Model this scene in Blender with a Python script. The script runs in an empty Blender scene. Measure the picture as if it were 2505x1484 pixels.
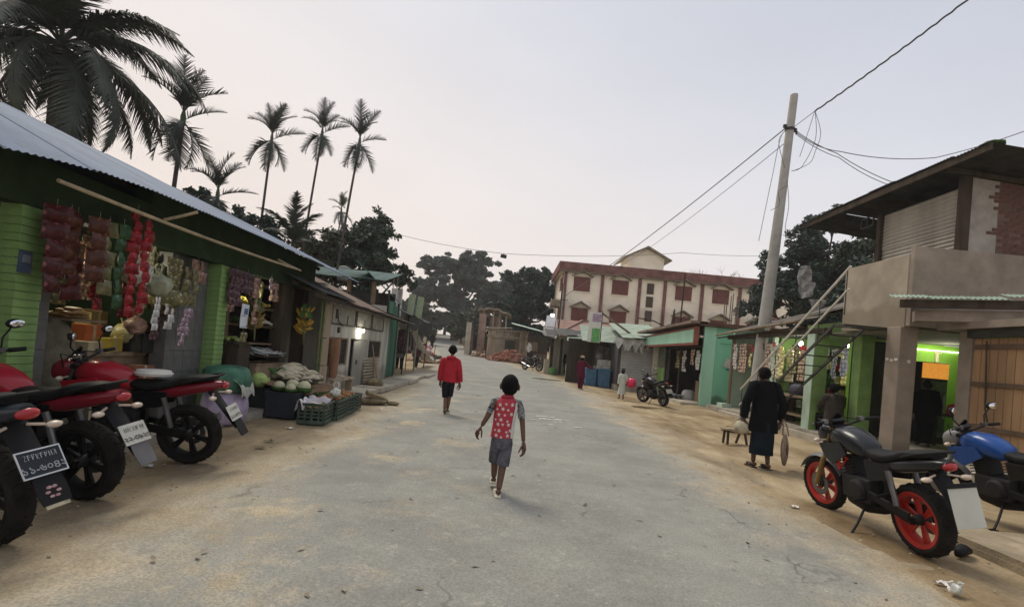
import bpy, bmesh, math, random
import numpy as np
from mathutils import Matrix, Vector, Euler
rnd = random.Random(7)
R = math.radians
S = bpy.context.scene
COL = S.collection
# ---------------------------------------------------------------- camera
cam_d = bpy.data.cameras.new('camera'); cam = bpy.data.objects.new('camera', cam_d); COL.objects.link(cam)
cam_d.sensor_width = 36; cam_d.sensor_fit = 'HORIZONTAL'; cam_d.lens = 1240/2504*36
cam_d.shift_y = 98/2504; cam_d.clip_end = 3000; cam_d.clip_start = .05
cam.matrix_world = Matrix.Translation((0, 0, 1.42)) @ Matrix.Rotation(R(-.3), 4, 'Z') @ Matrix.Rotation(R(91), 4, 'X') @ Matrix.Rotation(R(5.2), 4, 'Z')
S.camera = cam
# ---------------------------------------------------------------- sky and light
SUN_EL, SUN_AZ = R(58), R(-35)          # azimuth measured from +Y towards +X
W = bpy.data.worlds.new('World'); S.world = W; W.use_nodes = True
nt = W.node_tree; nt.nodes.clear()
N = nt.nodes.new; L = nt.links.new
out = N('ShaderNodeOutputWorld'); bg = N('ShaderNodeBackground'); L(bg.outputs[0], out.inputs[0])
sky = N('ShaderNodeTexSky'); sky.sky_type = 'NISHITA'; sky.sun_disc = False
sky.sun_elevation = SUN_EL; sky.sun_rotation = SUN_AZ
sky.dust_density = 4; sky.air_density = 1.2; sky.ozone_density = 1
tc = N('ShaderNodeTexCoord'); sep = N('ShaderNodeSeparateXYZ'); L(tc.outputs['Generated'], sep.inputs[0])
# dusk haze: pinkish near the horizon, grey blue higher up and away from the glow on the left
ma = N('ShaderNodeMath'); ma.operation = 'MULTIPLY_ADD'; L(sep.outputs['X'], ma.inputs[0]); ma.inputs[1].default_value = .36; L(sep.outputs['Z'], ma.inputs[2])
mr = N('ShaderNodeMapRange'); mr.inputs[1].default_value = -.30; mr.inputs[2].default_value = .75; L(ma.outputs[0], mr.inputs[0])
rp = N('ShaderNodeValToRGB'); L(mr.outputs[0], rp.inputs[0])
cr = rp.color_ramp
cr.elements[0].position = 0; cr.elements[0].color = (.95, .825, .735, 1)
cr.elements[1].position = 1; cr.elements[1].color = (.645, .68, .775, 1)
for p_, c_ in ((.22, (.96, .835, .75)), (.40, (.96, .865, .81)), (.60, (.92, .87, .865)), (.8, (.78, .79, .85))):
    e_ = cr.elements.new(p_); e_.color = c_ + (1,)
sc_ = N('ShaderNodeVectorMath'); sc_.operation = 'SCALE'; sc_.inputs['Scale'].default_value = .055; L(sky.outputs[0], sc_.inputs[0])
mx = N('ShaderNodeMix'); mx.data_type = 'RGBA'; mx.inputs[0].default_value = .9
L(sc_.outputs[0], mx.inputs[6]); L(rp.outputs[0], mx.inputs[7])
cl = N('ShaderNodeTexNoise'); cl.inputs['Scale'].default_value = 1.6; cl.inputs['Detail'].default_value = 5; cmp_ = N('ShaderNodeMapping'); cmp_.inputs['Scale'].default_value = (1, 1, 3.2); L(tc.outputs['Generated'], cmp_.inputs[0]); L(cmp_.outputs[0], cl.inputs[0])
cmr = N('ShaderNodeMapRange'); cmr.inputs[1].default_value = .3; cmr.inputs[2].default_value = .7; cmr.inputs[3].default_value = .955; cmr.inputs[4].default_value = 1.035; L(cl.outputs[0], cmr.inputs[0])
csc = N('ShaderNodeVectorMath'); csc.operation = 'SCALE'; L(mx.outputs[2], csc.inputs[0]); L(cmr.outputs[0], csc.inputs['Scale'])
L(csc.outputs[0], bg.inputs[0]); bg.inputs[1].default_value = 1.0
sun_d = bpy.data.lights.new('sun', 'SUN'); sun_d.energy = 2.3; sun_d.angle = R(22); sun_d.color = (1, .92, .78)
sun = bpy.data.objects.new('sun', sun_d); COL.objects.link(sun)
sdir = Vector((math.sin(SUN_AZ)*math.cos(SUN_EL), math.cos(SUN_AZ)*math.cos(SUN_EL), math.sin(SUN_EL)))
sun.rotation_euler = sdir.to_track_quat('Z', 'Y').to_euler()
vs = S.view_settings; vs.view_transform = 'Standard'; vs.look = 'None'; vs.gamma = 1; vs.exposure = 0.0; vs.use_curve_mapping = False
S.cycles.use_denoising = True; S.cycles.max_bounces = 6; S.cycles.diffuse_bounces = 4; S.cycles.transparent_max_bounces = 8
# ---------------------------------------------------------------- materials
MATS = {}
def mat(name, col, rough=.8, metal=0., var=.18, scale=6., bump=0., bscale=None, col2=None, streak=False, emit=0., coat=0., trans=0., grime=None, spec=.4, prnt=None):
    if name in MATS: return MATS[name]
    if rough >= .84: spec = min(spec, .12)
    m = bpy.data.materials.new(name); m.use_nodes = True; t = m.node_tree; MATS[name] = m
    n = t.nodes.new; l = t.links.new
    b = t.nodes['Principled BSDF']; b.inputs['Roughness'].default_value = rough; b.inputs['Metallic'].default_value = metal
    b.inputs['Specular IOR Level'].default_value = spec
    if coat: b.inputs['Coat Weight'].default_value = coat; b.inputs['Coat Roughness'].default_value = .08
    if trans: b.inputs['Transmission Weight'].default_value = trans
    c = n('ShaderNodeTexCoord'); mp = n('ShaderNodeMapping'); l(c.outputs['Object'], mp.inputs[0])
    if streak: mp.inputs['Scale'].default_value = (1, 1, .18)
    nz = n('ShaderNodeTexNoise'); nz.inputs['Scale'].default_value = scale; nz.inputs['Detail'].default_value = 5; nz.inputs['Roughness'].default_value = .62
    l(mp.outputs[0], nz.inputs[0])
    r = n('ShaderNodeValToRGB'); l(nz.outputs[0], r.inputs[0])
    a = [max(0, x*(1-var)) for x in col]; z = list(col2) if col2 else [min(1, x*(1+var)) for x in col]
    r.color_ramp.elements[0].position = .32; r.color_ramp.elements[0].color = (*a, 1)
    r.color_ramp.elements[1].position = .68; r.color_ramp.elements[1].color = (*z, 1)
    co = r.outputs[0]
    if grime:                                    # stained patches with their own outline: (colour, height reached, feather, amount)
        gc, gz, gf, ga = grime
        sp = n('ShaderNodeSeparateXYZ'); l(c.outputs['Object'], sp.inputs[0])
        n2 = n('ShaderNodeTexNoise'); n2.inputs['Scale'].default_value = 2.3; n2.inputs['Detail'].default_value = 6; l(c.outputs['Object'], n2.inputs[0])
        k = n('ShaderNodeMath'); k.operation = 'MULTIPLY_ADD'; l(n2.outputs[0], k.inputs[0]); k.inputs[1].default_value = -1.6*gf; l(sp.outputs[2], k.inputs[2])
        g = n('ShaderNodeMapRange'); g.inputs[1].default_value = gz-.8*gf; g.inputs[2].default_value = gz-1.3*gf; g.inputs[4].default_value = ga; l(k.outputs[0], g.inputs[0])
        mg = n('ShaderNodeMix'); mg.data_type = 'RGBA'; l(g.outputs[0], mg.inputs[0]); l(co, mg.inputs[6]); mg.inputs[7].default_value = (*gc, 1)
        co = mg.outputs[2]
    if prnt:                                     # printed patches on wrappers
        n4 = n('ShaderNodeTexNoise'); n4.inputs['Scale'].default_value = 17; n4.inputs['Detail'].default_value = 1; l(c.outputs['Object'], n4.inputs[0])
        g4 = n('ShaderNodeMapRange'); g4.inputs[1].default_value = .60; g4.inputs[2].default_value = .64; g4.inputs[4].default_value = .7; l(n4.outputs[0], g4.inputs[0])
        m4 = n('ShaderNodeMix'); m4.data_type = 'RGBA'; l(g4.outputs[0], m4.inputs[0]); l(co, m4.inputs[6]); m4.inputs[7].default_value = (*prnt, 1); co = m4.outputs[2]
    l(co, b.inputs['Base Color'])
    if emit:
        b.inputs['Emission Color'].default_value = (*col, 1); b.inputs['Emission Strength'].default_value = emit
    if bump:
        n3 = n('ShaderNodeTexNoise'); n3.inputs['Scale'].default_value = bscale or scale*6; n3.inputs['Detail'].default_value = 4
        l(mp.outputs[0], n3.inputs[0]); bp = n('ShaderNodeBump'); bp.inputs['Strength'].default_value = min(1, bump); bp.inputs['Distance'].default_value = .02
        l(n3.outputs[0], bp.inputs['Height']); l(bp.outputs[0], b.inputs['Normal'])
    return m
# ---------------------------------------------------------------- mesh builder
def frame(d):
    d = Vector(d).normalized(); u = Vector((0, 0, 1)) if abs(d.z) < .95 else Vector((0, 1, 0))
    a = d.cross(u).normalized(); return a, a.cross(d).normalized(), d
class MB:
    def __init__(s): s.v = []; s.f = []
    def add(s, vs, fs):
        o = len(s.v); s.v += [tuple(x) for x in vs]; s.f += [tuple(i+o for i in f) for f in fs]; return s
    def box(s, c, d, r=(0, 0, 0), taper=1.):
        M = Euler(r).to_matrix(); c = Vector(c); hx, hy, hz = d[0]/2, d[1]/2, d[2]/2
        vs = [c+M@Vector((x*hx*(taper if z > 0 else 1), y*hy*(taper if z > 0 else 1), z*hz)) for z in (-1, 1) for x, y in ((-1, -1), (1, -1), (1, 1), (-1, 1))]
        return s.add(vs, [(3, 2, 1, 0), (4, 5, 6, 7), (0, 1, 5, 4), (1, 2, 6, 5), (2, 3, 7, 6), (3, 0, 4, 7)])
    def b(s, x0, x1, y0, y1, z0, z1): return s.box(((x0+x1)/2, (y0+y1)/2, (z0+z1)/2), (x1-x0, y1-y0, z1-z0))
    def bar(s, p, q, w, h=None):                  # square bar between two points
        a, u, d = frame(Vector(q)-Vector(p)); h = h or w; p = Vector(p); q = Vector(q)
        vs = [e+a*(x*w/2)+u*(y*h/2) for e in (p, q) for x, y in ((-1, -1), (1, -1), (1, 1), (-1, 1))]
        return s.add(vs, [(3, 2, 1, 0), (4, 5, 6, 7), (0, 1, 5, 4), (1, 2, 6, 5), (2, 3, 7, 6), (3, 0, 4, 7)])
    def tube(s, pts, r, n=8, cap=True, flat=1.):
        pts = [Vector(p) for p in pts]; k = len(pts); rs = r if isinstance(r, (list, tuple)) else [r]*k
        vs = []; a = None
        for i, p in enumerate(pts):
            d = (pts[min(i+1, k-1)]-pts[max(i-1, 0)])
            if d.length < 1e-9: d = Vector((0, 0, 1))
            d.normalize()
            if a is None: a, u, _ = frame(d)
            else:
                a = (a-d*a.dot(d)); a = a.normalized() if a.length > 1e-6 else frame(d)[0]; u = a.cross(d)
            for j in range(n):
                t = 2*math.pi*j/n; vs.append(p+a*(math.cos(t)*rs[i])+u*(math.sin(t)*rs[i]*flat))
        fs = [(i*n+j, i*n+(j+1) % n, (i+1)*n+(j+1) % n, (i+1)*n+j) for i in range(k-1) for j in range(n)]
        if cap: fs += [tuple(range(n-1, -1, -1)), tuple((k-1)*n+j for j in range(n))]
        return s.add(vs, fs)
    def lathe(s, prof, c=(0, 0, 0), n=16, axis=(0, 0, 1), sx=1., cap=True):   # prof: (radius, height) pairs
        a, u, d = frame(axis); c = Vector(c); vs = []
        for r, h in prof:
            for j in range(n):
                t = 2*math.pi*j/n; vs.append(c+d*h+a*(math.cos(t)*r*sx)+u*(math.sin(t)*r))
        k = len(prof)
        fs = [(i*n+j, i*n+(j+1) % n, (i+1)*n+(j+1) % n, (i+1)*n+j) for i in range(k-1) for j in range(n)]
        if cap and prof[0][0] > 1e-5: fs.append(tuple(range(n-1, -1, -1)))
        if cap and prof[-1][0] > 1e-5: fs.append(tuple((k-1)*n+j for j in range(n)))
        return s.add(vs, fs)
    def ball(s, c, r, n=10, m=7, rot=None, noise=0., rg=None):
        r = (r, r, r) if isinstance(r, (int, float)) else r; c = Vector(c); M = Euler(rot).to_matrix() if rot else Matrix.Identity(3)
        g = rg or rnd; vs = []; k = 1
        for i in range(m+1):
            ph = math.pi*i/m
            for j in range(n if 0 < i < m else 1):
                t = 2*math.pi*j/n; w = 1+g.uniform(-noise, noise) if noise else 1
                vs.append(c+M@Vector((r[0]*math.sin(ph)*math.cos(t)*w, r[1]*math.sin(ph)*math.sin(t)*w, -r[2]*math.cos(ph)*w)))
        fs = []
        for j in range(n): fs.append((0, 1+(j+1) % n, 1+j))
        for i in range(m-2):
            o = 1+i*n
            for j in range(n): fs.append((o+j, o+(j+1) % n, o+n+(j+1) % n, o+n+j))
        o = 1+(m-2)*n
        for j in range(n): fs.append((o+j, o+(j+1) % n, len(vs)-1))
        return s.add(vs, fs)
    def loft(s, rings, cap=True):                 # rings: lists of equally many points
        n = len(rings[0]); vs = [p for r in rings for p in r]; k = len(rings)
        fs = [(i*n+j, i*n+(j+1) % n, (i+1)*n+(j+1) % n, (i+1)*n+j) for i in range(k-1) for j in range(n)]
        if cap: fs += [tuple(range(n-1, -1, -1)), tuple((k-1)*n+j for j in range(n))]
        return s.add(vs, fs)
    def grid(s, fn, nu, nv):                      # open surface from fn(u, v), u and v in 0..1
        vs = [fn(i/nu, j/nv) for j in range(nv+1) for i in range(nu+1)]
        return s.add(vs, [(j*(nu+1)+i, j*(nu+1)+i+1, (j+1)*(nu+1)+i+1, (j+1)*(nu+1)+i) for j in range(nv) for i in range(nu)])
    def shell(s, fn, nu, nv, th):                 # the same with a thickness
        e = 1e-3; o = len(s.v); up = []; dn = []
        for j in range(nv+1):
            for i in range(nu+1):
                u, v = i/nu, j/nv; p = Vector(fn(u, v)); u0 = min(u, 1-e); v0 = min(v, 1-e); q = Vector(fn(u0, v0))
                nn = (Vector(fn(u0+e, v0))-q).cross(Vector(fn(u0, v0+e))-q)
                nn = nn.normalized() if nn.length > 1e-12 else Vector((0, 0, 1)); up.append(p+nn*th/2); dn.append(p-nn*th/2)
        w = nu+1; m = len(up); fs = []
        for j in range(nv):
            for i in range(nu):
                a = j*w+i; fs.append((a, a+1, a+w+1, a+w)); fs.append((m+a, m+a+w, m+a+w+1, m+a+1))
        for i in range(nu): fs.append((i+1, i, m+i, m+i+1)); a = nv*w+i; fs.append((a, a+1, m+a+1, m+a))
        for j in range(nv): a = j*w; fs.append((a, a+w, m+a+w, m+a)); a = j*w+nu; fs.append((a+w, a, m+a, m+a+w))
        return s.add(up+dn, fs)
    def jit(s, k, g=None):
        g = g or rnd; s.v = [(x+g.uniform(-k, k), y+g.uniform(-k, k), z+g.uniform(-k, k)) for x, y, z in s.v]; return s
    def mesh(s, name, m=None, smooth=False, M=None):
        me = bpy.data.meshes.new(name); v = [M@Vector(p) for p in s.v] if M is not None else s.v
        me.from_pydata(v, [], s.f); me.update()
        if m is not None:
            for q in (m if isinstance(m, (list, tuple)) else [m]): me.materials.append(q)
        if smooth:
            me.polygons.foreach_set('use_smooth', [True]*len(me.polygons)); me.set_sharp_from_angle(angle=R(smooth if smooth is not True else 40))
        return me
def link(name, me, parent=None, M=None):
    o = bpy.data.objects.new(name, me); COL.objects.link(o)
    if parent is not None: o.parent = parent
    if M is not None: o.matrix_local = M
    return o
ORG = {}
def thing(name, label, cat, loc=(0, 0, 0), rz=0., group=None, tilt=(0, 0)):
    o = bpy.data.objects.new(name, None); COL.objects.link(o); o.empty_display_size = .2
    o.location = loc; o.rotation_euler = (tilt[0], tilt[1], rz); o['label'] = label; o['category'] = cat
    if group: o['group'] = group
    ORG[o.name] = Vector(loc); return o
def tag(o, label, cat, group=None):
    o['label'] = label; o['category'] = cat
    if group: o['group'] = group
    return o
def off(p):                                       # offset of a thing (or of a part of it) whose geometry is written in world coordinates
    while p is not None:
        if p.name in ORG: return ORG[p.name]
        p = p.parent
    return Vector((0, 0, 0))
def part(name, mb, m, parent, smooth=False, bev=0., world=False):
    M = Matrix.Translation(-off(parent)) if world else None
    o = link(name, mb.mesh(name, m, smooth, M), parent)
    if bev:
        b = o.modifiers.new('bevel', 'BEVEL'); b.width = bev; b.segments = 2; b.limit_method = 'ANGLE'; b.angle_limit = R(40)
    return o
def wpart(name, mb, m, parent, smooth=False, bev=0.): return part(name, mb, m, parent, smooth, bev, True)
def single(name, mb, m, label, cat, loc=None, smooth=False, bev=0., group=None, rz=0.):   # a thing that is one mesh; loc: geometry is local to it
    o = part(name, mb, m, None, smooth, bev); tag(o, label, cat, group)
    if loc is not None: o.location = loc; o.rotation_euler.z = rz
    return o
def struct(name, mb, m, smooth=False):
    o = part(name, mb, m, None, smooth); o['kind'] = 'structure'; return o
def dup(o, parent=None, M=None, label=None, group=None):
    c = o.copy(); COL.objects.link(c)
    if parent is not None: c.parent = parent
    if M is not None: c.matrix_local = M
    if label: c['label'] = label
    if group: c['group'] = group
    for ch in list(o.children): dup(ch, c)
    return c
def corr(A, U, V, per=.076, amp=.012, th=.004, nv=6, sag=None):    # corrugated sheet: corner A, U across the ribs, V along them
    A = Vector(A); U = Vector(U); V = Vector(V); nn = U.cross(V).normalized(); n = max(4, int(round(U.length/per*4)))
    def fn(u, v):
        p = A+U*u+V*v+nn*(amp*math.sin(u*n/4*2*math.pi))
        return p+nn*sag(u, v) if sag else p
    return MB().shell(fn, n, nv, th)
def bulb(o, pos, watt, col=(1, .93, .75), rad=.05):
    d = bpy.data.lights.new('bulb_light', 'POINT'); d.energy = watt; d.color = col; d.shadow_soft_size = rad
    l = bpy.data.objects.new('bulb_light', d); COL.objects.link(l); l.parent = o; l.location = pos; return l
PROF = [(-60, 0), (16, 0), (22, .02), (28, .13), (34, .3), (44, .6), (56, .97), (72, 1.38), (90, 1.95), (100, 3.05), (108, 3.8), (118, 4.15), (140, 4.2), (700, 4.4)]
def zg(y): return float(np.interp(y, [a for a, b in PROF], [b for a, b in PROF]))
# ---------------------------------------------------------------- ground, road, pavements
def sand_nodes(t, c):
    n = t.nodes.new; l = t.links.new
    def ramp(sc, cols, scl=(1, 1, 1), rough=.65):
        mp = n('ShaderNodeMapping'); mp.inputs['Scale'].default_value = scl; l(c.outputs['Object'], mp.inputs[0])
        z = n('ShaderNodeTexNoise'); z.inputs['Scale'].default_value = sc; z.inputs['Detail'].default_value = 6; z.inputs['Roughness'].default_value = rough; l(mp.outputs[0], z.inputs[0])
        r = n('ShaderNodeValToRGB'); l(z.outputs[0], r.inputs[0])
        r.color_ramp.elements[0].position, r.color_ramp.elements[0].color = cols[0][0], (*cols[0][1], 1)
        r.color_ramp.elements[1].position, r.color_ramp.elements[1].color = cols[-1][0], (*cols[-1][1], 1)
        for p, k in cols[1:-1]: r.color_ramp.elements.new(p).color = (*k, 1)
        return z.outputs[0], r.outputs[0]
    def mul(a, b_, f):
        q = n('ShaderNodeMix'); q.data_type = 'RGBA'; q.blend_type = 'MULTIPLY'; q.inputs[0].default_value = f; l(a, q.inputs[6]); l(b_, q.inputs[7]); return q.outputs[2]
    _, base = ramp(.7, [(.3, (.27, .195, .115)), (.5, (.43, .34, .215)), (.7, (.57, .475, .325))])
    _, trk = ramp(1.3, [(.36, (.5, .45, .38)), (.56, (1, 1, 1))], (1, .22, 1))
    h, fine = ramp(38, [(.3, (.66, .63, .58)), (.62, (1, 1, 1))])
    _, grit = ramp(160, [(.3, (.72, .70, .66)), (.7, (1, 1, 1))])
    return mul(mul(mul(base, trk, .8), fine, .75), grit, .7), h
def sand_mat():
    m = bpy.data.materials.new('sandy_verge'); m.use_nodes = True; t = m.node_tree; n = t.nodes.new; l = t.links.new; b = t.nodes['Principled BSDF']
    b.inputs['Roughness'].default_value = .95; b.inputs['Specular IOR Level'].default_value = .15
    co, h = sand_nodes(t, n('ShaderNodeTexCoord')); l(co, b.inputs['Base Color'])
    bp = n('ShaderNodeBump'); bp.inputs['Strength'].default_value = .6; bp.inputs['Distance'].default_value = .025; l(h, bp.inputs['Height']); l(bp.outputs[0], b.inputs['Normal'])
    return m
def road_mat():
    m = bpy.data.materials.new('dusty_asphalt'); m.use_nodes = True; t = m.node_tree; n = t.nodes.new; l = t.links.new; b = t.nodes['Principled BSDF']
    b.inputs['Roughness'].default_value = .88; b.inputs['Specular IOR Level'].default_value = .25
    c = n('ShaderNodeTexCoord'); uv = n('ShaderNodeUVMap'); sp = n('ShaderNodeSeparateXYZ'); l(uv.outputs[0], sp.inputs[0])
    def noise(sc, det=5, rough=.6, scl=None):
        z = n('ShaderNodeTexNoise'); z.inputs['Scale'].default_value = sc; z.inputs['Detail'].default_value = det; z.inputs['Roughness'].default_value = rough
        if scl:
            mp = n('ShaderNodeMapping'); mp.inputs['Scale'].default_value = scl; l(c.outputs['Object'], mp.inputs[0]); l(mp.outputs[0], z.inputs[0])
        else: l(c.outputs['Object'], z.inputs[0])
        return z.outputs[0]
    def math_(op, a, b_, c_=None):
        q = n('ShaderNodeMath'); q.operation = op
        for i, x in enumerate((a, b_, c_)):
            if x is None: continue
            if isinstance(x, (int, float)): q.inputs[i].default_value = x
            else: l(x, q.inputs[i])
        return q.outputs[0]
    def mr(x, a, b_, c_=0., d=1.):
        q = n('ShaderNodeMapRange'); q.interpolation_type = 'SMOOTHSTEP'; l(x, q.inputs[0])
        for i, y in zip((1, 2, 3, 4), (a, b_, c_, d)): q.inputs[i].default_value = y
        return q.outputs[0]
    def mix(f, a, b_):
        q = n('ShaderNodeMix'); q.data_type = 'RGBA'
        for i, x in ((0, f), (6, a), (7, b_)):
            if isinstance(x, (int, float)): q.inputs[i].default_value = x
            elif isinstance(x, tuple): q.inputs[i].default_value = (*x, 1)
            else: l(x, q.inputs[i])
        return q.outputs[2]
    big = noise(.35); mid = noise(1.7, 6, .66); fine = noise(60, 4, .8); grit = noise(220, 2, .7); lane = noise(1.2, 5, .6, (1, .16, 1))
    vo = n('ShaderNodeTexVoronoi'); vo.feature = 'DISTANCE_TO_EDGE'; vo.inputs['Scale'].default_value = .75
    wv = n('ShaderNodeVectorMath'); wv.operation = 'MULTIPLY_ADD'; nzc = n('ShaderNodeTexNoise'); nzc.inputs['Scale'].default_value = 2.2; nzc.inputs['Detail'].default_value = 6; l(c.outputs['Object'], nzc.inputs[0]); l(nzc.outputs['Color'], wv.inputs[0]); wv.inputs[1].default_value = (.7, .7, .7); l(c.outputs['Object'], wv.inputs[2]); l(wv.outputs[0], vo.inputs['Vector'])
    asph = mix(mr(noise(.8, 8, .72), .34, .66), (.225, .225, .203), (.325, .322, .285))
    asph = mix(mr(noise(5.5, 7, .74), .56, .70, 0, .6), asph, (.50, .465, .375))
    asph = mix(mr(noise(16, 4, .7), .62, .72, 0, .55), asph, (.52, .49, .41))
    asph = mix(mr(noise(9, 6, .75), .60, .72, 0, .55), asph, (.155, .15, .125))
    crk = math_('MULTIPLY', mr(vo.outputs[0], .016, .003, 0, .75), mr(noise(.6), .5, .62))
    asph = mix(crk, asph, (.09, .085, .07))
    dust = mix(mr(noise(2.0, 7, .74, (1, .6, 1)), .32, .68), (.36, .285, .175), (.63, .53, .37))
    sand, _ = sand_nodes(t, c)
    # dust lies in from both edges (uv x: 0 left edge, 1 right edge) and in patches on the left half
    edge = math_('ABSOLUTE', math_('SUBTRACT', sp.outputs[0], .5), None)
    e = math_('ADD', edge, math_('MULTIPLY', math_('SUBTRACT', mid, .5), .30))
    e = math_('ADD', e, math_('MULTIPLY', math_('SUBTRACT', big, .5), .30))
    near = mr(sp.outputs[1], 16, 3, 0, .13)
    e = math_('ADD', e, math_('MULTIPLY', math_('SUBTRACT', .66, sp.outputs[0]), near))
    f = mr(e, .26, .43)
    pat = math_('MULTIPLY', mr(noise(.9, 6, .7), .50, .66), mr(sp.outputs[0], .62, .2, 0, 1))
    f = math_('MAXIMUM', f, math_('MULTIPLY', pat, mr(sp.outputs[1], 30, 6, .15, 1)))
    co = mix(f, asph, dust)
    co = mix(mr(e, .33, .46), co, sand)
    co = mix(mr(fine, .40, .62, 0, .6), co, (.15, .14, .115))
    co = mix(mr(noise(3.1, 6, .7), .66, .74, 0, .45), co, (.12, .11, .1))       # tar and oil spots
    co = mix(mr(grit, .68, .74, 0, .45), co, (.58, .55, .48))
    l(co, b.inputs['Base Color'])
    bp = n('ShaderNodeBump'); bp.inputs['Strength'].default_value = .45; bp.inputs['Distance'].default_value = .012; l(math_('ADD', fine, math_('MULTIPLY', mid, 1.5)), bp.inputs['Height']); l(bp.outputs[0], b.inputs['Normal'])
    return m
ROAD = road_mat(); SAND = sand_mat()
RX = [(-14, -2.6, 2.5), (2, -2.55, 2.55), (5.3, -2.55, 2.6), (10, -2.6, 2.9), (15, -3.0, 3.2), (19.6, -3.55, 3.4), (23.6, -3.95, 3.4), (28, -4.4, 3.0), (33.8, -5.1, 2.0), (40.5, -5.9, .3), (53, -7.5, -2.7), (62, -9, -4.4), (75, -11.2, -6.6), (90, -14, -9.2), (102, -16.2, -11.2), (118, -19.5, -14.5), (135, -23.5, -18.5)]
def redge(y):
    a = [q[0] for q in RX]; return float(np.interp(y, a, [q[1] for q in RX])), float(np.interp(y, a, [q[2] for q in RX]))
ys = [-14+i*.5 for i in range(64)]+[18+i*1.0 for i in range(118)]
v = []; f = []; uvs = []; NU = 14
for y in ys:
    a, b_ = redge(y); a -= 1.1; b_ += 1.1
    for i in range(NU+1):
        u = i/NU; x = a+(b_-a)*u; v.append((x, y, zg(y)+.006+.05*(1-(2*u-1)**2)-.045)); uvs.append((u, y))
for j in range(len(ys)-1):
    for i in range(NU): f.append((j*(NU+1)+i, j*(NU+1)+i+1, (j+1)*(NU+1)+i+1, (j+1)*(NU+1)+i))
me = bpy.data.meshes.new('road'); me.from_pydata(v, [], f); me.materials.append(ROAD)
uvl = me.uv_layers.new(name='UVMap')
for lp in me.loops: uvl.data[lp.index].uv = uvs[lp.vertex_index]
me.polygons.foreach_set('use_smooth', [True]*len(me.polygons))
o = link('road', me); o['kind'] = 'structure'
# ground sheet: fine near the camera, coarse far off; it dips a little under the road
gx = [-160, -90, -50, -30, -20, -14, -10, -8]+[-7+i*.28 for i in range(60)]+[10, 13, 18, 26, 40, 70, 130, 200]
gy = [-14, -6, -2]+[i*.3 for i in range(100)]+[30+i*2.5 for i in range(46)]+[150, 190, 260, 380, 560]
def wob(x, y): return .022*math.sin(1.9*x+.6*y)*math.sin(1.3*y-.7*x)+.016*math.sin(4.1*x-1.2*y)*math.sin(2.2*y+x)+.01*math.sin(7.3*x+2.1*y+1)
v = []; f = []
for y in gy:
    a, b_ = redge(min(y, 134))
    for x in gx:
        d = max(a-x, x-b_)                          # distance outside the road
        k = min(1, max(0, d/1.0)); z = zg(y)-.06+k*.053+k*wob(x, y)*(1 if y < 60 else 0)
        if x > 0: z += -.02*k
        if abs(x) > 14: z += .04*(abs(x)-14)*(1 if y > 50 else .12)
        v.append((x, y, z))
w = len(gx)
for j in range(len(gy)-1):
    for i in range(w-1): f.append((j*w+i, j*w+i+1, (j+1)*w+i+1, (j+1)*w+i))
me = bpy.data.meshes.new('ground'); me.from_pydata(v, [], f); me.materials.append(SAND); me.polygons.foreach_set('use_smooth', [True]*len(me.polygons))
o = link('ground', me); o['kind'] = 'structure'
CONC = mat('worn_concrete', (.33, .30, .245), .9, var=.28, scale=3, bump=.4, bscale=40)
PCONC = mat('pale_concrete', (.42, .38, .31), .9, var=.22, scale=2.2, bump=.35, bscale=50)
DUSTC = mat('dusty_slab', (.30, .245, .17), .95, var=.3, scale=3, bump=.4, bscale=40)
# left pavement of big concrete slabs, each slab its own piece
pav = struct('pavement', MB().b(-4.5, -3.42, 10.95, 21.8, -.1, .03), CONC)
g = random.Random(3); y = 11.0
while y < 21.6:
    ln = g.uniform(1.3, 2.3); x0 = -3.36-g.uniform(-.06, .10)
    link('slab', MB().box(((x0-4.12)/2, y+ln/2, .055+g.uniform(-.012, .012)), (x0+4.12+.02, ln-.05, .12), (g.uniform(-.008, .008), g.uniform(-.012, .012), g.uniform(-.015, .015))).mesh('slab', PCONC), pav)
    y += ln
# shop floor under the green shops and the raised step before them
struct('shop_floor', MB().b(-7.2, -3.95, 3.0, 11.0, -.1, .1), CONC)
# right: low slab by the red wheeled motorcycle, and the plinth of the shop row
fl = struct('forecourt_slab', MB().b(4.42, 7.6, -3, 5.3, -.1, .02), DUSTC)
for i in range(5): link('slab', MB().box((4.72, 4.55-i*1.32, .02), (.58, 1.27, .1), (0, g.uniform(-.02, .02), g.uniform(-.02, .02))).mesh('slab', DUSTC), fl)
struct('shop_plinth', MB().b(7.55, 12.5, 3.0, 19.0, -.1, .16), CONC)
kb = struct('plinth_kerb', MB().b(7.36, 7.55, 10.2, 17.4, -.1, .10), PCONC)
# worn white paint strokes left of a crossing
wp = mat('worn_road_paint', (.62, .60, .56), .9, var=.2, scale=9)
mk = MB(); g = random.Random(5)
for (x, y, ln, wd, a) in ((.78, 11.75, .42, .11, .05), (.82, 11.35, .5, .13, .02), (1.2, 11.5, .3, .09, -.05), (.6, 11.05, .22, .08, .1), (1.1, 10.95, .2, .07, .05), (1.45, 10.4, .2, .08, .1), (.95, 10.5, .12, .06, 0)):
    zz = zg(y)+.016; n_ = 9; pts = []
    for i in range(n_+1): pts.append((x+ln*i/n_, y+math.sin(a)*ln*i/n_+wd*(.5+g.uniform(-.42, .2)), zz))
    for i in range(n_, -1, -1): pts.append((x+ln*i/n_, y+math.sin(a)*ln*i/n_-wd*(.5+g.uniform(-.42, .2)), zz))
    mk.add(pts, [tuple(range(len(pts)-1, -1, -1))])
struct('road_marking', mk, wp)
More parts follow.
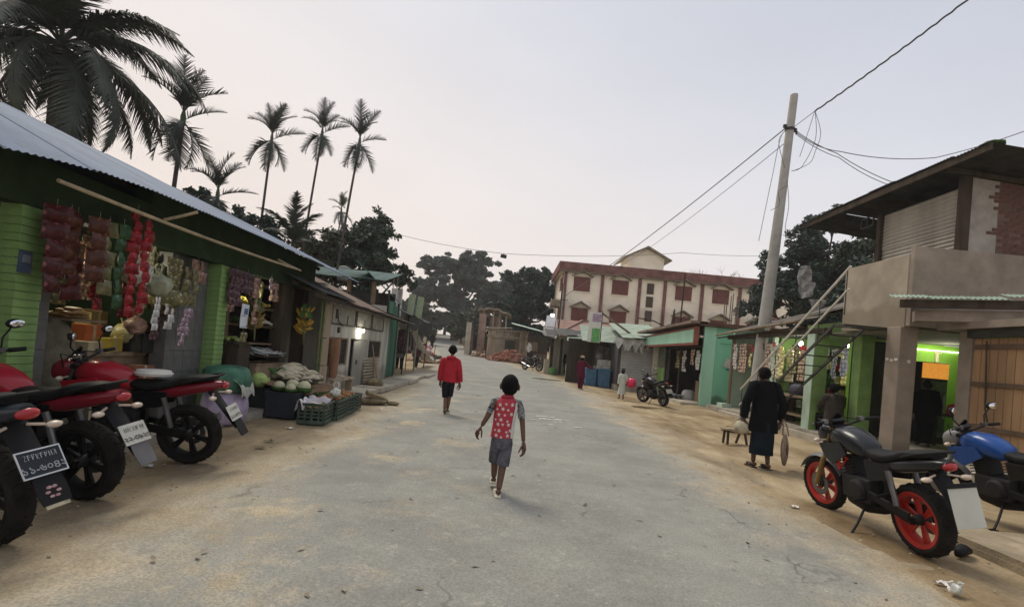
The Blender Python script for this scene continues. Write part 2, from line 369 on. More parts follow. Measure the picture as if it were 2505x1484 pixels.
# ---------------------------------------------------------------- left row: green shop building
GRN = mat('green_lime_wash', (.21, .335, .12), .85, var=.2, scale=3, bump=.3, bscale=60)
GRN_SHADE = mat('shaded_green_paint', (.026, .045, .020), .85, var=.25, scale=2.5, bump=.25, bscale=50)  # the shop green darkened, with the shade under the eave put into the colour
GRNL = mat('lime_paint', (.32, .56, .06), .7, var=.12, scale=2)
TILE = mat('grey_wall_tile', (.13, .13, .125), .45, var=.2, scale=7)
TIN = mat('galvanised_tin', (.135, .18, .255), .7, metal=.0, var=.16, scale=2.2, streak=True, bump=.2)
RUST = mat('rusty_tin', (.20, .145, .11), .75, var=.35, scale=3, streak=True, bump=.2)
DARKW = mat('dark_old_wood', (.055, .043, .032), .85, var=.35, scale=6, streak=True, bump=.3)
WOOD = mat('weathered_wood', (.22, .165, .11), .85, var=.3, scale=5, streak=True, bump=.3)
PALEW = mat('pale_plank_wood', (.34, .27, .19), .85, var=.3, scale=4, streak=True, bump=.3)
BAMB = mat('dry_bamboo', (.40, .32, .20), .6, var=.25, scale=8)
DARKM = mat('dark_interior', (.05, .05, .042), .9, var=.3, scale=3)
gs = thing('shop_building', 'long green painted shop with blue grey corrugated roof on the left of the street', 'shop', (-4.5, 7.5, 0))
def pillar(y0, y1, x0, x1, z1, nm='pillar'):
    c = wpart(nm, MB().b(x0+.012, x1-.012, y0+.012, y1-.012, .1, z1), GRN, gs)
    return c
g = random.Random(11); brk = None
for (y0, y1) in ((4.60, 4.86), (7.79, 8.03)):
    c = pillar(y0, y1, -4.72, -4.5, 2.36)
    z = .16
    while z < 2.3:
        if brk is None: brk = MB().b(-.11, .11, -.13, .13, 0, .067).mesh('brick', GRN)
        b_ = link('brick', brk, c, Matrix.Translation(Vector((-4.606+g.uniform(-.003, .003), (y0+y1)/2+g.uniform(-.003, .003), z))-off(gs)) @ Matrix.Diagonal((1, (y1-y0)/.26, 1, 1)))
        z += .0745
# grey tiled piers: backing and single tiles
def tiled(y0, y1, x, z1, nt_):
    c = wpart('tiled_pier', MB().b(x-.2, x-.012, y0, y1, .1, z1), TILE, gs); w = (y1-y0)/nt_; z = .12; tm = MB().b(-.006, .006, -w/2+.004, w/2-.004, .004, .296).mesh('tile', TILE)
    while z < z1-.2:
        for i in range(nt_): link('tile', tm, c, Matrix.Translation(Vector((x-.005, y0+w*(i+.5), z))-off(gs)))
        z += .3
tiled(4.865, 5.17, -4.68, 2.36, 2); tiled(6.95, 7.78, -4.68, 2.36, 4)
wpart('wall', MB().b(-5.1, -4.92, 1.5, 4.6, .0, 2.36), GRN_SHADE, gs)
fas = wpart('fascia', MB().b(-4.7, -4.5, 1.5, 6.2, 2.36, 2.82).b(-4.7, -4.5, 6.2, 11.45, 2.36, 3.03), GRN_SHADE, gs)
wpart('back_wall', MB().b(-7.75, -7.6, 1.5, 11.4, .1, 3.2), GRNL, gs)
wpart('partition', MB().b(-7.6, -4.9, 7.82, 7.95, .1, 3.0), GRN_SHADE, gs); wpart('partition', MB().b(-7.6, -4.9, 4.4, 4.55, .1, 3.0), GRN_SHADE, gs)
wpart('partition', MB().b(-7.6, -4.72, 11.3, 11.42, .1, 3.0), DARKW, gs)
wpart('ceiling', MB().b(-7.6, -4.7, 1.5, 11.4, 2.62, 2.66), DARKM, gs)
# roof: sheets laid side by side, eave at X -3.86 / Z 2.83, ridge at X -6.43 / Z 3.88
rf = wpart('roof', MB().b(-6.48, -6.38, 3.6, 12.5, 3.74, 3.82), DARKW, gs)
y = 12.66; i = 0
while y > 3.2:
    w = .86; lift = .010 if i % 2 else 0
    def dz(yy): return .03+.05*max(0, min(1, (8-yy)/3))+.05*max(0, min(1, (5.6-yy)/1))**1.5+.16*max(0, 4.7-yy)**1.3
    o_ = corr((-3.86, y, 2.84+lift), (0, -w, 0), (-2.6, 0, 1.05), per=.066, amp=.007, sag=(lambda u, v, y0=y, q=g.uniform(-.006, .006): .93*dz(y0-w*u)*(1-v)**1.5+q*(1-v)))
    wpart('roof_sheet', o_, TIN, rf, smooth=30); y -= .80; i += 1
wpart('roof_sheet', corr((-9.2, 3.3, 2.7), (0, 9.3, 0), (2.76, 0, 1.18)), TIN, rf, smooth=30)
rb = wpart('rafter', MB(), DARKW, gs) if False else None
for k in range(10):
    yy = 4.2+k*.9; wpart('rafter', MB().bar((-4.75, yy, 3.0), (-6.4, yy, 3.70), .05, .08), DARKW, gs)
wpart('purlin', MB().bar((-5.2, 3.6, 3.2), (-5.2, 12.5, 3.23), .05, .05), DARKW, gs)
# bamboo poles slung under the eave
def bamboo(p, q, r, label):
    p = Vector(p); q = Vector(q); n_ = 14; pts = []; rs = []
    for i in range(n_+1):
        t = i/n_; pts.append(p.lerp(q, t)+Vector((0, 0, -.007*(q-p).length*math.sin(math.pi*t)))); rs.append(r*(1.12 if i % 2 else 1))
    return single('bamboo_pole', MB().tube(pts, rs, 7), BAMB, label, 'pole', smooth=True)
bamboo((-4.07, 4.45, 2.56), (-4.05, 9.4, 2.60), .019, 'long thin bamboo pole slung along the green fascia under the eave')
bamboo((-4.12, 5.88, 2.585), (-3.80, 5.98, 2.73), .017, 'short bamboo stick poking out below the roof edge, level with the red packets')
bamboo((-4.10, 8.75, 2.65), (-4.06, 9.6, 2.60), .016, 'short stick lying beside the far end of the long bamboo pole')
# meter box on the pillar wall
mb_ = thing('wall_meter', 'small blue grey notice box on the green pillar at the left edge', 'box', (-4.52, 4.66, 1.84))
part('case', MB().box((.02, 0, .0), (.05, .12, .2)), mat('slate_blue_box', (.06, .09, .14), .5), mb_, bev=.004)
part('label', MB().box((.048, 0, .03), (.004, .08, .07)), mat('grey_label', (.2, .22, .25), .6), mb_)
# ---------------------------------------------------------------- goods hanging in the shops
def packet_mesh(name, w, h, t, m, seed=0):
    g2 = random.Random(seed)
    def fn(s_):
        def q(u, v):
            a = math.sin(math.pi*min(1, max(0, u)))**.6*math.sin(math.pi*min(1, max(0, (v-.06)/.88)))**.7 if .06 < v < .94 else 0
            return ((u-.5)*w*(1-.05*math.sin(math.pi*v)), s_*t*.5*a+.004*math.sin(9*u+5*v+seed), (v-1)*h)
        return q
    mb = MB().grid(fn(-1), 6, 7); n0 = len(mb.v); mb.grid(fn(1), 6, 7); mb.f[42:] = [tuple(reversed(f_)) for f_ in mb.f[42:]]
    return mb.mesh(name, m, smooth=True)
def foil(name, c, c2=None, rough=.35): return mat(name, c, rough, metal=0, var=.45, scale=14, col2=c2, bump=.6, bscale=22, spec=.3, prnt=tuple(min(.8, x*2.2+.07) for x in (c2 or c)))
F_RED = foil('red_foil', (.20, .003, .008), (.32, .008, .014)); F_DRED = foil('dark_red_foil', (.045, .002, .003), (.085, .005, .005)); F_OR = foil('orange_brown_foil', (.055, .010, .005), (.11, .03, .01))
F_OL = foil('olive_foil', (.10, .095, .03), (.22, .2, .09)); F_GR = foil('green_foil', (.012, .045, .014), (.03, .09, .03)); F_GO = foil('gold_foil', (.42, .34, .10), (.6, .55, .3)); F_PU = foil('plum_foil', (.05, .018, .028), (.10, .045, .06))
F_PI = foil('pale_pink_foil', (.17, .08, .12), (.42, .3, .36)); F_SI = foil('silver_foil', (.45, .45, .43), (.7, .7, .66)); F_BL = foil('blue_foil', (.05, .12, .42), (.6, .7, .85)); F_YE = foil('yellow_foil', (.55, .42, .03), (.75, .68, .2)); F_WH = foil('white_film', (.55, .56, .5), (.8, .8, .74)); F_BR = foil('brown_foil', (.20, .10, .06), (.42, .26, .2))
PK = {}
def strip(label, x, y, ztop, n, w, h, t, m, rz=math.pi/2, group='strips of packets hanging in the shops', cols=1, name='packet_strip', cat='snack strip', dx=None):
    key = (m.name, w, h)
    if key not in PK: PK[key] = [packet_mesh('packet', w, h, t, m, s_) for s_ in range(3)]
    o = thing(name, label, cat, (x, y, ztop), rz, group)
    part('string', MB().tube([(0, 0, .06), (0, .0, -h*n*.97)], .0025, 4), mat('thin_string', (.3, .28, .22), .8), o)
    for c in range(cols):
        for i in range(n):
            k = rnd.uniform(-.1, .1)
            link('packet', rnd.choice(PK[key]), o, Matrix.Translation(((c-(cols-1)/2)*(dx or w*.95)+rnd.uniform(-.01, .01), rnd.uniform(-.02, .02), -i*h*.95)) @ Euler((rnd.uniform(-.12, .12), k, rnd.uniform(-.5, .5))).to_matrix().to_4x4())
    return o
strip('dark red packet strip nearest the green pillar at the left edge', -4.3, 4.72, 2.40, 5, .24, .17, .09, F_DRED)
strip('orange brown packet strip, second from the green pillar', -4.34, 4.92, 2.40, 4, .24, .17, .09, F_OR)
strip('dark red packet strip between two orange brown ones', -4.36, 5.02, 2.40, 6, .18, .15, .08, F_DRED)
strip('orange brown packet strip beside the olive packets', -4.24, 5.14, 2.40, 4, .20, .17, .08, F_OR)
strip('olive packet strip left of the dark green one', -4.30, 5.34, 2.40, 5, .18, .16, .07, F_OL)
strip('dark green packet strip left of the long bright red one', -4.27, 5.5, 2.42, 6, .15, .16, .06, F_GR)
strip('long bright red packet strip hanging lowest in the shop front', -4.24, 5.64, 2.62, 10, .15, .125, .08, F_RED)
strip('bright red packet strip with pale flashes, just behind the longest red one', -4.22, 5.79, 2.55, 9, .13, .125, .08, F_RED)
strip('short red packet strip low down over the bread', -4.5, 5.5, 1.85, 3, .12, .13, .06, F_RED)
strip('sheet of small gold sachets under the fascia beside the red strips', -4.55, 6.25, 2.34, 5, .055, .07, .02, F_GO, cols=6, name='sachet_sheet')
strip('sheet of olive yellow sachets left of the grey tiled pier', -4.5, 6.75, 2.26, 4, .10, .12, .05, F_OL, cols=3, name='sachet_sheet')
strip('bunch of yellow green packets against the grey tiled pier', -4.45, 7.0, 2.18, 3, .17, .18, .07, F_OL, cols=2)
strip('dark brown packets high on the grey tiled pier', -4.52, 7.25, 2.32, 2, .2, .16, .07, F_BR, cols=2)
strip('silver sachets hanging below the white bag', -4.5, 6.45, 1.72, 5, .06, .09, .03, F_SI, cols=2)
strip('clear and silver sachets beside the pink bundle', -4.48, 6.7, 1.7, 4, .07, .1, .03, F_SI, cols=2)
strip('pink and plum packet bundle hanging on the tiled pier', -4.45, 6.98, 1.62, 3, .12, .13, .06, F_PI, cols=2)
strip('single pale pink packet hanging lowest on the tiled pier', -4.42, 6.92, 1.28, 2, .08, .09, .04, F_PI)
for k, (yy, zz, n_, c_, mm, lb) in enumerate(((8.1, 2.34, 5, 3, F_PU, 'plum coloured packets hanging in rows above the calendar'), (8.42, 2.34, 3, 2, F_PU, 'plum coloured packets right of the green pillar top'), (8.75, 2.3, 7, 1, F_BR, 'narrow brown sachet strip hanging over the calendar'), (9.25, 2.38, 2, 1, F_PI, 'shiny pale packet high under the fascia over the shelves'))):
    strip(lb, -4.42, yy, zz, n_, .13, .12, .06, mm, cols=c_)
# white polythene bags hanging in the first shop
def bag(label, loc, r, m, seed, name='carrier_bag', tail=.1):
    g2 = random.Random(seed); mb = MB(); n_ = 14; rings = []
    for z, k in ((0, .12), (-.06, .1), (-.12, .45), (-.25, .85), (-.45, 1.), (-.65, .95), (-.82, .7), (-.92, .25)):
        rings.append([(r*k*math.cos(2*math.pi*j/n_)*(1+g2.uniform(-.24, .24)), r*k*math.sin(2*math.pi*j/n_)*(1+g2.uniform(-.24, .24)), z*r*2.1+g2.uniform(-.15, .15)*r) for j in range(n_)])
    mb.loft(rings)
    for s_ in (-1, 1): mb.tube([(s_*.02, 0, -.03), (s_*.05, 0, tail*.6), (s_*.02, 0, tail)], .012, 5)
    return single(name, mb, m, label, 'bag', loc, smooth=60)
bag('white polythene bag knotted and hanging in front of the gold sachets', (-4.6, 6.2, 2.14), .17, F_WH, 2)
bag('greenish white bag hanging beside the white one', (-4.55, 6.5, 2.04), .16, mat('dull_plastic', (.36, .38, .27), .5), 3)
bag('dim yellow bag hanging lower left of the tiled pier', (-4.6, 6.75, 1.95), .2, F_OL, 4)
# first shop: counter, sacks, boxes
single('shop_counter', MB().b(-5.55, -5.0, 5.25, 7.6, .1, .92).b(-5.6, -4.94, 5.2, 7.65, .92, .97), WOOD, 'brown counter inside the first green shop', 'counter', bev=.006)
SACK = mat('grey_jute', (.16, .145, .105), .95, var=.3, scale=8, bump=.6, bscale=90)
def sack(label, loc, d, seed, m=SACK, rz=0, name='sack', cat='sack', top=.75):
    g2 = random.Random(seed); n_ = 16; rings = []
    for z, k in ((0, .86), (.06, 1), (.3, 1.05), (.55, 1), (.78, .92), (.92, top), (1, top*.6)):
        rings.append([(d[0]/2*k*math.cos(2*math.pi*j/n_)*(1+g2.uniform(-.06, .06)), d[1]/2*k*math.sin(2*math.pi*j/n_)*(1+g2.uniform(-.06, .06)), d[2]*z+g2.uniform(-.015, .015)) for j in range(n_)])
    return single(name, MB().loft(rings), m, label, cat, loc, smooth=60, rz=rz)
sack('tall grey jute sack leaning inside the first shop, left of the counter', (-4.95, 5.45, .16), (.5, .6, 1.18), 4)
sack('second jute sack standing behind the tall one', (-5.35, 5.05, .16), (.55, .6, 1.0), 5)
def stackbread():
    o = thing('bread_tray', 'tray of golden flat breads above the jute sack', 'bread', (-4.95, 5.75, 1.36), .1)
    part('tray', MB().box((0, 0, -.02), (.4, .55, .03)), WOOD, o)
    m = mat('bread_crust', (.42, .25, .10), .6, var=.3, scale=20)
    me = MB().ball((0, 0, 0), (.11, .08, .022), 10, 5).mesh('bread', m, True)
    for i in range(14): link('bread', me, o, Matrix.Translation((rnd.uniform(-.1, .1), rnd.uniform(-.2, .2), .015+.022*(i//3))) @ Matrix.Rotation(rnd.uniform(0, 3), 4, 'Z'))
stackbread()
def crate(label, loc, d, m, rz=0, group=None, solid=False, name='plastic_crate', cat='crate'):
    o = thing(name, label, cat, loc, rz, group); L_, W_, H = d; t = .014
    part('base', MB().box((0, 0, .012), (L_-.01, W_-.01, .02)), m, o)
    for ax, s_ in ((0, 1), (0, -1), (1, 1), (1, -1)):
        mb = MB(); ln = W_ if ax == 0 else L_; n_ = 3
        def pl(a, b_, z0, z1):                        # plate on this side from a to b along the side
            c = ((a+b_)/2, (z0+z1)/2)
            if ax == 0: mb.box((s_*(L_/2-t/2), c[0], c[1]), (t, b_-a, z1-z0))
            else: mb.box((c[0], s_*(W_/2-t/2), c[1]), (b_-a, t, z1-z0))
        pl(-ln/2, ln/2, 0, H*.18); pl(-ln/2, ln/2, H*.86, H)
        if solid: pl(-ln/2+.01, ln/2-.01, H*.18, H*.86)
        else:
            for k in range(4): a = -ln/2+ln*k/4; pl(a, a+.03, H*.18, H*.86)
            pl(ln/2-.03, ln/2, H*.18, H*.86)
            for zz in (.33, .5, .67): pl(-ln/2+.03, ln/2-.03, H*zz-.011, H*zz+.011)
        part('side', mb, m, o)
        rim = MB()
        if ax == 0: rim.box((s_*(L_/2), 0, H-.01), (.03, W_+.03, .02))
        else: rim.box((0, s_*(W_/2), H-.01), (L_-.032, .03, .02))
        part('rim', rim, m, o)
    return o
CRB = mat('black_plastic_crate', (.022, .023, .024), .55); CRG = mat('dusty_green_crate', (.055, .085, .062), .65, var=.3, scale=8); CRN = mat('navy_crate', (.018, .022, .032), .6)
crate('black plastic crate on the counter of the first shop', (-5.0, 6.98, .97), (.34, .5, .26), CRB, solid=True)
def carton(label, loc, d, m, rz=0):
    o = thing('carton', label, 'box', loc, rz, 'cartons on the counter'); part('body', MB().box((0, 0, d[2]/2), d), m, o, bev=.004); part('tape', MB().box((0, 0, d[2]/2), (d[0]+.004, .04, d[2]+.004)), mat('parcel_tape', (.4, .33, .22), .4), o); return o
carton('yellow carton on the counter behind the motorcycle mirror', (-5.1, 6.5, .97), (.2, .26, .17), mat('yellow_card', (.45, .34, .05), .7), .1)
carton('orange red carton standing on the counter of the first shop', (-5.25, 6.35, .97), (.2, .24, .32), mat('orange_card', (.45, .12, .04), .7), -.1)
carton('cream carton at the left end of the counter', (-5.1, 6.15, .97), (.24, .3, .12), mat('cream_card', (.42, .36, .24), .8), .2)
bag('crumpled cream bag of goods on the counter', (-5.1, 6.75, 1.35), .14, F_GO, 8, 'goods_bag')
carton('tall brown carton at the foot of the grey tiled pier', (-4.85, 7.2, .15), (.3, .3, .62), mat('brown_card', (.24, .15, .08), .85), .05)
carton('brown carton with a pale band left of the tall one', (-4.9, 6.75, .15), (.28, .32, .66), mat('red_brown_card', (.22, .09, .05), .8), -.05)
# back shelves of the first shop with rows of jars
def shelf(label, loc, wd, hs, dep, m, n_, rz=0, name='shelf_unit'):
    o = thing(name, label, 'shelf', loc, rz)
    for s_ in (-1, 1): part('post', MB().box((0, s_*wd/2, hs[-1]/2+.1), (dep, .04, hs[-1]+.3)), m, o)
    for h in hs: part('shelf_board', MB().box((0, 0, h), (dep, wd, .025)), m, o)
    return o
shelf('lime backed shelf unit at the rear of the first shop', (-7.35, 6.3, .1), 2.4, (.4, .8, 1.2, 1.6, 2.0), .3, WOOD, 5)
JARS = [mat('jar_'+n_, c_, .3) for n_, c_ in (('amber', (.4, .2, .04)), ('cream', (.6, .55, .4)), ('red', (.4, .04, .03)), ('green', (.05, .25, .06)), ('clear', (.35, .4, .38)))]
ORD = ['first', 'second', 'third', 'fourth', 'fifth', 'sixth', 'seventh', 'eighth', 'ninth', 'tenth', 'eleventh']
jm = [MB().lathe([(.05, 0), (.052, .01), (.052, .13), (.035, .16), (.035, .19)], n=10).mesh('jar', m, True) for m in JARS]
for r_, h in enumerate((.5, .9, 1.3, 1.7)):
    for i in range(11):
        q_ = rnd.randrange(5); o = link('jar', jm[q_]); tag(o, '%s jar, %s from the left on the %s rear shelf of the first shop' % (('amber', 'cream', 'red', 'green', 'clear')[q_], ORD[i], ('lowest', 'second lowest', 'second highest', 'highest')[r_]), 'jar', 'jars on the rear shelves'); o.location = (-7.3+rnd.uniform(-.04, .04), 5.2+i*.18, h+.0125)
# lamp inside the first shop
def lamp(label, loc, watt, col=(1, .9, .68), r=.032, em=30, drop=.3):
    o = thing('light_bulb', label, 'light bulb', loc)
    part('glass', MB().ball((0, 0, 0), (r, r, r*1.25), 12, 8), mat('lit_bulb_%d' % em, col, .3, emit=em, var=.02), o, smooth=True)
    part('socket', MB().lathe([(r*.55, r*1.1), (r*.55, r*2.4), (r*.3, r*2.6)], n=10), mat('bulb_socket', (.03, .03, .03), .5), o)
    part('cord', MB().tube([(0, 0, r*2.5), (.01, 0, drop)], .004, 5), mat('bulb_cord', (.02, .02, .02), .6), o)
    bulb(o, (0, .0, -r*1.8), watt, col, r); return o
lamp('bare lit bulb behind the red packets in the first shop', (-5.35, 6.15, 2.2), 26, (1, .93, .66))
# calendar
cal = thing('calendar_poster', 'white calendar sheet with a blue picture hung beside the green pillar', 'poster', (-4.46, 8.52, 1.62), R(90)+.15)
part('sheet', MB().shell(lambda u, v: ((u-.5)*.34, .006*math.sin(5*v), (v-.5)*.40), 4, 6, .002), mat('white_paper', (.66, .70, .74), .7, var=.05), cal)
part('picture', MB().shell(lambda u, v: ((u-.30)*.16, -.006+.006*math.sin(5*(.55+v*.25)), (v)*.10+.03), 2, 3, .002), mat('blue_print', (.10, .17, .28), .6, var=.4, scale=20), cal)
part('emblem', MB().lathe([(0, 0), (.018, .001), (.018, .004)], (.12, -.004, -.165), 10, (0, -1, 0)), mat('dark_print', (.05, .05, .06), .6), cal)
part('text_line', MB().b(-.11, .02, -.008, -.003, .0, .008).b(-.12, .1, -.009, -.004, -.18, -.176), MATS['dark_print'], cal)
# second shop: wooden produce shelves
sh = thing('produce_rack', 'dark wooden rack with produce on four shelves in the second shop', 'rack', (-4.95, 9.45, .15))
for yy in (-.95, .72): part('upright', MB().box((.2, yy, 1.15), (.07, .07, 2.3)), WOOD, sh, bev=.005); part('upright', MB().box((-.35, yy, 1.15), (.06, .06, 2.3)), DARKW, sh)
for zz in (.45, 1.0, 1.32, 1.66, 2.1):
    for k in range(4): part('shelf_board', MB().box((-.33+k*.17, -.11, zz), (.16, 1.72, .024), (0, 0, rnd.uniform(-.01, .01))), WOOD, sh)
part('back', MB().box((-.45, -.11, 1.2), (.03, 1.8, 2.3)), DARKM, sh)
def heap(label, cat, name, loc, n_, me, spread, piece, rot=True, group=None, up=.03, pile=1.0):
    o = thing(name, label, cat, loc, 0, group); part('tray', MB().box((0, 0, -.012), (spread[0]*2+.1, spread[1]*2+.1, .024)), DARKW, o)
    for i in range(n_):
        x = rnd.uniform(-1, 1); y = rnd.uniform(-1, 1); hgt = max(0, 1-max(abs(x), abs(y)))*pile
        M = Matrix.Translation((x*spread[0], y*spread[1], up+hgt*spread[2]))
        if rot: M = M @ Euler((rnd.uniform(-.3, .3), rnd.uniform(-.3, .3), rnd.uniform(-.6, .6))).to_matrix().to_4x4()
        link(piece, me, o, M)
    return o
YEL = mat('lemon_skin', (.55, .45, .05), .5); WHR = mat('white_radish', (.60, .55, .42), .5, var=.12, scale=9); SIL = mat('silver_fish', (.42, .45, .47), .3, metal=.3, var=.3, scale=30); POT = mat('potato_skin', (.36, .27, .15), .85, var=.25, scale=20); CAB = mat('cabbage_leaf', (.40, .52, .17), .6, var=.2, scale=9); LEAFY = mat('leafy_greens', (.06, .13, .03), .7, var=.4, scale=20); CAUL = mat('cauliflower', (.60, .57, .38), .8, var=.15, scale=40, bump=.8, bscale=60); GARL = mat('garlic', (.5, .46, .38), .7, var=.2, scale=20)
lemon = MB().ball((0, 0, 0), (.05, .035, .035), 8, 6).mesh('lemon', YEL, True)
heap('yellow fruit heaped on the top left of the produce rack', 'fruit', 'fruit_tray', (-4.85, 9.05, 1.845), 26, lemon, (.14, .3, .09), 'lemon', up=.035)
heap('smaller heap of yellow fruit on the top right of the rack', 'fruit', 'fruit_tray', (-4.85, 9.9, 1.845), 14, lemon, (.14, .18, .05), 'lemon', up=.035)
gar = MB().ball((0, 0, 0), (.035, .035, .03), 8, 5).mesh('garlic', GARL, True)
heap('pale garlic bulbs on the middle shelf of the rack', 'garlic', 'garlic_tray', (-4.8, 9.75, 1.505), 34, gar, (.15, .3, .08), 'garlic')
heap('greenish fruit in a tray just right of the green pillar', 'fruit', 'fruit_tray', (-4.65, 8.55, 1.18), 20, MB().ball((0, 0, 0), (.04, .03, .03), 8, 5).mesh('lime', mat('lime_skin', (.2, .26, .07), .5), True), (.12, .2, .05), 'lime')
fish = MB().tube([(-.13, 0, 0), (-.1, 0, .002), (-.03, 0, .004), (.05, 0, .002), (.1, 0, 0), (.13, .0, 0)], [.004, .014, .02, .016, .006, .014], 7, flat=.6).mesh('fish', SIL, True)
heap('silver fish piled on a black tray in the second shop', 'fish', 'fish_tray', (-4.62, 9.5, .96), 60, fish, (.26, .42, .10), 'fish', up=.02)
crate('wooden vegetable box under the silver fish', (-4.6, 9.45, .52), (.5, 1.2, .3), WOOD, solid=True, name='wooden_box', cat='box')
crate('lower wooden box under the fish, nearer the floor', (-4.55, 9.5, .15), (.5, 1.2, .3), DARKW, solid=True, name='wooden_box', cat='box')
crate('small dark wooden box stacked right of the green pillar', (-4.55, 8.5, .72), (.3, .4, .42), DARKW, solid=True, name='wooden_box', cat='box')
def bananas(label, loc, s_, m, m2, n_=34):
    o = thing('banana_bunch', label, 'bananas', loc)
    part('stalk', MB().tube([(0, 0, .28*s_), (0, 0, .1*s_), (.01, 0, -.3*s_), (.02, .01, -.5*s_)], [.012, .02*s_, .022*s_, .012], 6), mat('banana_stalk', (.12, .13, .05), .8), o)
    me = MB().tube([(0, 0, 0), (.05, 0, .0), (.10, 0, .025), (.14, 0, .065), (.155, 0, .09)], [.008, .02, .022, .018, .006], 6).mesh('banana', m, True)
    for i in range(n_):
        a = rnd.uniform(0, 6.3); z = .12-.42*(i/n_); k = s_*rnd.uniform(.8, 1.1)
        link('banana', me, o, Matrix.Translation((0, 0, z*s_)) @ Matrix.Rotation(a, 4, 'Z') @ Matrix.Rotation(rnd.uniform(-.3, .5), 4, 'Y') @ Matrix.Scale(k, 4))
    mb = MB()
    for i in range(7):
        a = rnd.uniform(0, 6.3); mb.shell(lambda u, v, a=a: (math.cos(a)*v*.14*s_-math.sin(a)*(u-.5)*.09*s_, math.sin(a)*v*.14*s_+math.cos(a)*(u-.5)*.09*s_, (.26-.25*v*v)*s_), 2, 4, .002)
    part('leaf_scraps', mb, m2, o); return o
BANY = mat('banana_yellow', (.42, .27, .04), .55, var=.3, scale=12); BAND = mat('banana_dull', (.22, .15, .045), .6, var=.4, scale=12)
bananas('bunch of dull bananas hanging before the produce rack', (-4.5, 8.95, 1.72), 1.0, BAND, LEAFY)
bananas('yellow banana bunch hanging by the pale panel at the shop end', (-4.35, 10.72, 1.75), 1.15, BANY, LEAFY, 44)
# shop end: posts and pale panel
wpart('post', MB().b(-4.72, -4.5, 10.05, 10.3, .1, 2.36), DARKW, gs); wpart('post', MB().b(-4.75, -4.55, 11.02, 11.3, .1, 2.36), DARKW, gs)
wpart('panel', MB().b(-4.8, -4.74, 10.3, 11.02, .1, 2.36), mat('stained_grey_board', (.15, .15, .11), .9, var=.4, scale=3, streak=True), gs)
nb = thing('paper_notes', 'three small yellow green paper notes pinned to the panel by the bananas', 'notes', (-4.73, 10.5, 2.0))
for k in range(3): part('note', MB().box((.004, .03*k, .13-.13*k), (.006, .12, .10), (.05*k, 0, 0)), mat('yellow_note', (.48, .47, .20), .7), nb)
# crates and heaps of vegetables on the ground before the second shop
crate('dusty green crate lined with white plastic, at the front corner of the produce', (-3.06, 8.36, .0), (.42, .58, .33), CRG, rz=R(6), group='green crates along the road edge')
crate('dusty green crate, second along the road edge', (-3.04, 8.97, .0), (.42, .58, .33), CRG, rz=R(3), group='green crates along the road edge')
crate('dusty green crate, third along the road edge', (-3.08, 9.60, .0), (.42, .58, .33), CRG, rz=R(-2), group='green crates along the road edge')
crate('dusty green crate, farthest along the road edge beside the flattened sacks', (-3.16, 10.2, .0), (.42, .58, .31), CRG, rz=R(-6), group='green crates along the road edge')
crate('navy black crate under the cauliflowers', (-3.70, 8.72, .0), (.5, .6, .42), CRN, rz=R(3), solid=True)
crate('black crate under the single cabbage', (-4.22, 8.92, .02), (.46, .6, .42), CRB, rz=R(2), solid=True)
crate('black crate under the white radishes', (-4.2, 9.6, .0), (.6, .7, .46), CRB, solid=True)
bk = thing('produce_board', 'brown sacking spread over the crates under the vegetables', 'sacking', (-3.6, 9.4, 0))
SCK = mat('brown_sacking', (.20, .13, .075), .95, var=.35, scale=9, bump=.6, bscale=60)
part('cloth', MB().shell(lambda u, v: (-.75+u*1.0, -.62+v*1.7, .50-.14*u+.03*math.sin(7*u+3*v)+.02*math.sin(11*v)), 14, 18, .012), SCK, bk, smooth=True)
rad = MB().tube([(-.15, 0, 0), (-.12, 0, .0), (-.05, 0, .006), (.05, 0, .0), (.11, 0, -.006), (.15, 0, -.01)], [.008, .024, .033, .031, .022, .006], 8).mesh('radish', WHR, True)
o = heap('heap of white radishes with green tops on the sacking', 'radishes', 'radish_heap', (-4.12, 9.85, .52), 80, rad, (.34, .55, .26), 'radish', up=.04)
mbl = MB()
for i in range(70):
    x, y = rnd.uniform(-.45, -.1), rnd.uniform(-.5, .5); mbl.shell(lambda u, v, x=x, y=y, a=rnd.uniform(0, 6.3), l_=rnd.uniform(.12, .25): (x+math.cos(a)*v*l_+(u-.5)*.03, y+math.sin(a)*v*l_+(u-.5)*.03, .1+.2*math.sin(2.2*v)*l_*3), 1, 3, .002)
part('leaves', mbl, LEAFY, o)
def cabbage(label, loc, r, m, seed, name='cabbage', white=False):
    o = thing(name, label, 'vegetable', loc, seed)
    part('heart', MB().ball((0, 0, r*.85), (r*.86, r*.86, r*.75), 14, 10, noise=.05), CAUL if white else m, o, smooth=True)
    for k in range(6):
        a = k*1.047+seed
        part('leaf', MB().shell(lambda u, v, a=a: (r*1.05*math.cos(a+(u-.5)*1.15)*math.sin(.25+v*1.45)*(1+.05*math.sin(9*u)), r*1.05*math.sin(a+(u-.5)*1.15)*math.sin(.25+v*1.45)*(1+.05*math.sin(9*u)), r*.85-r*.95*math.cos(.25+v*(1.2 if white else 1.55))), 6, 6, .004), LEAFY if white else m, o, smooth=True)
    return o
cabbage('single pale green cabbage with a pointed leaf on the black crate', (-4.3, 8.9, .42), .16, CAB, 1)
for k, (x, y, r, lb) in enumerate(((-3.86, 8.72, .11, 'cauliflower at the left of the crate top'), (-3.62, 8.62, .10, 'cauliflower at the near edge of the crate, greenest of the four'), (-3.7, 8.9, .13, 'largest round cauliflower behind the others'), (-3.46, 8.8, .13, 'cauliflower with dark leaves by the white plastic'))):
    cabbage(lb, (x, y, .40), r, CAB, k+.4, 'cauliflower', True)
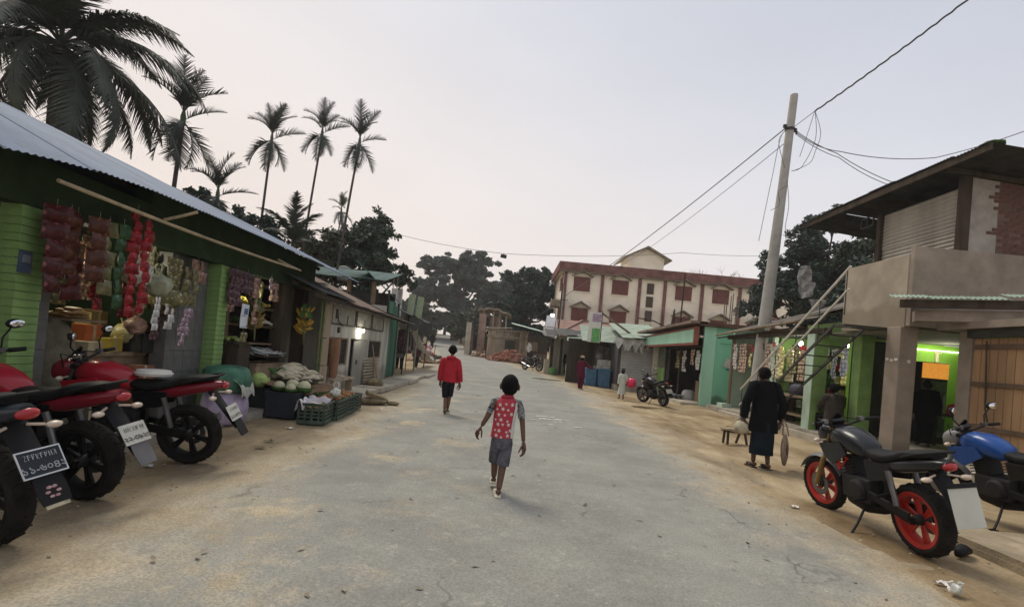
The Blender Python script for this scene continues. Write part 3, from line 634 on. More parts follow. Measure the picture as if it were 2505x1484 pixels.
heap('brown roots heaped in the second and third green crates', 'roots', 'root_heap', (-3.1, 9.35, .28), 110, MB().ball((0, 0, 0), (.035, .028, .026), 7, 5).mesh('root', mat('ginger_skin', (.30, .16, .075), .9, var=.3, scale=20), True), (.17, .62, .10), 'root')
heap('small tan potatoes in the front green crate', 'potatoes', 'potato_heap', (-3.06, 8.36, .22), 46, MB().ball((0, 0, 0), (.036, .03, .028), 7, 5).mesh('potato', POT, True), (.14, .2, .05), 'potato')
heap('tan roots heaped in the farthest green crate', 'roots', 'root_heap', (-3.2, 10.2, .26), 40, MB().ball((0, 0, 0), (.035, .028, .026), 7, 5).mesh('root', MATS['ginger_skin'], True), (.15, .2, .06), 'root')
heap('dark leafy greens by the white sack behind the crates', 'greens', 'greens_heap', (-3.7, 10.75, .06), 60, MB().shell(lambda u, v: ((u-.5)*.08, v*.16, .05*math.sin(3*v)), 2, 3, .003).mesh('leaf', LEAFY, True), (.3, .4, .14), 'leaf')
PLA = mat('white_plastic_sheet', (.58, .55, .58), .4, var=.12, scale=8)
single('plastic_liner', MB().shell(lambda u, v: (-.24+.11*v+.02*math.sin(9*u), -.34+u*.75, .36-.16*(2*v-1)**2+.03*math.sin(13*u+2*v)), 22, 6, .003).shell(lambda u, v: (-.2+u*.36, .24+.1*v, .38-.10*(2*v-1)**2+.02*math.sin(12*u)), 14, 5, .003), PLA, 'white plastic liner spilling over the front green crate', 'plastic sheet', (-3.06, 8.36, 0), smooth=True, rz=R(6))
bag('small knotted clear plastic bag standing on the brown roots', (-2.98, 9.0, .52), .09, F_WH, 31, 'plastic_bag')
single('paper_scrap', MB().shell(lambda u, v: (-.1+u*.2, -.05+v*.1, .01*math.sin(7*u)), 5, 3, .003), PLA, 'pale paper scrap on the near rim of the front crate', 'paper', (-2.98, 8.08, .345), rz=.3)
# sacks left of the crates
def bigsack():
    o = thing('stacked_sack', 'tall bulging sack with a green top and lavender lower half by the green pillar', 'sack', (-4.12, 7.55, 0), .2)
    def body(z0, z1, r0, m, nm, seed, prof):
        g2 = random.Random(seed); n_ = 20; rings = []
        for t, k in prof: rings.append([(r0[0]*k*math.cos(2*math.pi*j/n_)*(1+g2.uniform(-.05, .05)), r0[1]*k*math.sin(2*math.pi*j/n_)*(1+g2.uniform(-.05, .05)), z0+(z1-z0)*t) for j in range(n_)])
        part(nm, MB().loft(rings).jit(.012, g2), m, o, smooth=60)
    body(0, .5, (.30, .42), mat('lavender_sack', (.36, .30, .42), .6, var=.25, scale=7, bump=.5), 'lower_sack', 1, ((0, .85), (.1, 1), (.5, 1.05), (.85, .96), (1, .7)))
    body(.46, .84, (.31, .44), mat('green_netting', (.05, .16, .10), .6, var=.5, scale=5, bump=.6), 'upper_sack', 2, ((0, .7), (.15, .97), (.5, 1.03), (.85, .95), (.95, .8), (1, .5)))
    part('clear_film', MB().shell(lambda u, v: (.33-.13*v*v, -.36+u*.62, .42+v*.28+.03*math.sin(11*u+4*v)), 16, 8, .003), mat('crumpled_film', (.42, .42, .38), .3, var=.3, scale=12), o, smooth=True)
bigsack()
sack('cream white sack with rolled top beside the plank post', (-4.0, 11.75, .0), (.42, .42, .5), 9, mat('cream_sack', (.40, .35, .28), .9, var=.2, scale=6, bump=.5), top=1.0)
single('rolled_cloth', MB().tube([(-.25, 0, 0), (-.2, .01, 0), (0, .0, .015), (.2, 0, 0), (.26, 0, 0)], [.03, .06, .062, .06, .04], 10), MATS['cream_sack'], 'pale cloth roll lying on top of the cream sack', 'cloth', (-4.0, 11.75, .5), smooth=True, rz=.3)
# flattened coconut husk sacks and stones by the road edge
def lump(label, loc, d, seed, m, name='stone', cat='stone', rz=0.):
    g2 = random.Random(seed); mb = MB().ball((0, 0, d[2]*.4), (d[0]/2, d[1]/2, d[2]*.6), 10, 7, noise=.13, rg=g2); return single(name, mb, m, label, cat, loc, smooth=50, rz=rz)
HUSK = mat('damp_husk', (.17, .14, .085), .95, var=.35, scale=10, bump=.6, bscale=40)
lump('long flat dusty bundle beyond the last green crate', (-2.95, 11.35, 0), (.75, .35, .14), 1, HUSK, 'bundle', 'bundle', .2)
single('board', MB().box((0, 0, .16), (.5, .22, .09), (.15, .35, .5)), HUSK, 'dark tilted plank lying on the flat bundle by the road', 'plank', (-2.85, 11.4, 0), bev=.01)
lump('small dusty stone at the road end of the flat bundle', (-2.5, 11.5, 0), (.3, .2, .08), 3, HUSK)

# more goods crowding the first shop
g = random.Random(55)
for k, (x, y, z, d, c, lb) in enumerate(((-5.2, 5.75, .97, (.2, .3, .3), (.12, .07, .03), 'dark brown carton behind the bread tray'), (-5.3, 7.3, .97, (.22, .25, .4), (.05, .05, .05), 'black carton at the far end of the counter'), (-5.15, 7.05, 1.24, (.2, .2, .14), (.2, .05, .04), 'maroon carton stacked on the black plastic crate'), (-5.5, 6.7, .97, (.2, .3, .5), (.25, .2, .08), 'ochre carton standing tall at the back of the counter'), (-5.0, 6.3, .15, (.3, .5, .5), (.1, .06, .035), 'brown carton on the floor before the counter'), (-4.95, 5.95, .15, (.3, .4, .6), (.07, .06, .045), 'grey brown carton on the floor beside the jute sack'))):
    carton(lb, (x, y, z), d, mat('card_tone_%d' % k, c, .85, var=.25), g.uniform(-.15, .15))
for k, (x, y, zt, n_, w, h, m_, cols, lb) in enumerate(((-5.0, 5.6, 2.3, 7, .1, .12, F_OL, 2, 'olive sachets hanging deep in the first shop behind the red strips'), (-5.1, 6.05, 2.35, 8, .08, .1, F_BR, 3, 'brown sachets hanging behind the white polythene bag'), (-5.0, 6.6, 2.1, 6, .1, .12, F_DRED, 2, 'dark red packets hanging behind the greenish white bag'), (-4.9, 6.95, 2.3, 6, .1, .13, F_OL, 3, 'olive brown packets high beside the inner edge of the tiled pier'), (-4.62, 6.35, 1.95, 5, .07, .1, F_BR, 2, 'brown and cream sachets just below the white bag'), (-4.7, 6.75, 1.5, 3, .1, .12, F_PU, 2, 'plum packets hanging low by the pink bundle'))):
    strip(lb, x, y, zt, n_, w, h, .05, m_, cols=cols)
for k, (y, z, r, m_, lb) in enumerate(((6.62, 2.2, .15, F_OL, 'dark olive bag hanging above the greenish white one'), (6.9, 1.75, .13, F_BR, 'brown bag hanging against the tiled pier edge'), (6.4, 1.45, .12, F_BR, 'small brown bag hanging over the counter'))): bag(lb, (-4.7, y, z), r, m_, 70+k, 'hanging_bag')

for k, (x, y, zt, n_, w, h, m_, cols, lb) in enumerate(((-4.6, 8.25, 2.3, 6, .11, .11, F_BR, 3, 'brown packets in the second layer above the calendar'), (-4.55, 8.95, 2.34, 4, .12, .13, F_PU, 3, 'plum packets hanging over the top shelf of the produce rack'), (-4.65, 9.3, 2.3, 5, .1, .11, F_OL, 2, 'olive packets hanging before the top shelf of the produce rack'), (-4.5, 9.6, 2.32, 3, .12, .12, F_BR, 2, 'tan packets by the right upright of the produce rack'), (-4.5, 8.6, 1.35, 3, .1, .11, F_OL, 2, 'olive packets hanging just under the calendar'))):
    strip(lb, x, y, zt, n_, w, h, .05, m_, cols=cols)

lamp('small bulb between the packets over the produce rack', (-4.62, 9.15, 2.12), 6, (1, .95, .75), r=.02, em=30, drop=.35)
heap('small tan onions in a shallow tray on the lowest rack shelf', 'onions', 'onion_tray', (-4.8, 9.0, .655), 40, MB().ball((0, 0, 0), (.035, .035, .032), 8, 5).mesh('onion', mat('onion_skin', (.36, .20, .12), .6, var=.25, scale=20), True), (.15, .35, .08), 'onion')
heap('dark green cucumbers on the middle shelf left of the garlic', 'cucumbers', 'cucumber_tray', (-4.8, 8.95, 1.505), 22, MB().tube([(-.09, 0, 0), (-.06, 0, 0), (.06, 0, .004), (.09, 0, 0)], [.01, .024, .024, .01], 8).mesh('cucumber', mat('cucumber_skin', (.06, .12, .03), .5, var=.3, scale=15), True), (.12, .28, .07), 'cucumber')
# ---------------------------------------------------------------- left row: low plastered hut with the lit bulb
PLAS = mat('stained_plaster', (.40, .385, .33), .9, var=.3, scale=2.6, bump=.35, bscale=40, streak=True, grime=((.12, .10, .075), .55, .35, .55))
hut = thing('low_hut', 'low plastered hut with a lit bulb, a half open grey door and two dark windows', 'hut', (-4.1, 14, .1))
X0 = -4.1
wall = MB()
for y0, y1, z0, z1 in ((11.45, 11.52, .1, 2.2), (12.98, 13.17, .1, 1.4), (14.62, 14.9, .1, 1.4), (16.35, 17.2, .1, 2.2), (11.52, 12.98, .1, .72), (14.9, 16.35, .1, .86), (11.52, 16.35, 1.4, 2.2)): wall.b(X0-.14, X0, y0, y1, z0, z1)
wpart('wall', wall, PLAS, hut)
wpart('wall', MB().b(-7.2, X0-.145, 11.45, 11.58, .1, 2.6), PLAS, hut); wpart('wall', MB().b(-7.2, X0-.145, 17.06, 17.2, .1, 2.6), PLAS, hut); wpart('wall', MB().b(-7.3, -7.2, 11.45, 17.2, .1, 2.9), PLAS, hut)
for y0, y1, z0, z1 in ((11.52, 12.98, .72, 1.4), (14.9, 16.35, .86, 1.4)):
    w_ = wpart('window', MB().b(X0-.10, X0-.06, y0, y1, z0, z1), DARKM, hut)
    fr = MB()
    for zz in (z0+.02, z1-.02): fr.b(X0-.05, X0-.02, y0, y1, zz-.02, zz+.02)
    fr.b(X0-.05, X0-.02, y0, y0+.04, z0+.04, z1-.04).b(X0-.05, X0-.02, y1-.04, y1, z0+.04, z1-.04); wpart('frame', fr, WOOD, w_)
    gr = MB(); k = y0+.14
    while k < y1-.05: gr.b(X0-.04, X0-.03, k-.006, k+.006, z0+.04, z1-.04); k += .15
    for zz in np.linspace(z0+.16, z1-.12, 4): gr.b(X0-.047, X0-.041, y0+.04, y1-.04, zz-.006, zz+.006)
    wpart('grille', gr, mat('dark_iron', (.03, .028, .026), .6), w_)
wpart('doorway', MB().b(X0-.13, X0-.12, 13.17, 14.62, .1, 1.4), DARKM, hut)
dr = wpart('door', MB().box((X0-.02, 14.12, .76), (.035, .96, 1.26), (0, 0, -.10)), mat('grey_door', (.20, .19, .17), .8, var=.2, scale=3, streak=True), hut, bev=.004)
wpart('handle', MB().box((X0+.03, 13.72, .78), (.03, .03, .12)), MATS['dark_iron'], dr)
for y0, y1 in ((11.55, 13.35), (13.45, 14.85), (14.95, 16.3)):
    p_ = wpart('panel', MB().b(X0, X0+.018, y0, y1, 1.72, 2.14), mat('grey_sheet_board', (.28, .265, .22), .9, var=.25, scale=3), hut)
    fr = MB().b(X0+.018, X0+.035, y0, y1, 1.70, 1.73).b(X0+.018, X0+.035, y0, y0+.03, 1.73, 2.14).b(X0+.018, X0+.035, y1-.03, y1, 1.73, 2.14); wpart('frame', fr, DARKW, p_)
wpart('cable', MB().tube([(X0+.04, 11.9, 2.0), (X0+.05, 11.95, 1.78), (X0+.05, 12.3, 1.70), (X0+.05, 12.6, 1.74), (X0+.04, 12.65, 1.95)], .012, 5).box((X0+.03, 11.85, 1.95), (.05, .06, .22)).box((X0+.03, 12.1, 1.58), (.05, .08, .14)), MATS['dark_iron'], hut)
wpart('beam', MB().bar((-3.84, 9.9, 2.2), (-3.84, 19.5, 2.16), .07, .09), DARKW, hut)
wpart('roof_sheet', corr((-3.72, 12.05, 2.27), (0, -2.2, 0), (-2.5, 0, 1.0)), mat('black_tin', (.05, .05, .05), .8, var=.3, scale=3), hut, smooth=30)
for k in range(4): wpart('roof_sheet', corr((-3.74, 12.75+k*.78, 2.215+.012*(k % 2)), (0, -.84, 0), (-2.5, 0, 1.02)), RUST, hut, smooth=30)
for k in range(6): wpart('roof_sheet', corr((-3.70, 15.85+k*.78, 2.20-.01*k), (0, -.84, 0), (-1.6, 0, .42)), mat('grey_brown_tin', (.13, .115, .095), .8, var=.3, scale=3), hut, smooth=30)
for k in range(7): wpart('rafter', MB().bar((-3.8, 10.3+k*1.35, 2.17), (-6.0, 10.3+k*1.35, 3.05), .05, .07), DARKW, hut)
lamp('bare lit bulb on the front wall of the plastered hut', (-3.98, 13.8, 1.64), 14, (1, .96, .82), em=40)
# tall plank post and curled bark beside the hut
pp = thing('plank_post', 'tall pale plank with two dark bands at the near corner of the hut', 'plank', (-4.06, 11.2, .03))
for z0, z1 in ((0, .72), (.74, 1.32), (1.34, 2.1)): part('plank', MB().box((rnd.uniform(-.01, .01), 0, (z0+z1)/2), (.05, .44, z1-z0), (0, 0, rnd.uniform(-.02, .02))), PALEW, pp)
part('bamboo', MB().tube([(.04, -.32, 0), (.05, -.31, 2.2)], .03, 7).tube([(.03, -.40, 0), (.02, -.39, 2.2)], .026, 7), mat('green_bamboo', (.10, .12, .045), .7, var=.3, scale=7), pp, smooth=True)
single('bark_roll', MB().tube([(0, 0, 0), (.0, .02, .4), (-.02, .03, .9), (-.04, 0, 1.25)], [.05, .09, .14, .16], 10), mat('rust_bark', (.25, .14, .085), .9, var=.35, scale=5, streak=True, bump=.5), 'curled rusty brown sheet leaning between the plank post and the hut window', 'sheet', (-3.96, 11.62, .12), smooth=True)
single('ledge_bench', MB().b(-.12, .12, -.55, .55, .28, .33).b(-.08, .08, -.5, -.42, 0, .28).b(-.08, .08, .42, .5, 0, .28), PALEW, 'low pale bench under the near window of the hut', 'bench', (-3.92, 12.3, .12))
# slatted panel leaning under the far window
sp_ = thing('slat_panel', 'panel of horizontal bamboo slats leaning under the far hut window', 'panel', (-3.95, 15.2, .12), 0)
for k in range(9): part('slat', MB().box((-.05-.012*k*.6, rnd.uniform(-.02, .02), .06+k*.085), (.03, 1.7, .05), (rnd.uniform(-.012, .012), -.15, 0)), mat('slat_bamboo', (.30, .25, .18), .8, var=.25, scale=5), sp_)
part('upright', MB().bar((.0, .1, 0), (-.1, .1, .82), .03), WOOD, sp_)
single('leaning_stick', MB().tube([(0, 0, 0), (-.18, -.25, 1.15)], .015, 6), WOOD, 'thin stick leaning on the slat panel', 'stick', (-3.85, 15.3, .12))
lump('dusty grey bundle on the pavement in front of the slat panel', (-3.75, 14.6, .1), (.5, .45, .24), 6, HUSK, 'bundle', 'bundle', .4)
# ---------------------------------------------------------------- green roofed upper storey and unfinished building behind
GTIN = mat('sea_green_tin', (.10, .155, .135), .7, metal=.05, var=.2, scale=2.5, streak=True); GTD = mat('deep_green_tin', (.045, .13, .085), .65, var=.25, scale=2.5, streak=True)
up = thing('green_roofed_storehouse', 'dark open sided upper storey with a sea green tin roof above the hut', 'building', (-7, 19.5, 0))
wpart('wall', MB().b(-10, -5.3, 18.9, 23.5, 0, 2.55), DARKW, up)
for k in range(6): wpart('post', MB().b(-9.9+k*.92, -9.76+k*.92, 18.9, 19.04, 2.55, 3.6), DARKW if k < 4 else WOOD, up)
for k in range(4): wpart('post', MB().b(-5.44, -5.3, 19.8+k*1.1, 19.94+k*1.1, 2.55, 3.4-.12*k), DARKW, up)
wpart('upper_floor', MB().b(-10.1, -5.2, 18.8, 23.6, 2.55, 2.68).b(-10, -9.9, 19, 23.5, 2.68, 3.6).b(-9.8, -5.5, 23.3, 23.45, 2.68, 3.6), DARKM, up)
for k in range(7): wpart('roof_sheet', corr((-10.2+k*.78, 18.5, 3.62+.012*(k % 2)), (.84, 0, 0), (0, 2.6, .62)), GTIN, up, smooth=30)
wpart('roof_sheet', corr((-5.0, 24, 3.0), (0, -5.4, .55), (-.9, 0, .75), nv=3), GTD, up, smooth=30)
wh_ = single('roof_tank', MB().lathe([(.3, 0), (.32, .05), (.32, .5), (.24, .62), (.1, .66)], n=14), mat('off_white_tank', (.24, .24, .22), .8), 'small dull grey tank on the roof under the leafy tree, left of the road', 'tank', (-7.6, 22.5, 3.9), smooth=True)
fn = thing('green_tin_fence', 'tall fence of green tin sheets nailed upright beyond the hut', 'fence', (-4.55, 19, 0))
for k in range(7): wpart('sheet', corr((-4.5-.04*k+rnd.uniform(-.02, .02), 17.25+k*.62, .05), (-.02, .66, 0), (0, 0, (2.3, 2.35, 2.2, 2.9, 2.95, 2.8, 2.5)[k])), GTD if k % 3 else mat('mid_green_tin', (.08, .18, .12), .65, var=.25, scale=3, streak=True), fn, smooth=30)
for k, h in enumerate((3.35, 3.3, 3.0)): wpart('post', MB().tube([(-4.72, 19.2+k*.9, 0), (-4.70, 19.2+k*.9, h)], .045, 7), DARKW, fn)
for k, (x, y, h, lb) in enumerate(((-6.0, 25.6, 4.6, 'pale unfinished concrete column, the nearer of the two by the green fence'), (-6.05, 27.0, 4.75, 'pale unfinished concrete column, the farther of the two by the green fence'))):
    o = thing('concrete_column', lb, 'column', (x, y, 0)); part('shaft', MB().b(-.13, .13, -.13, .13, 0, h-.5), mat('white_concrete', (.55, .53, .5), .9), o)
    for dx, dy in ((-.09, -.09), (.09, -.09), (.09, .09), (-.09, .09)): part('rebar', MB().tube([(dx, dy, h-.5), (dx*1.2, dy, h+.15)], .012, 5), RUST, o)
for k, (x, y, lb) in enumerate(((-4.72, 23.6, 'pale green painted board standing above the dark awning, nearer one'), (-4.5, 24.6, 'pale green painted board standing above the dark awning, farther one'))):
    single('tall_board', MB().box((0, 0, 3.0), (.3, .08, 1.3), (0, .06, 0)).box((0, .05, 1.3), (.05, .05, 2.6)), mat('pale_green_paint', (.30, .35, .23), .8, var=.2, scale=3), lb, 'board', (x, y, .05))
ra = thing('ragged_awning', 'ragged black awning hanging out beyond the green fence', 'awning', (-4.9, 25, 0))
wpart('sheet', MB().shell(lambda u, v: (-4.35-1.3*v+.05*math.sin(9*u), 22.0+u*6.4, 2.62+.5*v-.08*u+.05*math.sin(17*u)*(1-v)), 24, 5, .02), mat('black_tarp', (.02, .021, .022), .7), ra, smooth=True)
wpart('drape', MB().shell(lambda u, v: (-4.35+.05*math.sin(9*u)-.12*v, 22.0+u*6.4, 2.62-.08*u-v*(.42+.18*abs(math.sin(7*u)))), 28, 4, .02), MATS['black_tarp'], ra, smooth=True)
for yy in (22.3, 25, 28): wpart('pole', MB().tube([(-4.6, yy, zg(yy)), (-4.5, yy, 2.6)], .03, 6), DARKW, ra)
# roadside clothes stall and tarpaulin
cs = thing('clothes_rack', 'rail of plum and dark clothes hanging beside the green fence', 'clothes', (-5.0, 24.6, 0))
wpart('rail', MB().tube([(-4.95, 23.0, 2.0), (-4.95, 26.4, 2.05)], .02, 6), DARKW, cs)
for k in range(12):
    yy = 23.15+k*.27; c = (F_PU, DARKM, mat('grey_cloth', (.28, .25, .26), .9), mat('maroon_cloth', (.20, .06, .08), .9))[k % 4]
    wpart('garment', MB().shell(lambda u, v: (-4.95+.26*(u-.5)*(1+.3*v)+.02*math.sin(9*u+k), yy+.03*math.sin(5*v+k), 1.98-v*(.9+.2*math.sin(k*2.1))), 5, 6, .03), c, cs, smooth=True)
single('tarpaulin', MB().shell(lambda u, v: (-5.05+.35*u-.9*(v-.5)*(1-u*.4)+.04*math.sin(9*v), 24.2+6.6*u, 2.35-1.75*u-.35*math.sin(math.pi*u)+.10*math.sin(8*v+5*u)), 16, 8, .015), mat('pale_tarp', (.40, .39, .34), .7, var=.2, scale=3), 'pale grey tarpaulin slung down from the stall to a stick', 'tarpaulin', smooth=True)
single('prop_stick', MB().tube([(-5.5, 30.6, .1), (-5.25, 30.9, .95)], .025, 6), PALEW, 'short pale stick propping the low end of the tarpaulin', 'stick')
rdm = mat('red_bundle_cloth', (.42, .10, .08), .85, var=.4, scale=4)
o = thing('cloth_bundle', 'heap of red and pink cloth bundles at the end of the tarpaulin', 'bundle', (-5.85, 35.5, zg(35.5)))
for k in range(5): part('bundle', MB().ball((rnd.uniform(-.3, .3), rnd.uniform(-.4, .4), .25+.16*k), (.4-.04*k, .36, .25), 9, 6, noise=.15), rdm if k % 2 else mat('pink_cloth', (.42, .30, .28), .85, var=.3), o, smooth=True)
def rubble(label, name, cat, c, rx, ry, h, n_, mats, size, seed):
    g2 = random.Random(seed); o = thing(name, label, cat, (c[0], c[1], zg(c[1])-.02))
    part('core', MB().ball((0, 0, 0), (rx*.8, ry*.8, h*.72), 14, 8, noise=.08, rg=g2), mats[0], o)
    ms = [MB().box((0, 0, 0), size).jit(.012, g2).mesh('brick', m) for m in mats]
    for i in range(n_):
        a = g2.uniform(0, 6.283); r = math.sqrt(g2.random()); x = math.cos(a)*r*rx; y = math.sin(a)*r*ry; z = h*(1-r)**.8*.95+.03
        link('brick', g2.choice(ms), o, Matrix.Translation((x, y, z)) @ Euler((g2.uniform(-.8, .8), g2.uniform(-.8, .8), g2.uniform(0, 6))).to_matrix().to_4x4() @ Matrix.Scale(g2.uniform(.6, 1.15), 4))
    return o
BR1 = mat('broken_brick', (.27, .12, .085), .95, var=.35, scale=6); BR2 = mat('pale_broken_brick', (.33, .20, .15), .95, var=.3, scale=6)
rubble('low spread of brown rubble and firewood under the tarpaulin end', 'rubble_heap', 'rubble', (-5.4, 33.2), 1.1, .9, .25, 70, (BR2, HUSK), (.3, .12, .09), 4)
rubble('dark low rubble strip left of the road past the red bundle', 'rubble_heap', 'rubble', (-5.9, 38.6), .9, 1.4, .3, 60, (HUSK, DARKW), (.35, .12, .1), 5)
single('marker_stick', MB().tube([(0, 0, 0), (.04, 0, 1.0)], .025, 6), DARKW, 'short upright stick at the left edge of the rising road', 'stick', (-5.75, 39.5, zg(39.5)))
# ---------------------------------------------------------------- right: two storey building with balcony
BEIGE = mat('beige_render', (.33, .285, .225), .9, var=.2, scale=1.7, bump=.35, bscale=60, grime=((.20, .165, .125), 3.2, .25, .6)); BRNR = mat('brown_grey_render', (.26, .22, .18), .9, var=.22, scale=2.3, bump=.35, bscale=60, grime=((.16, .13, .10), .4, .3, .6))
rbd = thing('two_storey_shop', 'two storey beige building with balcony, corrugated upper wall and dark roof on the right', 'building', (8.4, 10.5, 0))
wpart('column', MB().b(7.82, 8.18, 10.14, 10.52, 0, 2.655), BRNR, rbd, bev=.012)
lm = MB()
for k in range(3): lm.box((7.815, 10.2+.12*k, 1.98+rnd.uniform(-.02, .02)), (.02, .07, .05))
lm.box((8.02, 10.13, 1.96), (.05, .02, .06)); wpart('lime_dab', lm, mat('lime_white', (.6, .58, .5), .9), rbd)
# balcony: slab, street parapet, end parapet
wpart('balcony_slab', MB().b(7.88, 13, 10.15, 12.0, 2.66, 2.80), BEIGE, rbd)
wpart('parapet', MB().b(7.85, 7.99, 10.10, 12.02, 2.63, 4.12), BEIGE, rbd, bev=.01)
wpart('parapet', MB().b(7.86, 13, 9.98, 10.095, 2.66, 4.25), BRNR, rbd, bev=.01)
wpart('floor_slab', MB().b(8.4, 14, 3.5, 9.975, 2.62, 2.75), BRNR, rbd)
wpart('pillar', MB().b(8.62, 8.86, 9.42, 9.7, 0, 2.61), BRNR, rbd, bev=.01)
# upper room
CTIN = mat('grey_corrugated_iron', (.40, .375, .33), .6, metal=.25, var=.2, scale=2, streak=True)
z = 4.0; k = 0
for k in range(3): wpart('wall_sheet', corr((9.2+.01*(k % 2), 12.75, 3.1+k*.86), (0, 0, .92), (0, -2.2, 0), per=.09, amp=.016), CTIN, rbd, smooth=30)
wpart('corner_post', MB().b(9.12, 9.3, 10.42, 10.56, 3.06, 5.95), DARKW, rbd); wpart('corner_post', MB().b(9.12, 9.28, 12.76, 12.9, 3.06, 5.75), DARKW, rbd)
pw = wpart('plaster_wall', MB().b(9.3, 12.5, 10.46, 10.62, 3.06, 6.0), mat('grey_white_plaster', (.34, .32, .29), .9, var=.25, scale=2.5), rbd)
wpart('mortar', MB().b(9.9, 12.4, 10.456, 10.459, 4.0, 6.0), mat('brown_mortar', (.15, .10, .085), .95, var=.3, scale=4), rbd); RBR = mat('red_brick', (.125, .07, .06), .95, var=.3, scale=5, bump=.4)
bm_ = MB().b(-.115, .115, -.03, .03, -.033, .033).mesh('brick', RBR); g = random.Random(21)
for r_ in range(26):
    for c_ in range(8):
        x = 9.80+c_*.245+(.12 if r_ % 2 else 0); zz = 4.05+r_*.075
        if x < 9.86+.12*math.sin(r_*.55)+(.18 if r_ < 10 else 0): continue
        link('brick', bm_, pw, Matrix.Translation(Vector((x+g.uniform(-.006, .006), 10.482+g.uniform(-.006, .006), zz))-off(rbd)))
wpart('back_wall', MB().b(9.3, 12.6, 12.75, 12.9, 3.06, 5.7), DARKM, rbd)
ROOFD = mat('mossy_dark_roof', (.045, .045, .04), .85, var=.35, scale=3, bump=.3)
for k in range(8): wpart('roof_sheet', corr((8.55, 9.3+.78*k, 6.12+.012*(k % 2)+.05*math.sin(k*.5)), (0, .84, .0), (4.5, 0, -.35)), ROOFD, rbd, smooth=30)
wpart('fascia_board', MB().bar((8.6, 9.3, 6.05), (8.6, 15.4, 6.05), .04, .14), DARKW, rbd); wpart('rafter', MB().bar((8.7, 10.4, 6.02), (12.6, 10.4, 5.72), .07, .1), DARKW, rbd); wpart('rafter', MB().bar((8.7, 12.8, 5.98), (12.6, 12.8, 5.68), .07, .1), DARKW, rbd)
sf = thing('bracket_frame', 'small black square steel frame sticking out under the dark roof', 'bracket', (9.1, 13.0, 5.55))
fr = MB()
for a, b_ in (((0, 0, 0), (0, .45, 0)), ((0, 0, .24), (0, .45, .24)), ((0, 0, 0), (0, 0, .24)), ((0, .22, 0), (0, .22, .24)), ((0, .45, 0), (0, .45, .24))): fr.bar(a, b_, .03)
part('bars', fr, mat('black_steel', (.02, .02, .021), .5), sf)
for k, (xx, yy, zz) in enumerate(((8.9, 9.6, 6.13), (9.3, 9.45, 6.09))):
    pass
single('roof_moss', MB().ball((0, 0, 0), (.2, .16, .03), 9, 6, noise=.35).ball((.3, .1, -.02), (.2, .12, .025), 9, 6, noise=.35), LEAFY, 'clump of green weeds on the near top corner of the dark roof', 'weeds', (8.75, 9.45, 6.16))
# canopy on the near end with sagging green tin
cn = thing('green_tin_canopy', 'sagging pale green tin canopy over the wooden doors on the right', 'canopy', (9, 9.5, 0))
PGT = mat('pale_green_tin', (.24, .33, .27), .55, metal=.3, var=.2, scale=3, streak=True)
P0 = Vector((7.15, 9.55, 3.12)); P1 = Vector((9.2, 8.6, 3.17))
for k in range(4):
    a = P0.lerp(P1, k*.25); b_ = P0.lerp(P1, k*.25+.265); nb_ = Vector((.45, .75, .2))
    wpart('sheet', corr(a+Vector((0, 0, .012*(k % 2)-.03*math.sin(k*1.2))), b_-a, nb_*.6), PGT, cn, smooth=30)
wpart('purlin', MB().bar(P0+Vector((.2, .05, -.1)), P1+Vector((.1, .1, -.1)), .08, .15), DARKW, cn); wpart('soffit_board', MB().bar(P0+Vector((.6, .2, -.3)), P1+Vector((.2, .25, -.3)), .3, .2), BRNR, cn)
# wooden folding doors under the canopy
wd = thing('wooden_doors', 'tall brown plank doors with dark cross bars at the right edge', 'door', (8.62, 8, 0))
PLK = mat('orange_brown_plank', (.27, .165, .085), .75, var=.25, scale=3, streak=True, bump=.3)
y = 9.36; k = 0; g = random.Random(5)
while y > 4.6:
    wpart('plank', MB().b(8.6+g.uniform(-.004, .004), 8.635, y-.152, y-.006, .05, 2.45), PLK, wd); y -= .158; k += 1
for zz in (.83, 1.62, 2.3): wpart('cross_bar', MB().b(8.565, 8.598, 4.6, 9.34, zz-.04, zz+.04), mat('brown_bar', (.10, .065, .04), .8, var=.2), wd)
wpart('lintel', MB().b(8.5, 8.61, 4.6, 9.41, 2.46, 2.61), DARKM, wd)
wpart('chain', MB().tube([(8.54, 9.05, 2.4), (8.53, 8.98, 1.2), (8.54, 8.93, .95)], .014, 5), DARKW, wd)
# ---------------------------------------------------------------- right: bright green shop behind the column
gsh = thing('lime_shop', 'bright lime green shop room seen behind the beige column', 'shop', (9.5, 12, 0))
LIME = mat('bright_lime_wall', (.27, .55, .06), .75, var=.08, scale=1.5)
wpart('wall', MB().b(8.8, 12.2, 13.0, 13.12, .16, 2.6), LIME, gsh); wpart('wall', MB().b(12.2, 12.3, 9.8, 13.1, .16, 2.6), LIME, gsh); wpart('wall', MB().b(8.87, 12.2, 9.7, 9.82, .16, 2.6), LIME, gsh)
wpart('ceiling', MB().b(8.0, 12.3, 10.14, 13.0, 2.61, 2.635), mat('dim_ceiling', (.2, .2, .16), .9), gsh)
gp = wpart('pillar', MB().b(8.42, 8.74, 12.1, 12.4, .1, 2.6), GRN, gsh, bev=.008)
single('shade_block', MB().b(-.6, .6, -.2, .2, 0, 2.35), DARKM, 'tall dark block added for the shade in the lime shop left of the beige column', 'shade block', (9.35, 12.72, .16), bev=.01)  # added dark block standing in for the shade inside the opening beside the column
fr_ = thing('drinks_fridge', 'tall drinks fridge with an orange lit header in the lime shop', 'fridge', (10.35, 12.55, .16), 0)
part('body', MB().b(-.33, .33, -.3, .32, 0, 1.95), mat('fridge_black', (.03, .03, .03), .4), fr_, bev=.01)
part('door', MB().b(-.29, .29, -.33, -.302, .15, 1.5), mat('fridge_glass', (.16, .19, .16), .12, var=.4, scale=5), fr_)
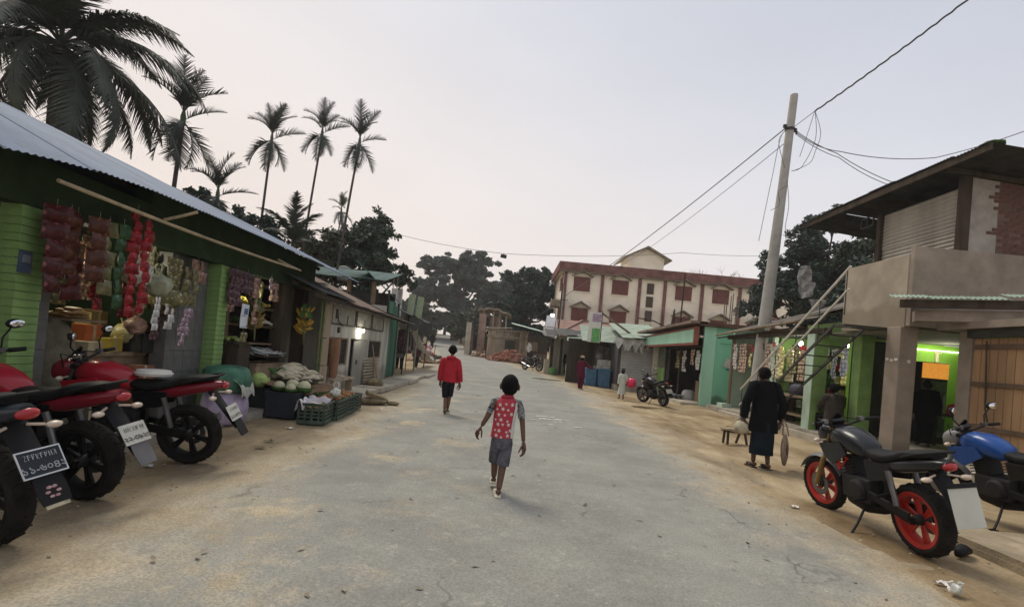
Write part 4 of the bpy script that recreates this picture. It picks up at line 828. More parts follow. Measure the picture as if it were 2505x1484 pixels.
hd = part('header', MB().b(-.31, .31, -.335, -.302, 1.56, 1.93), mat('orange_header', (.85, .33, .05), .4, emit=.7, var=.5, scale=12), fr_)
part('handle', MB().b(.22, .25, -.37, -.34, .6, 1.2), SIL, fr_)
tl = thing('tube_light', 'thin white light strip with a bracket on the lime wall', 'light', (11.0, 12.95, 2.45))
part('tube', MB().tube([(-.9, 0, 0), (.55, 0, 0)], .012, 6), mat('lit_tube', (1, .97, .85), .3, emit=6, var=.02), tl); part('bracket', MB().box((.0, .01, -.04), (.14, .05, .08)).box((-.03, .01, -.18), (.07, .05, .2)), mat('cream_bracket', (.7, .65, .4), .5), tl)
bulb(tl, (-.2, -.5, -.12), 16, (1, .97, .78), .25)
ps = thing('wall_poster', 'small pale portrait poster on the lime wall beside the fridge', 'poster', (10.86, 12.985, 1.62))
part('sheet', MB().box((0, 0, 0), (.2, .01, .62)), mat('green_poster_paper', (.30, .42, .22), .8, var=.2, scale=8), ps); part('figure', MB().ball((0, -.012, .06), (.08, .008, .1), 8, 6).box((0, -.012, -.15), (.14, .008, .12)).box((0, -.008, -.27), (.12, .006, .02)), mat('poster_ink', (.06, .09, .06), .8), ps)
single('shop_table', MB().b(-.4, .4, -.4, .4, .7, .75).b(-.36, -.31, -.36, -.31, 0, .7).b(.31, .36, -.36, -.31, 0, .7).b(-.36, -.31, .31, .36, 0, .7).b(.31, .36, .31, .36, 0, .7), DARKW, 'dark table standing in the lime shop behind the column', 'table', (10.35, 11.4, .16))
sack('red bag of goods lying on the dark table in the lime shop', (10.2, 11.4, .91), (.34, .4, .26), 12, mat('red_goods', (.45, .04, .05), .6, var=.3, scale=9), name='red_bag', cat='bag')
single('white_notice', MB().box((0, 0, 0), (.22, .015, .28), (.2, .25, 0)), mat('notice_paper', (.55, .58, .52), .7), 'white card leaning against the dark table leg in the lime shop', 'card', (10.0, 10.97, .66))
# ---------------------------------------------------------------- right: snack shop with the bright bulb
ss = thing('snack_shop', 'open fronted snack shop with lime walls under a rusty tin awning behind the stairs', 'shop', (8.6, 15, 0))
MINTP = mat('pale_mint_paint', (.40, .52, .42), .8, var=.14, scale=2.2)
p3 = wpart('pillar', MB().b(7.78, 8.14, 12.9, 13.22, .05, 2.6), GRN, ss, bev=.008); wpart('pillar_face', MB().b(7.765, 7.779, 12.9, 13.22, .05, 2.6), MINTP, ss)
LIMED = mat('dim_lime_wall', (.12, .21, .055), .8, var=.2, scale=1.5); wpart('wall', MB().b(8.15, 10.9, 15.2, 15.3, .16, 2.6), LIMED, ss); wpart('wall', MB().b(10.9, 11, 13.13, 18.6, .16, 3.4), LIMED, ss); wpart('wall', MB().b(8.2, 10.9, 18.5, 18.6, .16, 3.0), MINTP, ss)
wpart('beam', MB().b(7.8, 8.0, 12.6, 18.2, 2.6, 2.74), DARKW, ss)
wpart('post', MB().tube([(7.98, 18.1, .0), (8.0, 18.1, 2.72)], .06, 8), WOOD, ss); wpart('post', MB().b(7.95, 8.07, 15.2, 15.32, .16, 2.6), MINTP, ss)
wpart('footing', MB().b(7.72, 8.05, 18.0, 18.45, -.05, .30), MINTP, ss)
AWT = mat('awning_rust_tin', (.17, .15, .125), .75, var=.4, scale=2.5, streak=True)
for k in range(7): wpart('awning_sheet', corr((7.62+.02*(k % 2), 18.35-.78*k, 2.80+.012*(k % 2)+.03*k), (0, -.84, 0), (2.9, 0, .95)), AWT, ss, smooth=30)
wpart('pole', MB().tube([(7.6, 18.7, 2.74), (7.62, 16, 2.86), (7.66, 13.3, 2.96)], .03, 7), WOOD, ss); wpart('pole', MB().tube([(7.75, 18.9, 2.66), (7.72, 13.4, 2.80)], .026, 7), DARKW, ss)
wpart('roof_sheet', corr((7.9, 13.9, 3.12), (0, -1.9, .12), (2.6, 0, 1.1)), mat('grey_old_tin', (.20, .185, .165), .75, var=.3, scale=3, streak=True), ss, smooth=30)
lamp('bright bare bulb hanging at the front of the snack shop', (8.25, 14.35, 2.42), 24, (1, .97, .78), r=.05, em=60, drop=.2)
mjs = [MB().box((0, 0, .07), (.09, .06, .14)).mesh('packet', m) for m in (F_GR, F_SI, F_GO, F_RED)]
sn = 'snack packet strips at the front of the snack shop'
for k, (yy, zt, n_, mm, cols, lb) in enumerate(((17.7, 2.42, 8, F_SI, 2, 'grey silver snack strip beside the wooden awning post'), (17.35, 2.44, 9, F_BR, 3, 'wide tan snack strips hanging longest near the post'), (17.0, 2.44, 9, F_BR, 2, 'tan snack strips to the right of the longest ones'), (16.65, 2.42, 2, F_RED, 1, 'bright red packets hanging level with the tan strips'), (16.6, 2.1, 4, F_YE, 1, 'yellow packets hanging just below the red ones'), (16.25, 2.3, 5, F_GO, 2, 'gold sachets hanging left of the bulb'), (15.9, 2.44, 2, F_DRED, 2, 'dark red packets high under the awning'), (15.6, 2.42, 8, F_BR, 2, 'tan and pale strips behind the stair rail'), (15.2, 2.44, 1, F_RED, 1, 'single red packet highest under the awning by the bulb'), (15.05, 2.35, 9, F_GO, 3, 'gold packet strips directly under the bulb'), (14.7, 2.3, 8, F_YE, 2, 'yellow strips right of the gold ones under the bulb'), (14.1, 2.3, 7, F_OL, 2, 'olive strips at the right of the bulb'))):
    strip(lb, 7.92+.06*(k % 2), yy, zt, n_, .12, .115, .06, mm, group=sn, cols=cols)
for k, (x, yy, zt, n_, w, h, mm, cols, lb) in enumerate(((8.0, 17.9, 2.45, 8, .1, .1, F_BR, 3, 'tan sachets closest to the wooden awning post'), (8.15, 17.2, 2.45, 8, .1, .1, F_BR, 4, 'second layer of tan sachets behind the longest strips'), (8.1, 16.4, 2.45, 7, .09, .1, F_GO, 4, 'gold sachets in the second layer behind the red packets'), (8.2, 15.7, 2.45, 9, .1, .11, F_BR, 4, 'brown sachets in the second layer behind the stair rail'), (8.0, 15.35, 2.4, 8, .1, .1, F_SI, 3, 'silver sachets just left of the bright bulb'), (8.25, 14.8, 2.25, 9, .1, .11, F_GO, 4, 'gold sachets in the second layer under the bright bulb'), (8.3, 14.3, 2.2, 8, .1, .11, F_OL, 4, 'olive sachets in the second layer right of the bulb'), (8.0, 13.8, 2.2, 8, .1, .11, F_BR, 3, 'brown sachets hanging nearest the pale mint pillar'))):
    strip(lb, x, yy, zt, n_, w, h, .05, mm, group=sn, cols=cols, name='sachet_sheet')
sh2_ = shelf('tall wooden shelf of goods inside the snack shop behind the strips', (9.3, 15.0, .16), 1.6, (.4, .8, 1.2, 1.6, 2.0), .35, DARKW, 5, rz=math.pi/2)
for r_ in range(5):
    for i in range(8): q_ = rnd.randrange(4); o = link('packet', mjs[q_]); tag(o, '%s packet, %s from the left on the %s board of the tall snack shop shelf' % (('green', 'silver', 'gold', 'red')[q_], ORD[i], ('lowest', 'second', 'middle', 'fourth', 'top')[r_]), 'packet', 'packets on the tall snack shop shelf'); o.location = (8.65+i*.18, 14.95, .572+.4*r_); o.scale = (1.5, 1.2, 1.6)
strip('blue and white sachet sheet hanging over the seated rider', 8.45, 12.75, 2.34, 7, .10, .115, .03, F_BL, group=sn, cols=3, name='sachet_sheet')
strip('narrow blue striped sachets left of the blue and white sheet', 8.4, 13.05, 2.26, 9, .06, .09, .02, F_BL, group=sn, cols=3, name='sachet_sheet')
strip('silver white sachets hanging left of the blue ones', 8.45, 13.5, 2.3, 5, .10, .13, .05, F_SI, group=sn, cols=2)
for k in range(3): strip('yellow green packets in the back of the snack shop, row %s' % ('nearest', 'middle', 'farthest')[k], 9.6, 13.4+k*.5, 2.2, 6, .15, .15, .06, (F_OL, F_GO, F_YE)[k], group=sn, cols=2)
sn2 = lamp('second bulb inside the lime walled bay behind the seated rider', (9.3, 13.9, 2.45), 6, (1, .95, .7), em=30)
single('snack_counter', MB().b(-.3, .3, -1.1, 1.1, .8, .86).b(-.27, -.2, -1.05, -.98, 0, .8).b(.2, .27, -1.05, -.98, 0, .8).b(-.27, -.2, .98, 1.05, 0, .8).b(.2, .27, .98, 1.05, 0, .8).b(-.25, .25, -1, 1, .3, .34), WOOD, 'wooden stall counter with a low shelf behind the stairs', 'counter', (8.15, 14.3, .1))
sack('dark bundle on the counter behind the stair rails', (8.15, 14.1, .96), (.4, .7, .3), 15, mat('navy_bundle', (.03, .03, .06), .7), name='bundle', cat='bundle')
carton('red orange box at the right end of the snack counter', (8.1, 13.45, .96), (.22, .25, .3), mat('red_orange_box', (.55, .08, .05), .6))
sack('pale sack of grain at the back of the snack shop', (8.9, 16.4, .16), (.5, .5, .7), 17, MATS['cream_sack'])
# steel stairs up to the balcony
st = thing('steel_stairs', 'bare steel stairs with twin handrails rising to the balcony', 'stairs', (7.3, 12.5, 0))
STL = mat('dark_steel', (.035, .033, .03), .55, var=.3); RAILM = mat('bright_steel_tube', (.62, .60, .54), .4, metal=.2, var=.15)
def sp(t, x, dz=0): return Vector((x, 15.0+(10.5-15.0)*t, 2.9*t+dz))
for x in (6.95, 7.62):
    wpart('stringer', MB().bar(sp(0, x), sp(.91, x), .035, .06), STL, st)
    for dz, m_, r in () if x > 7.3 else ((.95, RAILM, .026), (.48, RAILM, .022)): wpart('handrail', MB().tube([sp(0, x, dz), sp(1, x, dz)], r, 8), m_, st, smooth=True)
    for k in range(0 if x > 7.3 else 6): t = .02+k*.192; wpart('baluster', MB().tube([sp(t, x), sp(t, x, .95)], .013, 6), STL, st)
for k in range(11): t = (k+.6)/12.6; p_ = sp(t, 7.32); wpart('tread', MB().b(6.975, 7.595, p_.y-.05, p_.y+.05, p_.z+.0, p_.z+.025), STL, st)
wpart('landing', MB().b(6.95, 7.845, 10.55, 10.92, 2.60, 2.65), STL, st)
# ---------------------------------------------------------------- right: mint green shop
mn = thing('mint_shop', 'mint green shop with a blank mint signboard and open dark front', 'shop', (8, 21, 0))
MINT = mat('mint_wall', (.23, .52, .36), .85, var=.12, scale=1.3, bump=.25, bscale=50, streak=True, grime=((.07, .10, .07), .45, .5, .75)); MINTL = mat('light_mint', (.38, .66, .50), .8, var=.1, scale=1.5, streak=True)
wpart('wall', MB().b(7.6, 11, 19.8, 19.95, -.05, 3.12), MINT, mn)
wpart('wall_strip', MB().b(7.57, 8.04, 19.775, 19.798, -.05, 3.12), MINTL, mn)
wpart('wall_ledge', MB().b(8.25, 10.9, 19.76, 19.798, 2.52, 2.55), MINT, mn)
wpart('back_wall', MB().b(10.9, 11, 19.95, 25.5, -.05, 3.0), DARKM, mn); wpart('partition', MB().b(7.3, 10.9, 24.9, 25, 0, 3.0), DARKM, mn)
wpart('pillar', MB().b(7.0, 7.3, 24.3, 24.62, 0, 2.6), mat('cream_pillar', (.5, .48, .4), .8), mn); wpart('door_leaf', MB().b(7.15, 7.2, 23.2, 24.2, .05, 1.35), GRN, mn); wpart('door_leaf', MB().b(7.15, 7.2, 23.2, 24.2, 1.37, 2.3), mat('old_green_grey', (.12, .14, .10), .8, var=.4, scale=6), mn)
wpart('roof_slab', MB().b(7.3, 11.2, 19.6, 25.4, 3.13, 3.28), mat('maroon_brown_slab', (.12, .065, .05), .85, var=.3, scale=3), mn)
wpart('canopy', MB().add([(6.95, 19.6, 3.2), (6.95, 19.6, 3.3), (6.3, 25.2, 2.92), (6.3, 25.2, 3.02), (7.6, 19.6, 3.2), (7.6, 19.6, 3.3), (7.6, 25.2, 3.0), (7.6, 25.2, 3.1)], [(0, 1, 3, 2), (4, 6, 7, 5), (1, 5, 7, 3), (0, 2, 6, 4), (0, 4, 5, 1), (2, 3, 7, 6)]), RUST, mn)
sg = thing('blank_signboard', 'blank mint signboard with a red brown frame above the mint shop', 'signboard', (6.9, 22, 2.7))
A = Vector((7.18, 19.75, 0)); B = Vector((6.58, 24.5, 0)); d_ = (B-A)
def sq(z0a, z1a, z0b, z1b, o_, t_): return MB().add([A+Vector((o_, 0, z0a)), A+Vector((o_, 0, z1a)), B+Vector((o_, 0, z1b)), B+Vector((o_, 0, z0b)), A+Vector((o_+t_, .0, z0a)), A+Vector((o_+t_, 0, z1a)), B+Vector((o_+t_, 0, z1b)), B+Vector((o_+t_, 0, z0b))], [(0, 1, 2, 3), (4, 7, 6, 5), (0, 4, 5, 1), (3, 2, 6, 7), (1, 5, 6, 2), (0, 3, 7, 4)])
wpart('panel', sq(2.46, 3.0, 2.36, 2.74, 0, .06), MINTL, sg); RBF = mat('red_brown_frame', (.22, .07, .045), .7, var=.25, scale=5)
wpart('frame', sq(2.36, 2.455, 2.27, 2.355, -.03, .14), RBF, sg); wpart('frame', MB().b(7.13, 7.3, 19.62, 19.748, 2.36, 3.08), RBF, sg); wpart('frame', sq(3.005, 3.07, 2.745, 2.81, -.03, .14), RBF, sg)
wpart('soffit', MB().b(7.26, 7.58, 19.78, 24.5, 2.3, 2.34), DARKW, mn)
wpart('awning_pole', MB().tube([(7.3, 21.6, .0), (7.34, 21.6, 2.4)], .03, 7), DARKW, mn)
ny = thing('torn_notice', 'torn pale notice pasted over a blue one on the mint wall', 'notice', (8.75, 19.79, 1.72))
part('paper', MB().box((0, -.012, .0), (.62, .008, .36), (0, .25, 0)), mat('pale_pink_paper', (.52, .47, .44), .8, var=.15, scale=9), ny); part('paper', MB().box((.06, -.004, -.12), (.56, .006, .24), (0, 0, 0)), mat('blue_green_paper', (.05, .20, .22), .8, var=.3, scale=9), ny)
for k, (yy, zz, mm, n_, lb) in enumerate(((20.6, 2.2, F_SI, 6, 'dim strips hanging in the mint shop front near the wall'), (21.2, 2.25, F_BR, 5, 'brown strips hanging in the mint shop by the awning pole'), (22.2, 2.2, F_SI, 7, 'grey strips hanging in the middle of the mint shop front'), (23.0, 2.2, F_OL, 6, 'olive strips hanging at the far side of the mint shop front'))): strip(lb, 7.7, yy, zz, n_, .14, .14, .06, mm, cols=3, group='strips hanging in the mint shop front')
crate('brown wooden chest inside the mint shop by the wall', (8.1, 20.6, 0), (.5, .9, .95), WOOD, solid=True, name='chest', cat='chest')
sack('white bundle heaped on the wooden chest in the mint shop', (8.1, 20.6, .95), (.5, .7, .4), 22, mat('white_bundle', (.45, .44, .42), .9, var=.2), name='bundle', cat='bundle')
sack('white plastic sack on the mint shop floor', (7.9, 21.9, 0), (.6, .6, .5), 23, MATS['white_bundle'])
single('low_table', MB().b(-.2, .2, -1.1, 1.1, .22, .27).b(-.15, -.1, -1, -.9, 0, .22).b(.1, .15, .9, 1, 0, .22).b(-.15, -.1, .9, 1, 0, .22).b(.1, .15, -1, -.9, 0, .22), mat('blue_grey_wood', (.12, .13, .15), .8), 'low blue grey bench along the mint shop doorstep', 'bench', (7.35, 22.5, .0))
struct('mint_step', MB().b(6.9, 7.9, 19.9, 24.7, -.1, .1), PCONC)
# rooftop steel rods and scrap on the mint shop
rr = thing('rebar_cluster', 'cluster of rusty steel rods standing on the mint shop roof', 'rods', (9.3, 21.5, 3.28))
for k in range(6): part('rod', MB().tube([(-.3+.12*k, .1*(k % 2), 0), (-.32+.13*k, .1*(k % 2), 1.5-.2*abs(k-3)*.6)], .022, 5), RUST, rr)
sc2 = thing('iron_mast', 'dark iron mast with a wheel rim on the mint shop roof', 'mast', (7.65, 23, 3.1))
part('mast', MB().tube([(0, 0, 0), (.05, 0, 2.6)], .035, 6), DARKW, sc2); part('stump', MB().tube([(-.35, 0, 0), (-.3, 0, .95)], [.1, .03], 6).box((-.1, 0, .12), (.8, .3, .24)), DARKW, sc2)
part('rim', MB().tube([(.25+.22*math.cos(t), -.05, .45+.22*math.sin(t)) for t in np.linspace(0, 6.283, 17)], .02, 5, cap=False), DARKW, sc2); part('branch', MB().tube([(-.6, 0, .1), (-1.2, .1, .35), (-1.9, .2, .42)], .03, 6), DARKW, sc2)
# ---------------------------------------------------------------- right: shuttered shop, old stalls
SHUT = mat('grey_roller_shutter', (.42, .415, .41), .55, metal=.25, var=.12, scale=2)
shp = thing('shutter_shop', 'closed shop with a wide grey roller shutter facing the road', 'shop', (6.6, 24.9, 0))
wpart('plinth', MB().b(5.35, 7.95, 24.75, 27.5, -.05, .33), CONC, shp)
wpart('wall', MB().b(5.35, 5.5, 24.82, 27.5, .33, 2.5).b(7.76, 7.95, 24.82, 27.5, .33, 2.5).b(5.5, 7.76, 24.82, 27.5, 2.26, 2.5), mat('dark_jamb', (.06, .055, .06), .8), shp)
for k in range(19): wpart('slat', MB().add([(5.52, 24.86, .34+k*.1), (7.74, 24.86, .34+k*.1), (7.74, 24.81, .375+k*.1), (5.52, 24.81, .375+k*.1), (5.52, 24.83, .435+k*.1), (7.74, 24.83, .435+k*.1)], [(0, 1, 2, 3), (3, 2, 5, 4)]), SHUT, shp)
wpart('jamb_paint', MB().b(7.78, 7.92, 24.805, 24.818, .33, 2.3), mat('lilac_cream', (.5, .48, .46), .8), shp)
GRT = mat('green_grey_tin', (.25, .31, .25), .7, metal=.15, var=.25, scale=2, streak=True)
for k in range(7): wpart('roof_sheet', corr((3.7+k*.63, 25.7-.08*k+.2, 2.36+.01*k+.012*(k % 2)), (.7, 0, .0), (.5, 5.2, 1.15)), GRT, shp, smooth=30)
for k in range(4): wpart('roof_sheet', corr((5.4+k*.58, 24.3, 2.62+.02*k+.012*(k % 2)), (.64, 0, .02), (.3, 5.5, 1.05)), GRT, shp, smooth=30)
for k, (x, w_, d_, s_) in enumerate(((5.05, .75, .55, 1), (5.65, .8, .62, 2), (6.25, .5, .4, 3))):
    wpart('torn_flap', MB().shell(lambda u, v: (x+u*w_+.03*math.sin(6*v), 24.5-.12*v+.06*math.sin(7*u+s_), 2.60-v*d_*(.35+.65*abs(((2.3*u+.37*s_) % 1)*2-1))-.25*d_*u*v), 20, 4, .01), mat('torn_pale_tin', (.40, .40, .355), .7, var=.25, scale=3), shp, smooth=True)
wpart('gap_board', MB().b(6.6, 7.6, 24.62, 24.7, 2.3, 2.42), mat('pale_gap_board', (.4, .4, .38), .8), shp)
# older wooden shutter shop with counter, barrels
od = thing('old_shutter_stall', 'old stall with dull wooden shutters left of the roller shutter', 'stall', (5.1, 27.2, .1))
wpart('wall', MB().b(3.2, 5.7, 27.6, 27.7, .1, 2.5), DARKW, od)
OLD = mat('dull_shutter', (.17, .155, .14), .85, var=.3, scale=4)
for x0, x1 in ((4.6, 5.05), (5.1, 5.6)):
    for k in range(12): wpart('slat', MB().box(((x0+x1)/2, 27.0, 1.2+k*.085), (x1-x0, .03, .07), (.3, 0, 0)), OLD, od)
for x in (4.55, 5.07, 5.63): wpart('post', MB().b(x-.03, x+.03, 26.95, 27.05, .1, 2.4), DARKW, od)
wpart('counter', MB().b(4.55, 5.6, 26.5, 27, .15, 1.15), mat('grey_boarding', (.2, .19, .175), .85, var=.3, scale=3), od)
wpart('counter_board', MB().box((5.15, 26.44, 1.22), (1.0, .06, .5), (.08, 0, .03)), mat('mottled_white_board', (.48, .46, .42), .8, var=.35, scale=7), od)
wpart('counter_board', MB().box((5.1, 26.40, .82), (.95, .05, .26)), mat('white_board', (.52, .51, .5), .8), od)
dsh = thing('round_dish', 'round dark metal dish leaning on the old stall counter', 'dish', (4.78, 26.45, 1.62)); part('bowl', MB().lathe([(0, .02), (.12, .03), (.2, .0), (.22, -.05), (.215, -.055), (.19, -.01), (.1, .02)], n=18, axis=(0, -1, .1)), mat('dark_metal_dish', (.12, .12, .12), .4, metal=.6), dsh, smooth=True)
BLU = mat('blue_plastic_drum', (.045, .13, .22), .5, var=.2, scale=4)
for x, y, h, lb in ((4.35, 26.3, .92, 'blue square topped drum, left of the pair by the stall'), (4.95, 25.9, .95, 'blue drum, right of the pair by the stall')):
    o = thing('blue_drum', lb, 'drum', (x, y, zg(y)-.02), rnd.uniform(-.2, .2), 'blue drums')
    part('body', MB().box((0, 0, h/2), (.56, .56, h), taper=1.06), BLU, o, bev=.05); part('rim', MB().box((0, 0, h*.94), (.64, .64, .07)), BLU, o, bev=.02); part('foot', MB().box((0, 0, .05), (.6, .5, .1)), DARKM, o)
gst = thing('lit_green_stall', 'tiny green stall with a lit rack of packets', 'stall', (4.5, 29, .15))
wpart('wall', MB().b(3.95, 5.0, 29.6, 29.68, .15, 2.4), LIME, gst); wpart('wall', MB().b(3.95, 4.02, 28.7, 29.6, .15, 2.4), LIME, gst); wpart('side', MB().b(4.98, 5.04, 28.6, 29.68, .15, 2.4), DARKW, gst)
for k in range(5): wpart('shelf_board', MB().b(4.2, 4.96, 29.2, 29.58, 1.02+k*.25, 1.04+k*.25), mat('white_shelf', (.7, .75, .65), .6), gst)
wpart('counter', MB().b(3.9, 5.0, 28.6, 28.9, .15, 1.1), WOOD, gst)
mj = [MB().box((0, 0, .07), (.09, .06, .14)).mesh('packet', m) for m in (F_GR, F_SI, F_GO, F_WH)]
for k in range(4):
    for i in range(7): q_ = rnd.randrange(4); o = link('packet', mj[q_]); tag(o, '%s packet, %s from the left on the %s lit shelf of the green stall' % (('green', 'silver', 'gold', 'white')[q_], ORD[i], ('lowest', 'second', 'third', 'highest')[k]), 'packet', 'packets on the lit shelves'); o.location = (4.25+i*.1, 29.35, 1.04+k*.25)
lamp('lit bulb under the roof of the tiny green stall', (4.5, 29.0, 2.25), 12, (.9, 1, .75), em=25, r=.04)
shd = thing('grey_lean_to', 'grey board lean to with a dark tin roof beside the tiny green stall', 'shed', (3.3, 33, .25))
for k in range(6): wpart('board', MB().b(2.75+.2*k, 2.94+.2*k, 33.3+rnd.uniform(-.01, .01), 33.33, .2, 2.6), mat('grey_board', (.24, .225, .18), .9, var=.3, scale=4, streak=True) if k % 3 else DARKW, shd)
wpart('wall', MB().b(3.95, 4.0, 30.5, 33.3, .2, 2.4), DARKM, shd)
for k in range(4): wpart('roof_sheet', corr((2.3+.62*k, 31.6, 2.68+.02*k+.1*math.sin(k)), (.68, 0, .03), (0, 3.0, .55)), mat('black_tin', (.05, .05, .05), .8), shd, smooth=30)
for k in range(4): wpart('roof_sheet', corr((3.4+.55*k, 30.2, 2.42+.03*k), (.6, 0, .03), (.3, 2.4, .5)), GRT, shd, smooth=30)
single('plastic_chair', MB().b(-.2, .2, -.2, .2, .40, .44).b(-.2, .2, .17, .21, .44, .82).b(-.2, -.17, -.2, -.17, 0, .4).b(.17, .2, -.2, -.17, 0, .4).b(-.2, -.17, .17, .2, 0, .4).b(.17, .2, .17, .2, 0, .4), mat('pale_mint_plastic', (.5, .6, .5), .5), 'pale mint plastic chair before the tiny green stall', 'chair', (3.75, 30.6, zg(30.6)), rz=R(70), bev=.008)
single('stone_block', MB().box((0, 0, .45), (.35, .35, .9)), mat('cream_block', (.42, .39, .30), .9), 'upright cream block at the corner of the grey lean to', 'block', (2.55, 33.2, zg(33)), bev=.02)
o = thing('green_basket', 'green plastic basket on the ground by the grey lean to', 'basket', (2.95, 32.6, zg(32.6))); part('body', MB().lathe([(.18, 0), (.27, .38), (.29, .38), (.2, 0)], n=14), mat('grass_green_plastic', (.10, .26, .09), .6, var=.3, scale=9), o); part('greens', MB().ball((0, 0, .36), (.25, .25, .1), 9, 6, noise=.2), LEAFY, o)
# red brown roofed house behind the stalls
hb = thing('red_roofed_house', 'house with a rusty red hipped tin roof behind the stalls', 'house', (6.3, 40, .4))
wpart('wall', MB().b(3.8, 9.2, 37.5, 42, .3, 3.0), mat('grey_block_wall', (.28, .26, .24), .9), hb)
RRT = mat('red_rust_tin', (.27, .16, .125), .75, var=.22, scale=1.6, streak=True)
for k in range(8): wpart('roof_sheet', corr((3.3+.8*k, 36.6, 3.0+.012*(k % 2)), (.84, 0, 0), ((.25 if k == 0 else 0), 3.2, 1.35)), RRT, hb, smooth=30)
wpart('hip_sheet', MB().add([(3.3, 36.6, 3.0), (5.6, 40, 4.45), (3.3, 43, 3.0)], [(0, 1, 2)]), RRT, hb); wpart('ridge_cap', MB().bar((5.5, 39.8, 4.42), (9.9, 39.8, 4.38), .2, .07), RRT, hb); wpart('hip_cap', MB().bar((3.3, 36.6, 3.04), (5.55, 39.8, 4.45), .14, .06), RRT, hb)
# tall banner sign, two panel board, street lamp, bare pole
bn = thing('banner_sign', 'tall narrow white banner with pink heading and green lower half on a slanting bar', 'banner', (4.17, 25.3, 2.3), R(-8))
part('board', MB().box((0, 0, .75), (.62, .04, 1.5)), mat('banner_white', (.62, .62, .55), .7, var=.12, scale=5), bn)
part('heading', MB().box((.08, -.024, 1.22), (.42, .006, .42)), mat('banner_lilac', (.45, .36, .44), .7, var=.3, scale=9), bn)
part('picture', MB().box((.08, -.024, .36), (.40, .006, .68)), mat('banner_green', (.12, .36, .12), .7, var=.4, scale=7), bn)
tx = MB(); g = random.Random(4)
for r_ in range(4):
    x = -.1
    while x < .26: w_ = g.uniform(.03, .07); tx.box((x, -.03, 1.36-r_*.09), (w_, .004, .035)); x += w_+.02
part('lettering', tx, mat('banner_ink', (.18, .08, .16), .7), bn); part('post', MB().box((.33, .0, .5), (.04, .06, 2.2)), DARKW, bn); part('brace', MB().bar((.3, .1, 1.5), (2.6, 1.2, .2), .08), RUST, bn)
tb = thing('panel_board', 'two white panels stacked in a black frame on a thin post', 'signboard', (2.75, 36, zg(36)))
part('post', MB().tube([(-.3, 0, 0), (-.3, 0, 3.9)], .03, 6).tube([(.38, 0, 0), (.38, 0, 3.6)], .03, 6), DARKW, tb)
for z0, z1 in ((2.45, 3.08), (3.12, 3.9)): part('panel', MB().box((.04, -.03, (z0+z1)/2), (.66, .03, z1-z0), (0, .05, 0)), mat('bluish_white_panel', (.56, .57, .62), .6, var=.05), tb)
fr = MB()
for z_ in (2.43, 3.1, 3.92): fr.box((.04, -.02, z_), (.74, .05, .035), (0, .05, 0))
part('frame', fr, DARKW, tb)
for k, (x, y, z, lb) in enumerate(((2.45, 35.8, 3.15, 'white rag tied to the left edge of the two panel board'), (1.5, 37.5, 1.9, 'white cloth tag hanging before the timber shed'), (2.85, 35.8, 4.25, 'small white tag flying above the two panel board'))):
    single('white_rag', MB().shell(lambda u, v: ((u-.5)*.35+.06*math.sin(7*v+k), .05*math.sin(9*u), (.5-v)*(.7-.3*k*(k == 2))*(.6+.4*math.sin(3*u+k))), 5, 6, .01), mat('soiled_white_cloth', (.55, .53, .5), .9, var=.15), lb, 'rag', (x, y, z), smooth=True)
sl = thing('street_lamp', 'thin black street lamp with a glowing head by the corner of the big school', 'lamp', (3.3, 35.2, zg(35.2)))
part('pole', MB().tube([(.0, 0, 0), (.02, 0, 6.2)], .05, 8), mat('black_steel', (.02, .02, .021), .5), sl); part('cross_bar', MB().tube([(-.35, 0, 5.05), (.5, 0, 5.05)], .025, 6), DARKW, sl)
part('arm', MB().tube([(.01, 0, 2.5), (-.05, -.05, 3.4), (-.25, -.1, 3.75), (-.42, -.1, 3.85)], .02, 6), DARKW, sl); part('lamp_head', MB().ball((-.5, -.1, 3.9), (.15, .13, .10), 10, 7), mat('lit_lamp_head', (1, .98, .92), .3, emit=12, var=.02), sl, smooth=True)
bulb(sl, (-.5, -.3, 3.75), 5, (1, .97, .9), .1)
single('bare_pole', MB().tube([(0, 0, 0), (.1, 0, 6.8)], [.10, .07], 8), mat('grey_pole', (.30, .29, .25), .9), 'plain grey concrete pole standing before the left end of the school', 'pole', (4.3, 45.5, zg(45)))
# ---------------------------------------------------------------- school
CREAM = mat('cream_wash', (.80, .735, .61), .9, var=.14, scale=.5, bump=.1, grime=((.33, .29, .22), 6.2, .8, .35)); MAR = mat('maroon_paint', (.18, .088, .078), .9, var=.4, scale=1.4); MARW = mat('maroon_shutter', (.145, .045, .038), .7, var=.2, scale=2)
HOODM = mat('mossy_hood', (.22, .19, .145), .95, var=.35, scale=3)
sc = thing('school_building', 'three storey cream building with maroon shutters and a gabled roof house', 'building', (14, 48, .7), 0)
SX0, SX1, SY = 4.6, 27.0, 48.0
wpart('wall', MB().b(SX0, SX1, SY, SY+9, .3, 9.75), CREAM, sc)
wpart('ground_band', MB().b(SX0-.03, SX1, SY-.03, SY+.0, .3, 3.9), mat('grey_dado', (.26, .245, .23), .9, var=.2, scale=1), sc)
wpart('parapet', MB().b(SX0-.35, SX1+.4, SY-.45, SY-.25, 9.62, 10.42), MAR, sc); wpart('parapet', MB().b(SX0-.55, SX0-.352, SY-.45, SY+9, 9.62, 10.42), MAR, sc); wpart('roof_slab', MB().b(SX0-.345, SX1+.4, SY-.245, SY+9, 9.755, 9.95), CREAM, sc); wpart('eave_slab', MB().b(SX0-.5, SX1+.4, SY-.4, SY, 9.5, 9.615), HOODM, sc)
for x in (4.75, 8.27, 11.84, 14.25, 17.8, 21.4, 24.8): wpart('pilaster', MB().b(x-.15, x+.15, SY-.13, SY-.035, 3.9 if x > 5 else 3.4, 9.49), MAR, sc)
